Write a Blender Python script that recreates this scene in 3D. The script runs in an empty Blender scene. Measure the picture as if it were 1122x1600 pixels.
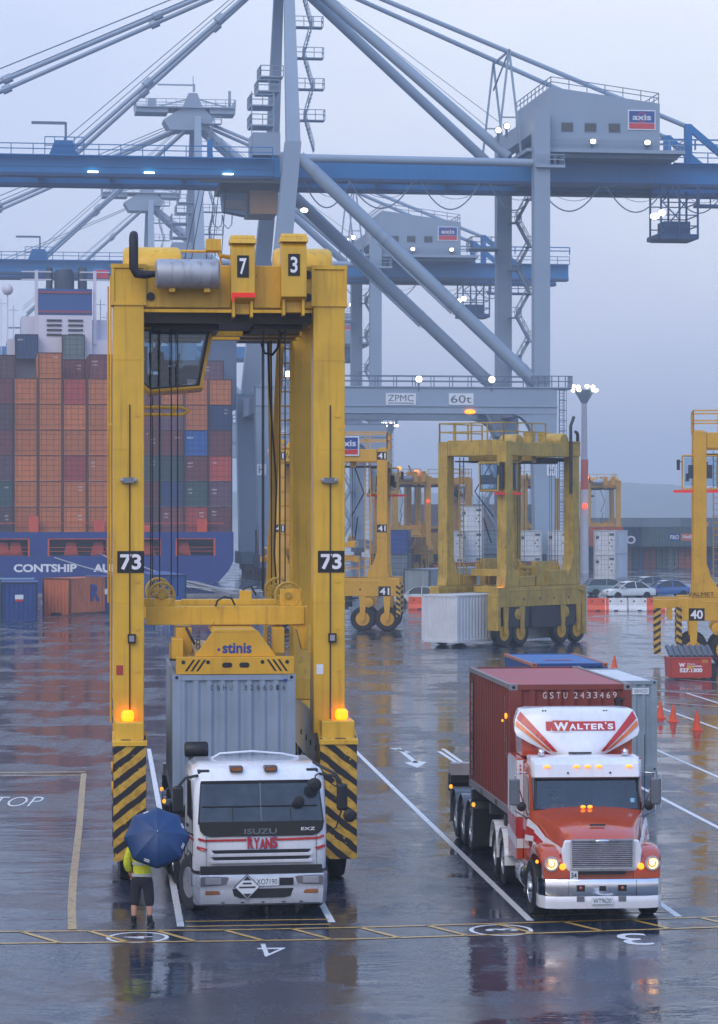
import bpy, bmesh, math, random
from mathutils import Vector, Matrix, Euler
random.seed(11)
sc = bpy.context.scene
COL = sc.collection
pi = math.pi
# ---------------------------------------------------------------- camera
F, H, HY = 4300.0, 7.5, 795.0          # focal length in photo pixels, eye height, horizon row
LA = math.atan(396 / F)                # heading of the truck lanes (to the left of the view)
QA = 0.1375                            # heading of the quay edge
cam = bpy.data.cameras.new('camera')
cam.sensor_fit = 'VERTICAL'
cam.sensor_height = 36.0
cam.lens = 36.0 * F / 1600.0
cam.shift_y = -5.0 / 1600.0
cam.clip_start, cam.clip_end = 0.5, 8000
camo = bpy.data.objects.new('camera', cam)
COL.objects.link(camo)
camo.location = (0, 0, H)
camo.rotation_euler = (pi / 2, 0, 0)
sc.camera = camo

def lin(r, g, b):
    f = lambda c: c / 12.92 if c <= .04045 else ((c + .055) / 1.055) ** 2.4
    return (f(r / 255), f(g / 255), f(b / 255), 1.0)

# ---------------------------------------------------------------- world: overcast dusk
W = bpy.data.worlds.new('World')
sc.world = W
W.use_nodes = True
wn, wl = W.node_tree.nodes, W.node_tree.links
wn.clear()
wo = wn.new('ShaderNodeOutputWorld')
sky = wn.new('ShaderNodeTexSky')
sky.sky_type = 'NISHITA'
sky.sun_disc = False
SUN_EL, SUN_ROT = math.radians(42), math.radians(205)
sky.sun_elevation, sky.sun_rotation = SUN_EL, SUN_ROT
sky.air_density, sky.dust_density = 1.5, 3.0
bg1 = wn.new('ShaderNodeBackground'); bg1.inputs[1].default_value = 0.05
wl.new(sky.outputs[0], bg1.inputs[0])
tc = wn.new('ShaderNodeTexCoord')
sx = wn.new('ShaderNodeSeparateXYZ'); wl.new(tc.outputs['Generated'], sx.inputs[0])
mpn = wn.new('ShaderNodeMapping'); mpn.inputs['Scale'].default_value = (3.0, 3.0, 9.0)
wl.new(tc.outputs['Generated'], mpn.inputs[0])
cl = wn.new('ShaderNodeTexNoise'); cl.inputs['Scale'].default_value = 2.2; cl.inputs['Detail'].default_value = 5; cl.inputs['Roughness'].default_value = .45
wl.new(mpn.outputs[0], cl.inputs[0])
def wmath(op, a, b):
    n = wn.new('ShaderNodeMath'); n.operation = op
    for i, v in enumerate((a, b)):
        if isinstance(v, (int, float)): n.inputs[i].default_value = v
        else: wl.new(v, n.inputs[i])
    return n.outputs[0]
xc = wmath('MINIMUM', wmath('MAXIMUM', sx.outputs[0], -.2), .2)
h = wmath('MULTIPLY', sx.outputs[2], wmath('ADD', wmath('MULTIPLY', xc, 3.0), 1.0))
h = wmath('ADD', h, wmath('MULTIPLY', wmath('SUBTRACT', cl.outputs[0], .5), .11))
ramp = wn.new('ShaderNodeValToRGB'); wl.new(h, ramp.inputs[0])
SKY = [(0.0, (.370, .440, .710)), (.045, (.430, .490, .745)), (.10, (.485, .525, .755)), (.17, (.585, .605, .775)), (.26, (.735, .735, .810)), (.38, (.48, .64, 1.0)), (1.0, (.36, .61, 1.18))]
cr = ramp.color_ramp
cr.elements[0].position = 0; cr.elements[0].color = SKY[0][1] + (1,)
cr.elements[1].position = 1; cr.elements[1].color = SKY[-1][1] + (1,)
for p_, c_ in SKY[1:-1]:
    e_ = cr.elements.new(p_); e_.color = c_ + (1,)
bg2 = wn.new('ShaderNodeBackground'); bg2.inputs[1].default_value = 1.02
wl.new(ramp.outputs[0], bg2.inputs[0])
ads = wn.new('ShaderNodeAddShader')
wl.new(bg1.outputs[0], ads.inputs[0]); wl.new(bg2.outputs[0], ads.inputs[1])
wl.new(ads.outputs[0], wo.inputs['Surface'])
# ---------------------------------------------------------------- soft sun behind the cloud
sl = bpy.data.lights.new('sun', 'SUN')
sl.energy = 0.8; sl.angle = math.radians(40); sl.color = (1.0, .96, .92)
so = bpy.data.objects.new('sun', sl); COL.objects.link(so)
so.rotation_euler = Euler((math.radians(48), 0, math.radians(-25)))
so.location = (0, -20, 60)
# ---------------------------------------------------------------- exposure
sc.view_settings.view_transform = 'Standard'
sc.view_settings.look = 'None'
sc.view_settings.exposure = 0.08
sc.view_settings.gamma = 1.0
sc.render.engine = 'CYCLES'
sc.cycles.use_denoising = True
sc.cycles.max_bounces = 6
sc.cycles.volume_bounces = 0
sc.cycles.transparent_max_bounces = 12
sc.cycles.caustics_reflective = False
sc.cycles.caustics_refractive = False

# ================================================================ helpers
def P(px, py, Y):
    return Vector(((px - 561) * Y / F, Y, H + (HY - py) * Y / F))
def GY(py, z=0.0):
    return F * (H - z) / (py - HY)
def G(px, py, z=0.0):
    Y = GY(py, z)
    return Vector(((px - 561) * Y / F, Y, z))

_m = {}
def mat(name, c, rough=.45, metal=0.0, dirt=.18, scale=1.2, streak=.0, spec=.5, coat=0.0, dirtc=None, bump=0.0, chips=0):
    if name in _m: return _m[name]
    m = bpy.data.materials.new(name); m.use_nodes = True
    n, l = m.node_tree.nodes, m.node_tree.links
    b = n['Principled BSDF']
    base = lin(*c)
    b.inputs['Metallic'].default_value = metal
    b.inputs['Specular IOR Level'].default_value = spec
    b.inputs['Coat Weight'].default_value = coat
    b.inputs['Coat Roughness'].default_value = .08
    tcn = n.new('ShaderNodeTexCoord')
    no = n.new('ShaderNodeTexNoise'); no.inputs['Scale'].default_value = scale; no.inputs['Detail'].default_value = 6; no.inputs['Roughness'].default_value = .62
    l.new(tcn.outputs['Object'], no.inputs[0])
    rp = n.new('ShaderNodeValToRGB'); l.new(no.outputs[0], rp.inputs[0])
    d = tuple(x * (1 - dirt) for x in base[:3]) + (1,)
    hi = tuple(min(1, x * (1 + dirt * .35)) for x in base[:3]) + (1,)
    rp.color_ramp.elements[0].position = .32; rp.color_ramp.elements[0].color = d
    rp.color_ramp.elements[1].position = .68; rp.color_ramp.elements[1].color = hi
    out = rp.outputs[0]
    if streak:
        mp = n.new('ShaderNodeMapping'); mp.inputs['Scale'].default_value = (5.5, 5.5, .35)
        l.new(tcn.outputs['Object'], mp.inputs[0])
        n2 = n.new('ShaderNodeTexNoise'); n2.inputs['Scale'].default_value = 1.6; n2.inputs['Detail'].default_value = 4
        l.new(mp.outputs[0], n2.inputs[0])
        r2 = n.new('ShaderNodeMapRange'); r2.inputs[1].default_value = .52; r2.inputs[2].default_value = .75
        r2.inputs[3].default_value = 0; r2.inputs[4].default_value = streak
        l.new(n2.outputs[0], r2.inputs[0])
        mx = n.new('ShaderNodeMix'); mx.data_type = 'RGBA'
        l.new(r2.outputs[0], mx.inputs[0]); l.new(out, mx.inputs[6])
        mx.inputs[7].default_value = lin(*(dirtc or (70, 52, 42)))
        out = mx.outputs[2]
    if chips:                                   # chipped and scraped paint with rust showing
        n3 = n.new('ShaderNodeTexNoise'); n3.inputs['Scale'].default_value = 7; n3.inputs['Detail'].default_value = 9; n3.inputs['Roughness'].default_value = .72
        mp3 = n.new('ShaderNodeMapping'); mp3.inputs['Scale'].default_value = (1, 1, .45); l.new(tcn.outputs['Object'], mp3.inputs[0]); l.new(mp3.outputs[0], n3.inputs[0])
        r3 = n.new('ShaderNodeMapRange'); r3.inputs[1].default_value = chips; r3.inputs[2].default_value = chips + .03; l.new(n3.outputs[0], r3.inputs[0])
        m3 = n.new('ShaderNodeMix'); m3.data_type = 'RGBA'; l.new(r3.outputs[0], m3.inputs[0]); l.new(out, m3.inputs[6]); m3.inputs[7].default_value = lin(86, 58, 40)
        out = m3.outputs[2]
    l.new(out, b.inputs['Base Color'])
    rr = n.new('ShaderNodeMapRange'); l.new(no.outputs[0], rr.inputs[0])
    rr.inputs[1].default_value = .3; rr.inputs[2].default_value = .7
    rr.inputs[3].default_value = max(.02, rough - .1); rr.inputs[4].default_value = min(1, rough + .12)
    l.new(rr.outputs[0], b.inputs['Roughness'])
    if bump:
        bp = n.new('ShaderNodeBump'); bp.inputs['Strength'].default_value = bump; bp.inputs['Distance'].default_value = .02
        l.new(no.outputs[0], bp.inputs['Height']); l.new(bp.outputs[0], b.inputs['Normal'])
    _m[name] = m
    return m

def emat(name, c, strength, base=None):
    if name in _m: return _m[name]
    m = bpy.data.materials.new(name); m.use_nodes = True
    b = m.node_tree.nodes['Principled BSDF']
    b.inputs['Base Color'].default_value = lin(*(base or c))
    b.inputs['Emission Color'].default_value = lin(*c)
    b.inputs['Emission Strength'].default_value = strength
    _m[name] = m
    return m

def glassmat(name, c, alpha, rough=.03, ior=1.5):
    if name in _m: return _m[name]
    m = bpy.data.materials.new(name); m.use_nodes = True
    n, l = m.node_tree.nodes, m.node_tree.links
    o = n['Material Output']; n.remove(n['Principled BSDF'])
    t = n.new('ShaderNodeBsdfTransparent'); t.inputs[0].default_value = lin(*c)
    g = n.new('ShaderNodeBsdfGlossy'); g.inputs['Roughness'].default_value = rough; g.inputs[0].default_value = (.9, .95, 1, 1)
    fr = n.new('ShaderNodeFresnel'); fr.inputs[0].default_value = ior
    ma = n.new('ShaderNodeMath'); ma.operation = 'ADD'; ma.inputs[1].default_value = alpha
    l.new(fr.outputs[0], ma.inputs[0])
    x = n.new('ShaderNodeMixShader'); l.new(ma.outputs[0], x.inputs[0]); l.new(t.outputs[0], x.inputs[1]); l.new(g.outputs[0], x.inputs[2])
    l.new(x.outputs[0], o.inputs['Surface'])
    _m[name] = m
    return m

_txt = {}
def text_geo(s, bold=0.0):
    k = (s, bold)
    if k in _txt: return _txt[k]
    c = bpy.data.curves.new('lettering', 'FONT'); c.body = s; c.size = 1; c.offset = bold; c.resolution_u = 3
    o = bpy.data.objects.new('lettering', c)
    me = bpy.data.meshes.new_from_object(o)
    vs = [(v.co.x, v.co.y) for v in me.vertices]; fs = [tuple(p.vertices) for p in me.polygons]
    x0 = min(v[0] for v in vs); x1 = max(v[0] for v in vs); y0 = min(v[1] for v in vs); y1 = max(v[1] for v in vs)
    vs = [((x - (x0 + x1) / 2) / (x1 - x0), (y - (y0 + y1) / 2) / (y1 - y0)) for x, y in vs]
    bpy.data.objects.remove(o); bpy.data.curves.remove(c); bpy.data.meshes.remove(me)
    _txt[k] = (vs, fs)
    return _txt[k]

DIRS = {'front': ((1, 0, 0), (0, 0, 1)), 'left': ((0, -1, 0), (0, 0, 1)), 'right': ((0, 1, 0), (0, 0, 1)),
        'back': ((-1, 0, 0), (0, 0, 1)), 'up': ((1, 0, 0), (0, 1, 0)), 'upside': ((-1, 0, 0), (0, -1, 0))}

class MB:
    def __init__(s): s.v, s.f, s.m = [], [], []
    def add(s, vs, fs, m=0):
        b = len(s.v); s.v += [tuple(v) for v in vs]
        for f in fs: s.f.append(tuple(b + i for i in f)); s.m.append(m)
        return s
    def box(s, x0, x1, y0, y1, z0, z1, m=0):
        return s.add([(x0,y0,z0),(x1,y0,z0),(x1,y1,z0),(x0,y1,z0),(x0,y0,z1),(x1,y0,z1),(x1,y1,z1),(x0,y1,z1)],
                     [(0,3,2,1),(4,5,6,7),(0,1,5,4),(1,2,6,5),(2,3,7,6),(3,0,4,7)], m)
    def beam(s, p0, p1, w, h, m=0):
        p0, p1 = Vector(p0), Vector(p1); d = (p1 - p0).normalized()
        up = Vector((0, 0, 1)) if abs(d.z) < .95 else Vector((0, 1, 0))
        a = d.cross(up).normalized() * w / 2; b = a.cross(d).normalized() * h / 2
        vs = [p0-a-b, p0+a-b, p0+a+b, p0-a+b, p1-a-b, p1+a-b, p1+a+b, p1-a+b]
        return s.add(vs, [(0,1,2,3),(7,6,5,4),(0,4,5,1),(1,5,6,2),(2,6,7,3),(3,7,4,0)], m)
    def path(s, pts, r, n=8, m=0, caps=True, closed=False):
        pts = [Vector(p) for p in pts]; rings = []
        N = len(pts); prev = None
        for i, p in enumerate(pts):
            if closed: d = (pts[(i+1) % N] - pts[i-1])
            else: d = pts[min(i+1, N-1)] - pts[max(i-1, 0)]
            d.normalize()
            if prev is None:
                ref = Vector((0, 0, 1)) if abs(d.z) < .9 else Vector((1, 0, 0))
                a = d.cross(ref).normalized()
            else:
                a = (prev - d * prev.dot(d)).normalized()
            prev = a; b = d.cross(a)
            rr = r[i] if isinstance(r, (list, tuple)) else r
            rings.append([p + (a * math.cos(2*pi*k/n) + b * math.sin(2*pi*k/n)) * rr for k in range(n)])
        return s.loft(rings, m, caps=caps and not closed, closed=closed)
    def tube(s, p0, p1, r, n=10, m=0, r2=None):
        return s.path([p0, p1], [r, r if r2 is None else r2], n, m)
    def loft(s, rings, m=0, caps=True, closed=False):
        n = len(rings[0]); vs = [v for r in rings for v in r]; fs = []
        R = len(rings)
        for i in range(R if closed else R - 1):
            j = (i + 1) % R
            for k in range(n):
                k2 = (k + 1) % n
                fs.append((i*n+k, i*n+k2, j*n+k2, j*n+k))
        if caps and not closed:
            fs.append(tuple(range(n - 1, -1, -1))); fs.append(tuple((R-1)*n + k for k in range(n)))
        return s.add(vs, fs, m)
    def prism(s, poly, ax, a, b, m=0):
        def pt(p, t):
            return (t, p[0], p[1]) if ax == 'x' else (p[0], t, p[1]) if ax == 'y' else (p[0], p[1], t)
        n = len(poly); vs = [pt(p, a) for p in poly] + [pt(p, b) for p in poly]
        fs = [tuple(range(n)), tuple(range(2*n-1, n-1, -1))] + [(i, i+n, (i+1) % n + n, (i+1) % n) for i in range(n)]
        return s.add(vs, fs, m)
    def lathe(s, prof, c, ax='z', n=16, m=0, caps=True):
        c = Vector(c); rings = []
        for r, t in prof:
            ring = []
            for k in range(n):
                u, v = r * math.cos(2*pi*k/n), r * math.sin(2*pi*k/n)
                ring.append(c + Vector((u, v, t) if ax == 'z' else (t, u, v) if ax == 'x' else (u, t, v)))
            rings.append(ring)
        return s.loft(rings, m, caps)
    def ell(s, c, rx, ry, rz, n=12, m=0, k=7):
        c = Vector(c); rings = []
        for i in range(1, k):
            t = -pi/2 + pi * i / k
            rings.append([c + Vector((rx*math.cos(t)*math.cos(2*pi*j/n), ry*math.cos(t)*math.sin(2*pi*j/n), rz*math.sin(t))) for j in range(n)])
        return s.loft(rings, m)
    def slab(s, pts, t, m=0):
        """thick plate on a planar polygon, thickness t against its normal side"""
        pts = [Vector(p) for p in pts]; nrm = (pts[1]-pts[0]).cross(pts[2]-pts[1]).normalized() * t
        n = len(pts); vs = pts + [p + nrm for p in pts]
        return s.add(vs, [tuple(range(n-1, -1, -1)), tuple(range(n, 2*n))] + [(i, (i+1) % n, (i+1) % n + n, i + n) for i in range(n)], m)
    def poly(s, pts, m=0):
        return s.add(pts, [tuple(range(len(pts)))], m)
    def text(s, t, c, w, hh, d='front', m=0, bold=0.02):
        vs, fs = text_geo(t, bold); R, U = DIRS[d] if isinstance(d, str) else d
        R, U, c = Vector(R), Vector(U), Vector(c)
        return s.add([c + R * (x * w) + U * (y * hh) for x, y in vs], fs, m)
    def rail(s, pts, hh=1.1, step=2.0, r=.04, m=0, mid=True):
        pts = [Vector(p) for p in pts]
        for a, b in zip(pts, pts[1:]):
            L = (b - a).length; k = max(1, round(L / step))
            for q in ([hh, hh * .52] if mid else [hh]):
                s.beam(a + Vector((0, 0, q)), b + Vector((0, 0, q)), r*2, r*2, m)
            for i in range(k + 1):
                p = a.lerp(b, i / k); s.beam(p, p + Vector((0, 0, hh)), r*2, r*2, m)
        return s
    def stair(s, p0, p1, w, side, m=0, rail=True, step=.3):
        p0, p1, side = Vector(p0), Vector(p1), Vector(side).normalized() * w / 2
        for sg in (-1, 1):
            s.beam(p0 + side*sg, p1 + side*sg, .08, .25, m)
            if rail:
                u = Vector((0, 0, 1.0)); s.beam(p0+side*sg+u, p1+side*sg+u, .07, .07, m)
                for t in (0, .5, 1):
                    q = p0.lerp(p1, t) + side*sg; s.beam(q, q + u, .06, .06, m)
        k = max(2, int(abs(p1.z - p0.z) / step)); run = Vector((p1.x-p0.x, p1.y-p0.y, 0)).normalized() * .13
        for i in range(k):
            q = p0.lerp(p1, (i + .5) / k)
            a, b = q - run, q + run
            s.add([a-side, b-side, b+side, a+side, a-side+Vector((0,0,.05)), b-side+Vector((0,0,.05)), b+side+Vector((0,0,.05)), a+side+Vector((0,0,.05))],
                  [(0,3,2,1),(4,5,6,7),(0,1,5,4),(1,2,6,5),(2,3,7,6),(3,0,4,7)], m)
        return s
    def corr(s, a, b, z0, z1, nrm, depth=.036, pitch=.28, m=0, inv=False):
        """corrugated wall from a to b (ground points), outer face on the line, ribs sunk by depth against nrm"""
        a, b, nrm = Vector((a[0], a[1], 0)), Vector((b[0], b[1], 0)), Vector(nrm)
        L = (b - a).length; k = max(1, round(L / pitch)); d = (b - a) / k; pts = []
        for i in range(k):
            o = a + d * i
            for t, q in ((0, 0), (.28, 0), (.5, 1), (.78, 1)):
                pts.append(o + d * t - nrm * depth * q)
        pts.append(b)
        vs = [(p.x, p.y, z0) for p in pts] + [(p.x, p.y, z1) for p in pts]; n = len(pts)
        fs = [(i, i+1, i+1+n, i+n) for i in range(n - 1)]
        if inv: fs = [f[::-1] for f in fs]
        return s.add(vs, fs, m)
    def mesh(s, name, mats, smooth=None, recalc=True):
        me = bpy.data.meshes.new(name); me.from_pydata(s.v, [], s.f)
        for x in (mats if isinstance(mats, (list, tuple)) else [mats]): me.materials.append(x)
        me.polygons.foreach_set('material_index', s.m)
        if recalc:
            bm = bmesh.new(); bm.from_mesh(me); bmesh.ops.recalc_face_normals(bm, faces=bm.faces); bm.to_mesh(me); bm.free()
        if smooth:
            me.polygons.foreach_set('use_smooth', [True] * len(me.polygons))
            me.set_sharp_from_angle(angle=math.radians(smooth))
        me.update()
        return me
    def build(s, name, mats, parent=None, loc=(0, 0, 0), rot=0, smooth=None, bevel=0, recalc=True, seg=2):
        o = bpy.data.objects.new(name, s.mesh(name, mats, smooth, recalc)); COL.objects.link(o)
        o.location = loc; o.rotation_euler.z = rot
        if parent is not None: o.parent = parent
        if bevel:
            md = o.modifiers.new('bevel', 'BEVEL'); md.width = bevel; md.segments = seg; md.limit_method = 'ANGLE'; md.angle_limit = math.radians(40)
            md.harden_normals = False
        return o

def tag(o, label=None, cat=None, group=None, kind=None):
    if label: o['label'] = label
    if cat: o['category'] = cat
    if group: o['group'] = group
    if kind: o['kind'] = kind
    return o
def empty(name, loc=(0, 0, 0), rot=0, label=None, cat=None, group=None):
    o = bpy.data.objects.new(name, None); COL.objects.link(o)
    o.empty_display_size = .3
    o.location = loc; o.rotation_euler.z = rot
    return tag(o, label, cat, group)
def inst(name, me, parent=None, loc=(0, 0, 0), rot=(0, 0, 0)):
    o = bpy.data.objects.new(name, me); COL.objects.link(o); o.location = loc; o.rotation_euler = rot
    if parent is not None: o.parent = parent
    return o
KIDS = {}
def copy_tree(o, parent=None, skip=()):
    c = o.copy(); COL.objects.link(c)
    if parent is not None: c.parent = parent
    for ch in list(o.children):
        if ch.name.split('.')[0] in skip: continue
        copy_tree(ch, c, skip)
    return c
# ================================================================ materials
YEL = mat('yellow_paint', (222, 174, 50), .38, chips=.66, dirt=.20, streak=.35, dirtc=(95, 70, 38), scale=.9)
YEL2 = mat('yellow_paint_worn', (184, 152, 62), .45, chips=.62, dirt=.30, streak=.5, dirtc=(88, 72, 48), scale=1.4)
YELF = mat('yellow_paint_fresh', (212, 160, 42), .35, chips=.66, dirt=.15, streak=.2, dirtc=(95, 70, 38))
BLK = mat('black_paint', (20, 19, 26), .45, dirt=.3)
PLATE = mat('black_plate', (15, 14, 20), .35, dirt=.2)
WHT = mat('white_lettering', (232, 232, 238), .4, dirt=.08)
WHITE = mat('white_paint', (226, 228, 236), .22, dirt=.10, coat=.6, streak=.15, dirtc=(140, 138, 140))
DARK = mat('dark_steel', (42, 42, 50), .5, dirt=.35, streak=.2)
RUB = mat('tyre_rubber', (26, 26, 30), .6, dirt=.3, scale=4)
STEEL = mat('grey_steel', (120, 124, 132), .4, metal=.5, dirt=.25)
CHROME = mat('chrome', (215, 216, 222), .11, metal=1.0, dirt=.10, scale=3)
CRANE = mat('crane_grey_paint', (138, 156, 176), .5, dirt=.10, streak=.18, dirtc=(105, 118, 130), scale=.15)
CRANED = mat('crane_grey_dark', (92, 110, 134), .55, dirt=.15, scale=.3)
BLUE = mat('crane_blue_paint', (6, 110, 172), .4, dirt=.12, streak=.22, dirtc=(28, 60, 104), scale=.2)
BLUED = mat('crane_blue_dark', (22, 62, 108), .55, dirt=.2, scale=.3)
SIGNB = mat('sign_blue', (28, 62, 138), .35, dirt=.08)
SIGNR = mat('sign_red', (196, 44, 48), .35, dirt=.08)
SIGNW = mat('sign_white', (214, 220, 228), .4, dirt=.08)
SIGNK = mat('sign_letters_dark', (62, 70, 84), .5, dirt=.1)
AMB = emat('amber_lamp_lit', (255, 122, 10), 3.6)
AMBS = emat('amber_marker_lit', (255, 150, 34), 1.8)
REDL = emat('red_lamp_lit', (255, 60, 30), 3.0)
FLOOD = emat('floodlight_lit', (255, 236, 200), 7.0)
HEADL = emat('headlight_lit', (255, 205, 150), 5.0)
UNDERL = emat('underboom_lamp_lit', (255, 244, 215), 5.0)
LENS = mat('amber_lens', (150, 92, 48), .15, dirt=.2)
LENSW = mat('clear_lens', (150, 150, 158), .12, dirt=.25)
ORANGE = mat('orange_paint', (184, 72, 36), .2, dirt=.10, coat=.7, streak=.12, dirtc=(110, 50, 34))
REDS = mat('stripe_red', (186, 40, 40), .25, dirt=.08, coat=.4)
ORS = mat('stripe_orange', (222, 112, 44), .25, dirt=.08, coat=.4)
DGLASS = mat('dark_glass', (26, 30, 38), .05, dirt=.1, spec=.8)
GLASS = glassmat('cab_glass', (220, 233, 240), .01)
GLASS2 = glassmat('windscreen_glass', (220, 228, 236), .02, .03, 1.45)
RUST = mat('rusty_silver', (168, 172, 180), .45, metal=.35, dirt=.18, streak=.55, dirtc=(120, 70, 44), scale=2)
SILVER = mat('silver_paint', (184, 188, 198), .28, metal=.35, dirt=.14, coat=.4, streak=.2, dirtc=(120, 120, 124))
SEAT = mat('seat_fabric', (40, 42, 52), .8)
SKIN = mat('skin', (190, 140, 118), .5, dirt=.08)
CLOTHD = mat('dark_clothing', (34, 33, 46), .85, dirt=.3, scale=7, bump=1.0)
CLOTHB = mat('dark_work_clothes', (44, 48, 58), .85, dirt=.2, scale=6)
HIVIS = mat('hi_vis_yellow', (210, 218, 44), .7, dirt=.22, scale=7, bump=1.0)
HIORG = mat('hi_vis_orange', (240, 92, 34), .7, dirt=.1, scale=5)
REFL = mat('reflective_band', (176, 184, 188), .4, dirt=.1)
ROPE = mat('wire_rope', (24, 24, 30), .6, dirt=.2)
MOOR = mat('mooring_rope', (176, 178, 184), .8, dirt=.2)
HULL = mat('hull_blue', (24, 54, 126), .45, dirt=.14, streak=.18, dirtc=(24, 40, 90), scale=.12)
SHIPW = mat('ship_white', (206, 204, 216), .5, dirt=.08, streak=.1, dirtc=(170, 150, 150), scale=.2)
SHIPO = mat('ship_orange', (206, 78, 46), .5, dirt=.2)
FUN = mat('funnel_blue', (40, 78, 138), .5, dirt=.1, scale=.3)
MAROON = mat('container_maroon_paint', (124, 54, 46), .45, dirt=.22, streak=.35, dirtc=(84, 44, 40), scale=.8)
GREYC = mat('container_grey_paint', (136, 150, 168), .45, dirt=.16, streak=.3, dirtc=(104, 112, 126), scale=.8)
RAILS = mat('container_rail_grey', (138, 132, 140), .45, dirt=.3, streak=.3)

def stripes(name, slope, wav=.05):
    m = bpy.data.materials.new(name); m.use_nodes = True
    n, l = m.node_tree.nodes, m.node_tree.links; b = n['Principled BSDF']
    t = n.new('ShaderNodeTexCoord'); s = n.new('ShaderNodeSeparateXYZ'); l.new(t.outputs['Object'], s.inputs[0])
    no = n.new('ShaderNodeTexNoise'); no.inputs['Scale'].default_value = 3.0; no.inputs['Detail'].default_value = 2; l.new(t.outputs['Object'], no.inputs[0])
    n2 = n.new('ShaderNodeTexNoise'); n2.inputs['Scale'].default_value = 9; n2.inputs['Detail'].default_value = 8; l.new(t.outputs['Object'], n2.inputs[0])
    def mt(op, a, b_):
        q = n.new('ShaderNodeMath'); q.operation = op
        for i, v in enumerate((a, b_)):
            if isinstance(v, (int, float)): q.inputs[i].default_value = v
            else: l.new(v, q.inputs[i])
        return q.outputs[0]
    xy = mt('ADD', s.outputs[0], mt('MULTIPLY', s.outputs[1], .8))
    v = mt('SUBTRACT', s.outputs[2], mt('MULTIPLY', xy, slope))
    v = mt('ADD', v, mt('MULTIPLY', no.outputs[0], wav * 2))
    fr = mt('FRACT', mt('ADD', mt('DIVIDE', v, .335), 20), 0)
    st = mt('GREATER_THAN', fr, .52)
    wear = mt('GREATER_THAN', n2.outputs[0], .66)
    st2 = mt('MULTIPLY', st, mt('SUBTRACT', 1.0, mt('MULTIPLY', wear, .7)))
    mx = n.new('ShaderNodeMix'); mx.data_type = 'RGBA'; l.new(st2, mx.inputs[0])
    rp = n.new('ShaderNodeValToRGB'); l.new(n2.outputs[0], rp.inputs[0])
    rp.color_ramp.elements[0].position = .35; rp.color_ramp.elements[0].color = lin(170, 130, 46)
    rp.color_ramp.elements[1].position = .6; rp.color_ramp.elements[1].color = lin(206, 164, 62)
    l.new(rp.outputs[0], mx.inputs[6]); mx.inputs[7].default_value = lin(24, 23, 30)
    l.new(mx.outputs[2], b.inputs['Base Color']); b.inputs['Roughness'].default_value = .45
    return m
STRL = stripes('hazard_stripes_rising', .78)
STRR = stripes('hazard_stripes_falling', -.78)

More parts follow.
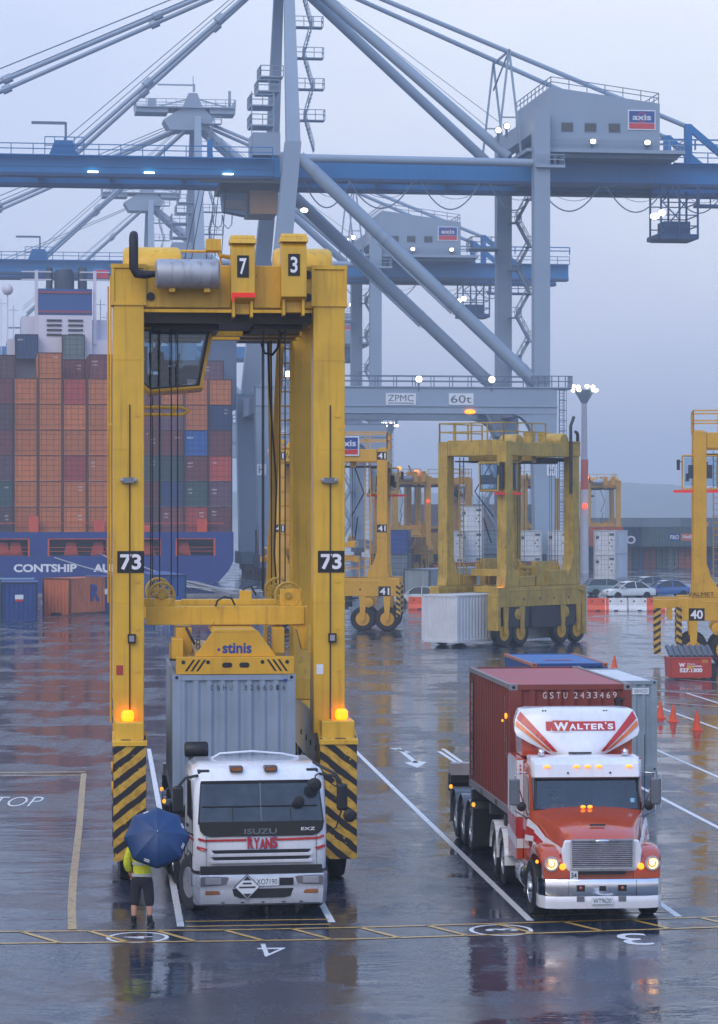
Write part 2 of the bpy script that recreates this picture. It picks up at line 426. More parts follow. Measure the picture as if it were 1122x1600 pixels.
def wetmat():
    m = bpy.data.materials.new('wet_asphalt'); m.use_nodes = True
    n, l = m.node_tree.nodes, m.node_tree.links; b = n['Principled BSDF']
    t = n.new('ShaderNodeTexCoord')
    def noise(sc_, det, vec=None, rough=.55):
        q = n.new('ShaderNodeTexNoise'); q.inputs['Scale'].default_value = sc_; q.inputs['Detail'].default_value = det; q.inputs['Roughness'].default_value = rough
        l.new(vec or t.outputs['Object'], q.inputs[0]); return q.outputs[0]
    def ramp(v, a, b_, ca, cb):
        q = n.new('ShaderNodeMapRange'); l.new(v, q.inputs[0]); q.inputs[1].default_value = a; q.inputs[2].default_value = b_
        q.inputs[3].default_value = ca; q.inputs[4].default_value = cb; return q.outputs[0]
    def mth(op, a, b_):
        q = n.new('ShaderNodeMath'); q.operation = op
        for i, v in enumerate((a, b_)):
            if isinstance(v, (int, float)): q.inputs[i].default_value = v
            else: l.new(v, q.inputs[i])
        return q.outputs[0]
    pud = noise(.21, 7, rough=.66)          # where water lies
    fine = noise(30, 3)
    patch = noise(.6, 7, rough=.68)
    lanem = n.new('ShaderNodeMapping'); lanem.inputs['Rotation'].default_value = (0, 0, -LA); lanem.inputs['Scale'].default_value = (.9, .035, 1); l.new(t.outputs['Object'], lanem.inputs[0])
    tyre = noise(1.3, 4, lanem.outputs[0], .6)      # worn wheel tracks along the lanes
    wet = mth('ADD', ramp(pud, .47, .525, 0, 1), 0)  # 1 = standing water
    c1 = n.new('ShaderNodeValToRGB'); l.new(patch, c1.inputs[0])
    c1.color_ramp.elements[0].position = .3; c1.color_ramp.elements[0].color = (.015, .021, .038, 1)
    c1.color_ramp.elements[1].position = .7; c1.color_ramp.elements[1].color = (.036, .050, .082, 1)
    mx = n.new('ShaderNodeMix'); mx.data_type = 'RGBA'
    l.new(ramp(tyre, .45, .62, 0, .5), mx.inputs[0]); l.new(c1.outputs[0], mx.inputs[6]); mx.inputs[7].default_value = (.013, .018, .030, 1)
    l.new(mx.outputs[2], b.inputs['Base Color'])
    dry = mth('ADD', ramp(patch, .35, .65, .15, .34), ramp(tyre, .42, .6, .04, -.06))
    ro = n.new('ShaderNodeMix'); ro.data_type = 'FLOAT'
    l.new(wet, ro.inputs[0]); l.new(dry, ro.inputs[2]); ro.inputs[3].default_value = .02
    l.new(ro.outputs[0], b.inputs['Roughness'])
    b.inputs['IOR'].default_value = 1.42; b.inputs['Specular Tint'].default_value = (.66, .84, 1, 1)
    rip = n.new('ShaderNodeMapping'); rip.inputs['Scale'].default_value = (1, 1.8, 1); l.new(t.outputs['Object'], rip.inputs[0])
    ripn = noise(4.5, 3, rip.outputs[0]); ripl = noise(.42, 3, rip.outputs[0]); rain = noise(11, 2)
    hgt = mth('MULTIPLY', fine, ramp(wet, 0, 1, .0032, .0002))
    hgt = mth('ADD', hgt, mth('MULTIPLY', ripn, .0030))
    hgt = mth('ADD', hgt, mth('MULTIPLY', rain, ramp(wet, 0, 1, .0, .0016)))
    hgt = mth('ADD', hgt, mth('MULTIPLY', ripl, .024))
    bp = n.new('ShaderNodeBump'); bp.inputs['Strength'].default_value = .8; bp.inputs['Distance'].default_value = 1.0
    l.new(hgt, bp.inputs['Height']); l.new(bp.outputs[0], b.inputs['Normal'])
    return m
WET = wetmat()

def paintmat(name, c, wear=.55):
    m = bpy.data.materials.new(name); m.use_nodes = True
    n, l = m.node_tree.nodes, m.node_tree.links; b = n['Principled BSDF']
    t = n.new('ShaderNodeTexCoord')
    q = n.new('ShaderNodeTexNoise'); q.inputs['Scale'].default_value = 5; q.inputs['Detail'].default_value = 8; q.inputs['Roughness'].default_value = .7; l.new(t.outputs['Object'], q.inputs[0])
    r = n.new('ShaderNodeMapRange'); l.new(q.outputs[0], r.inputs[0]); r.inputs[1].default_value = wear; r.inputs[2].default_value = wear + .10; r.inputs[3].default_value = 0; r.inputs[4].default_value = .8
    mx = n.new('ShaderNodeMix'); mx.data_type = 'RGBA'; l.new(r.outputs[0], mx.inputs[0]); mx.inputs[6].default_value = lin(*c); mx.inputs[7].default_value = (.05, .05, .06, 1)
    l.new(mx.outputs[2], b.inputs['Base Color']); b.inputs['Roughness'].default_value = .32
    return m
LINEW = paintmat('painted_line_white', (220, 222, 226), .56)
LINEY = paintmat('painted_line_yellow', (200, 160, 84), .55)
LINEYF = paintmat('painted_line_yellow_faded', (176, 146, 92), .50)
# ================================================================ ground, water, hills
# yard: one sheet with the harbour basin cut out on the left beyond the quay edge
qx, qy = -11.0, 236.0
qd = Vector((-math.sin(QA), math.cos(QA)))
far = (qx + qd.x * 3000, qy + qd.y * 3000)
g = MB()
def grid(mb, x0, x1, y0, y1, nx, ny, z=0):
    for i in range(nx):
        for j in range(ny):
            xa, xb = x0 + (x1-x0)*i/nx, x0 + (x1-x0)*(i+1)/nx; ya, yb = y0 + (y1-y0)*j/ny, y0 + (y1-y0)*(j+1)/ny
            mb.poly([(xa,ya,z),(xb,ya,z),(xb,yb,z),(xa,yb,z)])
g.poly([(-1200, -30, 0), (1200, -30, 0), (1200, qy, 0), (qx, qy, 0), (-1200, qy - .001, 0)])
g.poly([(qx, qy, 0), (1200, qy, 0), (1200, 3000, 0), (far[0], 3000, 0)])
# quay wall faces
g.poly([(-1200, qy, 0), (qx, qy, 0), (qx, qy, -5), (-1200, qy, -5)])
g.poly([(qx, qy, 0), (far[0], 3000, 0), (far[0], 3000, -5), (qx, qy, -5)])
tag(g.build('yard_ground', WET, recalc=False), kind='structure')
WATER = mat('harbour_water', (44, 58, 76), .06, dirt=.2, scale=.2, bump=.6)
w = MB().poly([(-1250, qy + .5, -3.2), (qx + 5, qy + .5, -3.2), (far[0] + 5, 3000, -3.2), (-1250, 3000, -3.2)])
tag(w.build('harbour_water', WATER, recalc=False), kind='structure')
# quay coping
k = MB().beam((qx + .4, qy, .06), (far[0] + .4, 3000, .06), .8, .3)
k.box(-200, qx, qy - .8, qy - .002, .002, .22)
tag(k.build('quay_kerb', mat('concrete', (128, 128, 132), .6, dirt=.25), recalc=True), kind='structure')
# hills
hm = MB(); cols = 130
def hh_(x, o):
    return 1 + .35*math.sin(x*.0041+o) + .25*math.sin(x*.011+2*o) + .12*math.sin(x*.031+o*3) + .06*math.sin(x*.09+o)
rows = [(2150, 0), (2300, 13), (2450, 23), (2650, 28), (2900, 18)]
for r in range(len(rows)-1):
    for c in range(cols):
        q = []
        for (rr, cc) in ((r, c), (r, c+1), (r+1, c+1), (r+1, c)):
            x = -1200 + 2400*cc/cols; yy, zz = rows[rr]
            q.append((x, yy + 30*math.sin(cc*1.7+rr), -2 + zz*hh_(x, 1.3 + rr*.35) * (0.75 + .35*max(0, min(1, (x+100)/500)))))
        hm.poly(q)
HILL = mat('wooded_hill', (52, 66, 52), .95, dirt=.5, scale=.03)
tag(hm.build('hills', HILL, smooth=80), kind='structure')

# ---------------------------------------------------------------- painted markings
ld = Vector((-math.sin(LA), math.cos(LA), 0)); lx = Vector((math.cos(LA), math.sin(LA), 0))
def strip(mb, a, b, w_, z):
    a, b = Vector((a[0], a[1], z)), Vector((b[0], b[1], z)); d = (b-a).normalized(); s_ = Vector((-d.y, d.x, 0))*w_/2
    mb.poly([a-s_, b-s_, b+s_, a+s_])
lw = MB()
z1 = .004
def lane(x, Y0, Y1, w_=.13):   # x, Y0 = where the line starts near the viewer
    a = Vector((x, Y0, 0)); b = a + ld * ((Y1 - Y0) / ld.y); strip(lw, a, b, w_, z1)
lane(3.12, 50.1, 86); lane(-3.20, 49.4, 86); lane(-.49, 49.9, 86); lane(5.88, 50.6, 86)
lane(9.75, 50.6, 86); lane(12.45, 50.8, 88); lane(16.2, 51, 110); lane(18.95, 51, 112)
# arrow far lane
a = G(640, 1178); strip(lw, G(612, 1169), G(640, 1176), .16, z1)
strip(lw, G(622, 1169), G(650, 1192), .16, z1)
lw.poly([tuple(G(632, 1192))[:2] + (z1,), tuple(G(652, 1200))[:2] + (z1,), tuple(G(667, 1191))[:2] + (z1,), tuple(G(650, 1189))[:2] + (z1,)])
strip(lw, G(686, 1174), G(712, 1191), .13, z1)
for yy in (1004, 1052, 1072, 1090):
    strip(lw, G(935, yy), G(1122, yy + 14), .10, z1)
# stop word (block letters, partly out of frame) and bay numbers, read from the other side
def on_ground(mb, t, px, py, wpx, hpx, d, bold=.0):
    c = G(px, py); Yn, Yf = GY(py + hpx/2), GY(py - hpx/2)
    mb.text(t, (c.x, c.y, z1), wpx * c.y / F, abs(Yf - Yn), d, bold=bold)
rot_ = lambda a: (Vector((math.cos(a), math.sin(a), 0)), Vector((-math.sin(a), math.cos(a), 0)))
on_ground(lw, 'STOP', 17, 1252.5, 96, 15, rot_(LA*.3), bold=-.012)
on_ground(lw, '4', 425, 1484.5, 44, 20, rot_(pi + LA), bold=-.012)
on_ground(lw, '3', 992, 1467.5, 48, 18, rot_(pi + LA), bold=.0)
def ring(mb, px, py, rx, ry, w_, n=40):
    c = G(px, py); R0 = rx * c.y / F; Ry = (GY(py-ry) - GY(py+ry))/2
    for i in range(n):
        q = []
        for (t, k_) in ((i, 1), (i+1, 1), (i+1, 1 - w_/R0), (i, 1 - w_/R0)):
            t = 2*pi*t/n; q.append((c.x + R0*k_*math.cos(t), c.y + Ry*k_*math.sin(t), z1))
        mb.poly(q)
ring(lw, 215, 1465, 49, 8.5, .075); ring(lw, 783, 1453.5, 50, 9, .075)
on_ground(lw, '4', 216, 1465, 22, 7, rot_(pi/2 + LA), bold=.03)
on_ground(lw, '3', 784, 1453, 24, 8, rot_(pi/2 + LA), bold=.03)
tag(lw.build('white_road_markings', LINEW, recalc=False), kind='structure')
ly = MB(); z2 = .008
def ln(mb, x0, y0, x1, y1, w_): strip(mb, G(x0, y0), G(x1, y1), w_, z2)
top_ = [(-200, 1458), (0, 1456), (350, 1453.5), (560, 1449.5), (830, 1442), (1122, 1433), (1300, 1427)]
bot_ = [(-200, 1476), (0, 1474.5), (350, 1471), (560, 1467.5), (830, 1459), (1122, 1449), (1300, 1443)]
def yat(tab, x):
    for (a, b), (c, d) in zip(tab, tab[1:]):
        if x <= c: return b + (d-b)*(x-a)/(c-a)
    return tab[-1][1]
for tab in (top_, bot_):
    for (a, b), (c, d) in zip(tab, tab[1:]): ln(ly, a, b, c, d, .10)
x = -74
while x < 1250:
    ln(ly, x, yat(top_, x), x + 62, yat(bot_, x + 62), .10); x += 106
ln(ly, 289, 1440.3, 514, 1436.8, .09); ln(ly, 291, 1448.2, 517, 1444.5, .09); ln(ly, 832, 1431.3, 1045, 1424.5, .09)
tag(ly.build('yellow_road_markings', LINEY, recalc=False), kind='structure')
lf = MB()
strip(lf, G(-60, 1208), G(134, 1206.5), .28, z2); strip(lf, G(-60, 1213), G(130, 1211.5), .22, z2)
pts = [(131, 1209), (128, 1240), (124, 1290), (119, 1335), (114, 1380), (112, 1420), (113, 1453)]
for (a0, b0), (a1, b1) in zip(pts, pts[1:]): strip(lf, G(a0, b0), G(a1, b1), .155, z2 + .002)
tag(lf.build('faded_yellow_road_markings', LINEYF, recalc=False), kind='structure')
# ================================================================ ship-to-shore cranes (u along the boom, v along the quay, w up)
def make_crane():
    root = empty('quay_crane', (0, 0, 0), QA)
    S = 30.2; D = 21.7                                     # rail gauge, leg spacing along the quay
    def tb(p0, p1, a, b, m=0, tw=None):                     # tapered box leg
        p0, p1 = Vector(p0), Vector(p1); mb = MB(); a2, b2 = tw or (a, b)
        r0 = [p0 + Vector((sx*a/2, sy*b/2, 0)) for sx, sy in ((-1,-1),(1,-1),(1,1),(-1,1))]
        r1 = [p1 + Vector((sx*a2/2, sy*b2/2, 0)) for sx, sy in ((-1,-1),(1,-1),(1,1),(-1,1))]
        return mb.loft([r0, r1], m)
    def haunch(mb, u0, sgn, v0, v1, zt, r):                 # rounded corner under the portal beam
        poly = [(u0, zt)]
        for i in range(9):
            t = pi/2 * i / 8
            poly.append((u0 + sgn*(r - r*math.sin(t)), zt - r + r*math.cos(t))) if False else poly.append((u0 + sgn*r*(1 - math.sin(t)), zt - r*(1 - math.cos(t))))
        poly.append((u0, zt - r))
        return mb.prism(poly, 'y', v0, v1)
    for v in (0, D):
        for u, sg in ((0, 1), (S, -1)):
            leg = tb((u, v, 2.2), (u, v, 17.82), 2.0, 1.8, tw=(2.7, 1.9))
            haunch(leg, u + sg*1.33, sg, v - .92, v + .92, 17.81, 2.6)
            lo = leg.build('leg', CRANE, root)
            bo = MB().box(u-1.2, u+1.2, v-3.4, v+3.4, 1.2, 2.6); bo.box(u-.7, u+.7, v-3.2, v-.4, .5, 1.25, 1); bo.box(u-.7, u+.7, v+.4, v+3.2, .5, 1.25, 1)
            for q in (-2.7, -1.1, 1.1, 2.7): bo.lathe([(.42, -.2), (.42, .2)], (u, v+q, .42), 'x', 12, 1)
            bo.build('bogie', [CRANED, DARK], root)
        pb = MB().box(-1.36, S+1.36, v-1.0, v+1.0, 17.8, 20.6); pb.box(-1.4, S+1.4, v-1.12, v+1.12, 18.55, 18.63, 0); pb.box(-1.4, S+1.4, v-1.15, v+1.15, 20.6, 20.72, 0)
        pb.build('portal_beam', CRANE, root)
        tb((0.2, v, 20.72), (2.75, v, 47), 2.0, 1.7, tw=(1.7, 1.5)).build('upper_leg', CRANE, root)
        tb((S-.25, v, 20.72), (S-.25, v, 51), 1.75, 1.6).build('upper_leg', CRANE, root)
        tb((2.75, v, 47), (2.95, 6.6 if v == 0 else 15.1, 68.5), 1.5, 1.4, tw=(1.0, 1.0)).build('mast', CRANE, root)
        dg = MB().tube((3.4, v, 45.4), (S-.8, v, 21.2), .72, 14)
        for t in (.06, .33, .36, .64, .67, .94): q = Vector((3.4, v, 45.4)).lerp(Vector((S-.8, v, 21.2)), t); dd = (Vector((S-.8, v, 21.2)) - Vector((3.4, v, 45.4))).normalized(); dg.tube(q - dd*.08, q + dd*.08, .80, 14)
        dg.beam(Vector((3.4, v, 45.4)).lerp(Vector((S-.8, v, 21.2)), .35) + Vector((-.5, 0, -.72)), Vector((3.4, v, 45.4)).lerp(Vector((S-.8, v, 21.2)), .66) + Vector((-.5, 0, -.72)), .25, .2)
        dg.build('diagonal_brace', CRANE, root, smooth=40)
        MB().tube((3.4, v, 45.3), (S-1.0, v, 45.2), .45, 12).build('tie_beam', CRANE, root, smooth=40)
        c = MB().box(S-1.0, S+2.2, v-1.3, v+1.1, 44.6, 44.9); c.rail([(S-1, v-1.25, 44.9), (S+2.1, v-1.25, 44.9), (S+2.1, v+1, 44.9)], 1.1, 1.2)
        c.build('leg_platform', CRANE, root)
    for u, w0 in ((0, 18), (S, 18), (2.6, 44.2), (S-.25, 48.6)):
        MB().box(u-.7, u+.7, 1.02, D-1.02, w0, w0+2.0).build('cross_beam', CRANE, root)
    # twin girder over the quay and boom over the water
    for i, (a, b) in enumerate(((5.2, 6.8), (14.6, 16.2))):
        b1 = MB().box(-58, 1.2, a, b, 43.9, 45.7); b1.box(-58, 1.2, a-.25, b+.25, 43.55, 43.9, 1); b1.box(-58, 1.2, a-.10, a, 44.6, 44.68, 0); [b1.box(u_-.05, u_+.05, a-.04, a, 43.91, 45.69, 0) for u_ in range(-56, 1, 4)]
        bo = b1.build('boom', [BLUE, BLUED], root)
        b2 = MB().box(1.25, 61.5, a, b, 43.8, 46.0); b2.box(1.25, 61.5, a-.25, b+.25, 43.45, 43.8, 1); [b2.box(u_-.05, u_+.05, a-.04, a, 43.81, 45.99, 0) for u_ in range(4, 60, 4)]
        b2.build('girder', [BLUE, BLUED], root)
    for u in list(range(-56, 1, 8)) + list(range(6, 61, 8)): MB().box(u-.25, u+.25, 6.81, 14.59, 44.3, 45.6).build('girder_crosstie', BLUED, root)
    MB().box(-58, 1, 4.2, 5.0, 45.66, 45.78).rail([(-58, 4.3, 45.78), (1, 4.3, 45.78)], 1.15, 2.4, .05).build('walkway', [BLUE], root)
    MB().box(1.3, 28, 16.3, 17.1, 45.95, 46.03).build('walkway', [BLUE], root); wk = MB()
    wk.box(46, 61.5, 4.2, 5.0, 45.95, 46.05); wk.rail([(44, 4.3, 46.05), (61.5, 4.3, 46.05)], 1.15, 2.0, .05); wk.rail([(44, 4.3, 47.5), (61.5, 4.3, 47.5)], 1.15, 4.0, .08)
    wk.build('walkway', [BLUE], root)
    ul = MB()
    for u in (-18.5, -12.4, -3.8, 3.0): ul.box(u-.55, u+.55, 4.75, 5.18, 43.98, 44.1)
    ul.build('underboom_lamp', UNDERL, root)
    # boom fittings: stay anchors with gear, small posts
    for u, hh in ((-21.7, 2.2), (-36, 2.4)):
        an = MB().prism([(u-1.6, 46.4), (u+1.6, 46.4), (u+1.0, 46.4+hh*.8), (u-.9, 46.4+hh*.8)], 'y', 5.3, 6.7).prism([(u-1.6, 46.4), (u+1.6, 46.4), (u+1.0, 46.4+hh*.8), (u-.9, 46.4+hh*.8)], 'y', 14.7, 16.1)
        an.box(u-.4, u+.4, 6.69, 14.71, 46.6, 47.2); an.rail([(u-2, 4.5, 46.5), (u+2.2, 4.5, 46.5)], 1.9, 1.0, .05)
        ao = an.build('stay_anchor', BLUE, root); ao.location.z = -.7
        MB().beam((u+.3, 6, 48.2), (u+.3, 6, 50.2), .25, .25).beam((u+.3, 6, 50.1), (u-3.4, 6, 50.1), .25, .3).build('davit', CRANED, ao)
    for u in (-29.5, -5.8): MB().box(u-.3, u+.3, 4.9, 5.2, 45.7, 47.7).build('boom_post', BLUE, root)
    # stays
    ap = Vector((2.9, 0, 68.3))
    for v, va in ((6, 9.0), (15.4, 12.6)):
        for u1, r, nm in ((-21.4, .24, 'inner_forestay'), (-46, .26, 'outer_forestay')):
            p0, p1 = Vector((2.2, va, 67.6)), Vector((u1, v, 45.9)); st = MB()
            if u1 < -30: p0.z = 67.9
            st.tube(p0, p1, r, 8)
            for t in (.28, .62): q = p0.lerp(p1, t); d = (p1-p0).normalized(); st.tube(q-d*.5, q+d*.5, r*1.9, 8)
            st.build(nm, CRANE, root, smooth=40)
        MB().tube((2.4, va+.6, 69.0), (-47, v, 47.2), .07, 5).tube((2.4, va+.2, 68.8), (-22, v, 47.2), .05, 5).build('hoist_rope', CRANED, root)
        MB().tube((3.4, va, 67.6), (27.5, v, 46.6), .58, 12).build('back_leg', CRANE, root, smooth=40)
        p0, p1 = Vector((3.3, va, 68.4)), Vector((48, v, 50.3)); st = MB().tube(p0, p1, .27, 8); st.build('backstay', CRANE, root, smooth=40)
        br = MB().box(47.6, 48.4, v-.35, v+.35, 46.0, 50.6); br.beam((48.2, v, 50.2), (53.5, v, 45.9), .6, .7); br.build('backstay_bracket', BLUE, root)
    MB().tube((3, 10, 68.6), (26, 10.6, 50.5), .035, 4).tube((3, 11, 68.6), (29, 11.6, 50.2), .035, 4).build('thin_rope', CRANED, root)
    # stay support frame beside the house
    fr = MB()
    for v in (6, 15.4):
        z = 68.4 - 18.1 * (27.6-3.3)/44.7
        for u in (26.2, 29.0): fr.beam((u, v, 46.5), (27.6, v, z), .22, .22)
        fr.beam((26.7, v, 51), (28.4, v, 51), .15, .15)
    fr.beam((27.6, 6, 58.4), (27.6, 15.4, 58.4), .2, .2); fr.beam((27.6, 6, 58.4), (27.6, 15.4, 55.4), .15, .15)
    fr.build('stay_support_frame', CRANE, root)
    # top of the mast
    tp = MB().prism([(-1.2, 66.6), (4.6, 66.6), (5.6, 68.4), (4.2, 70.0), (.6, 70.0), (-2.2, 68.2)], 'y', 8.2, 13.4)
    tp.box(-6.5, 9.0, 7.6, 14, 70.0, 70.2); tp.box(-6.5, -1.5, 8, 13, 69.3, 70.0); tp.box(5, 9, 8, 13, 69.2, 70.0)
    tp.rail([(-6.5, 7.7, 70.2), (9, 7.7, 70.2), (9, 14, 70.2), (-6.5, 14, 70.2), (-6.5, 7.7, 70.2)], 1.15, 1.5, .05)
    tp.prism([(.8, 70.2), (4, 70.2), (3.2, 72.6), (1.8, 72.6)], 'y', 9.6, 12)
    tp.beam((2.6, 10.8, 72.6), (2.6, 10.8, 75.4), .12, .12); tp.beam((2.8, 10.8, 74), (-3.0, 10.8, 74), .18, .25); tp.beam((2.8, 10.8, 73), (2.8, 10.8, 74.2), .25, .25)
    tp.box(-4.6, -3.4, 9, 10, 70.2, 71.6); tp.box(7.9, 8.3, 8, 8.4, 70.2, 72.8)
    for sg in (-1, 1): tp.beam((2.6, 10.8, 72), (2.6 + sg*6.5, 10.8, 70.3), .2, .2)
    tp.build('apex_platform', CRANE, root)
    # stairs up the mast
    sm = MB(); z = 46.6; v = 4.6; i = 0
    while z < 66:
        a, b = (4.2, 6.0) if i % 2 else (6.0, 4.2)
        if True:
            sm.box(3.4, 6.8, v-.1, v+1.4, z+3.4, z+3.5); sm.rail([(3.6, v-.05, z+3.5), (6.8, v-.05, z+3.5), (6.8, v+1.3, z+3.5)], 1.1, 1.0, .04)
        sm.stair((4.6 if i % 2 else 5.6, v+.2, z), (5.6 if i % 2 else 4.6, v+.2, z+3.5), .8, (0, 1, 0), step=.42); z += 3.5; v += .55; i += 1
    sm.build('mast_staircase', CRANE, root)
    # platforms on the waterside of the far mast
    mp = MB()
    for (u0, u1, z) in ((-1.0, 1.6, 49.8), (-1.0, 1.6, 52.0), (-.2, 2.2, 53.6), (0.1, 2.6, 55.2)):
        mp.box(u0, u1, 8, 12, z, z+.15); mp.rail([(u1, 8.05, z+.15), (u0, 8.05, z+.15), (u0, 12, z+.15)], 1.15, 1.1, .05)
    for u in (-.9, 1.5): mp.beam((u, 8.1, 46.5), (u, 8.1, 53.6), .12, .12)
    mp.box(-.8, 2.2, 7.4, 13, 46.5, 49.0)
    mp.build('boom_hinge_platform', CRANE, root)
    # machinery house
    ho = MB().prism([(31.2, 46.9), (43.5, 46.9), (43.5, 52.1), (31.2, 53.7)], 'y', 1.0, 20.5)
    house = ho.build('machinery_house', CRANE, root)
    dk = MB().box(28.5, 46.2, .4, 21.3, 46.52, 46.9); dk.box(29, 45.6, 1.2, 20.6, 46.02, 46.5, 1); dk.rail([(31, .45, 46.9), (46.1, .45, 46.9), (46.1, 5, 46.9)], 1.1, 1.6, .04)
    dk.build('house_deck', [CRANE, CRANED], root)
    rr = MB(); rr.rail([(43.4, 1.1, 52.15), (31.3, 1.1, 53.72), (31.3, 20.4, 53.72)], 1.1, 2.2, .04); rr.rail([(43.4, 1.1, 52.15), (43.4, 20.4, 52.15)], 1.1, 2.2, .04); rr.build('roof_railing', CRANED, house)
    for u in (33.1, 35.7, 38.4): MB().box(u-.6, u+.6, .94, 1.04, 48.9, 49.75, 0).box(u-.68, u+.68, .96, 1.0, 48.8, 49.85, 1).build('window', [DGLASS, CRANED], house)
    sg = MB().box(39.9, 43.0, .90, 1.0, 49.15, 51.35, 0); sg.box(40.02, 42.88, .885, .9, 49.95, 51.23, 1); sg.box(40.02, 42.88, .885, .9, 49.27, 49.9, 2)
    for i in range(20):
        a0, a1 = 2*pi*i/20, 2*pi*(i+1)/20
        sg.poly([(41.45+.55*math.cos(a0), .882, 50.55+.55*math.sin(a0)), (41.45+.55*math.cos(a1), .882, 50.55+.55*math.sin(a1)), (41.45+.47*math.cos(a1), .882, 50.55+.47*math.sin(a1)), (41.45+.47*math.cos(a0), .882, 50.55+.47*math.sin(a0))], 2)
    sg.text('axis', (41.45, .878, 50.55), 2.1, .62, 'front', 0, .02)
    sg.build('company_sign', [SIGNW, SIGNB, SIGNR], house)
    ex = MB().box(30.9, 31.2, 3, 5, 47, 49); ex.lathe([(.7, -.5), (.7, .5)], (30.6, 8, 50.6), 'x', 14); ex.box(30.6, 31.2, 11, 13, 49.5, 51); ex.build('vent_box', CRANE, house)
    for u, v, z in ((35.9, .55, 47.75), (42.0, .55, 47.75), (26.2, 5.0, 49.4), (27.2, 5.2, 49.9), (-29.5, 4.4, 46.3), (27.3, 17, 47.5)):
        f = MB().ell((u, v, z), .30, .2, .30, 12, 0); f.lathe([(.30, .0), (.40, -.05), (.42, .12), (.2, .3)], (u, v, z), 'y', 12, 1); f.box(u-.12, u+.12, v+.15, v+.35, z-1.2, z+.1, 1)
        f.build('floodlight', [FLOOD, CRANED], root)
    for u in (16.3, 24.3):
        f = MB().ell((u, -1.2, 21.5), .34, .22, .34, 12, 0); f.lathe([(.34, .0), (.44, -.05), (.46, .12), (.2, .3)], (u, -1.2, 21.5), 'y', 12, 1); f.box(u-.1, u+.1, -1.05, -.9, 20.2, 21.6, 1); f.box(u-.4, u+.4, -1.02, -.85, 21.2, 21.9, 1)
        f.build('floodlight', [FLOOD, CRANED], root)
    f = MB().ell((3.9, -.7, 39.6), .4, .25, .25, 10, 0).box(3.3, 4.0, -.4, -.2, 39.5, 39.8, 1); f.build('floodlight', [FLOOD, CRANED], root)
    f = MB().ell((2.1, -1.1, 21.9), .4, .25, .4, 10, 0).box(2.0, 2.2, -.9, -.8, 20.6, 21.9, 1); f.build('floodlight', [FLOOD, CRANED], root)
    f = MB().ell((21.9, -1.2, 18.0), .6, .18, .26, 12, 0).box(21.7, 22.1, -1.1, -.95, 17.7, 18.1, 1); f.build('amber_beacon', [AMB, DARK], root)
    # portal top railings, signs, caged ladder
    pr = MB(); pr.rail([(1.6, -1.05, 20.72), (S-2, -1.05, 20.72)], 1.15, 2.0, .045); pr.rail([(1.6, 1.0, 20.72), (S-2, 1.0, 20.72)], 1.15, 2.0, .04)
    pr.box(S+1.36, S+3.0, -1.1, 1.1, 20.5, 20.7); pr.rail([(S-1.5, -1.05, 20.72), (S+3.0, -1.05, 20.72), (S+3.0, 1.0, 20.72)], 1.2, .8, .05)
    pr.build('portal_railing', CRANED, root)
    def sign(t, u0, u1, w0, w1, under=False, wf=.84):
        s_ = MB().box(u0, u1, -1.06, -1.01, w0, w1, 0); s_.text(t, ((u0+u1)/2, -1.065, (w0+w1)/2 + (.1 if under else 0)), (u1-u0)*wf, (w1-w0)*(.56 if under else .66), 'front', 1, .0)
        if under: s_.box(u0+.25, u1-.25, -1.066, -1.06, w0+.14, w0+.23, 1)
        s_.build('painted_sign', [SIGNW, SIGNK], root)
    sign('ZPMC', 12.7, 16.0, 18.72, 19.98, True); sign('60t', 19.6, 22.3, 18.75, 20.0)
    for u in (-.75, S+.72):
        s_ = MB().box(u-.5, u+.5, -.99, -.96, 11.1, 12.3, 0); s_.text('H', (u, -.996, 11.7), .55, .75, 'front', 1, .0); s_.build('painted_sign', [SIGNW, SIGNK], root)
    la = MB()
    for du in (0, .55): la.beam((S+1.75+du, -.2, 2.5), (S+1.75+du, -.2, 20.6), .07, .07)
    z = 2.6
    while z < 20.5: la.beam((S+1.75, -.2, z), (S+2.3, -.2, z), .05, .05); z += .35
    z = 5
    while z < 20.5:
        la.path([(S+1.7, -.25, z), (S+1.65, -.9, z), (S+2.4, -.9, z), (S+2.35, -.25, z)], .04, 4); z += 1.1
    for q in (S+1.65, S+2.02, S+2.4): la.beam((q, -.9, 5), (q, -.9, 20.6), .05, .05)
    la.build('caged_ladder', CRANED, root)
    # stairs inside the landside leg and up its far leg
    ss = MB(); z = 2.2; i = 0
    while z < 42:
        base_u = S - 2.9 if z < 19.5 else S + .9
        v = D - 1.6
        a, b = (base_u, base_u + 1.5) if i % 2 == 0 else (base_u + 1.5, base_u)
        ss.stair((a, v - (i % 2)*.9, z), (b, v - (i % 2)*.9, z + 2.75), .8, (0, 1, 0), step=.42)
        e = b + (.5 if i % 2 == 0 else -.5)
        ss.box(min(b, e) - .4, max(b, e) + .4, v - 1.4, v + .5, z + 2.68, z + 2.78); ss.rail([(min(b, e) - .4, v - 1.4, z + 2.78), (max(b, e) + .4, v - 1.4, z + 2.78), (max(b, e)+.4, v+.5, z+2.78)], 1.1, 1.0, .04)
        z += 2.75; i += 1
    ss.box(S-4.5, S-1, D-2.5, D+1, 37.6, 37.8); ss.rail([(S-1, D-2.4, 37.8), (S-4.4, D-2.4, 37.8), (S-4.4, D+1, 37.8)], 1.2, 1.0, .05)
    ss.build('leg_staircase', CRANE, root)
    # trolley with driver's cab and hoist ropes
    tr = MB().box(-4.5, 2.2, 6.9, 14.5, 42.6, 43.4, 0); tr.box(-1.2, 1.9, 7.2, 13.8, 40.0, 42.6, 1); tr.box(-7, 2, 5, 5.2, 43.1, 43.45, 0)
    tr.build('trolley', [DARK, mat('trolley_ochre', (146, 112, 76), .5, dirt=.25, scale=.5)], root)
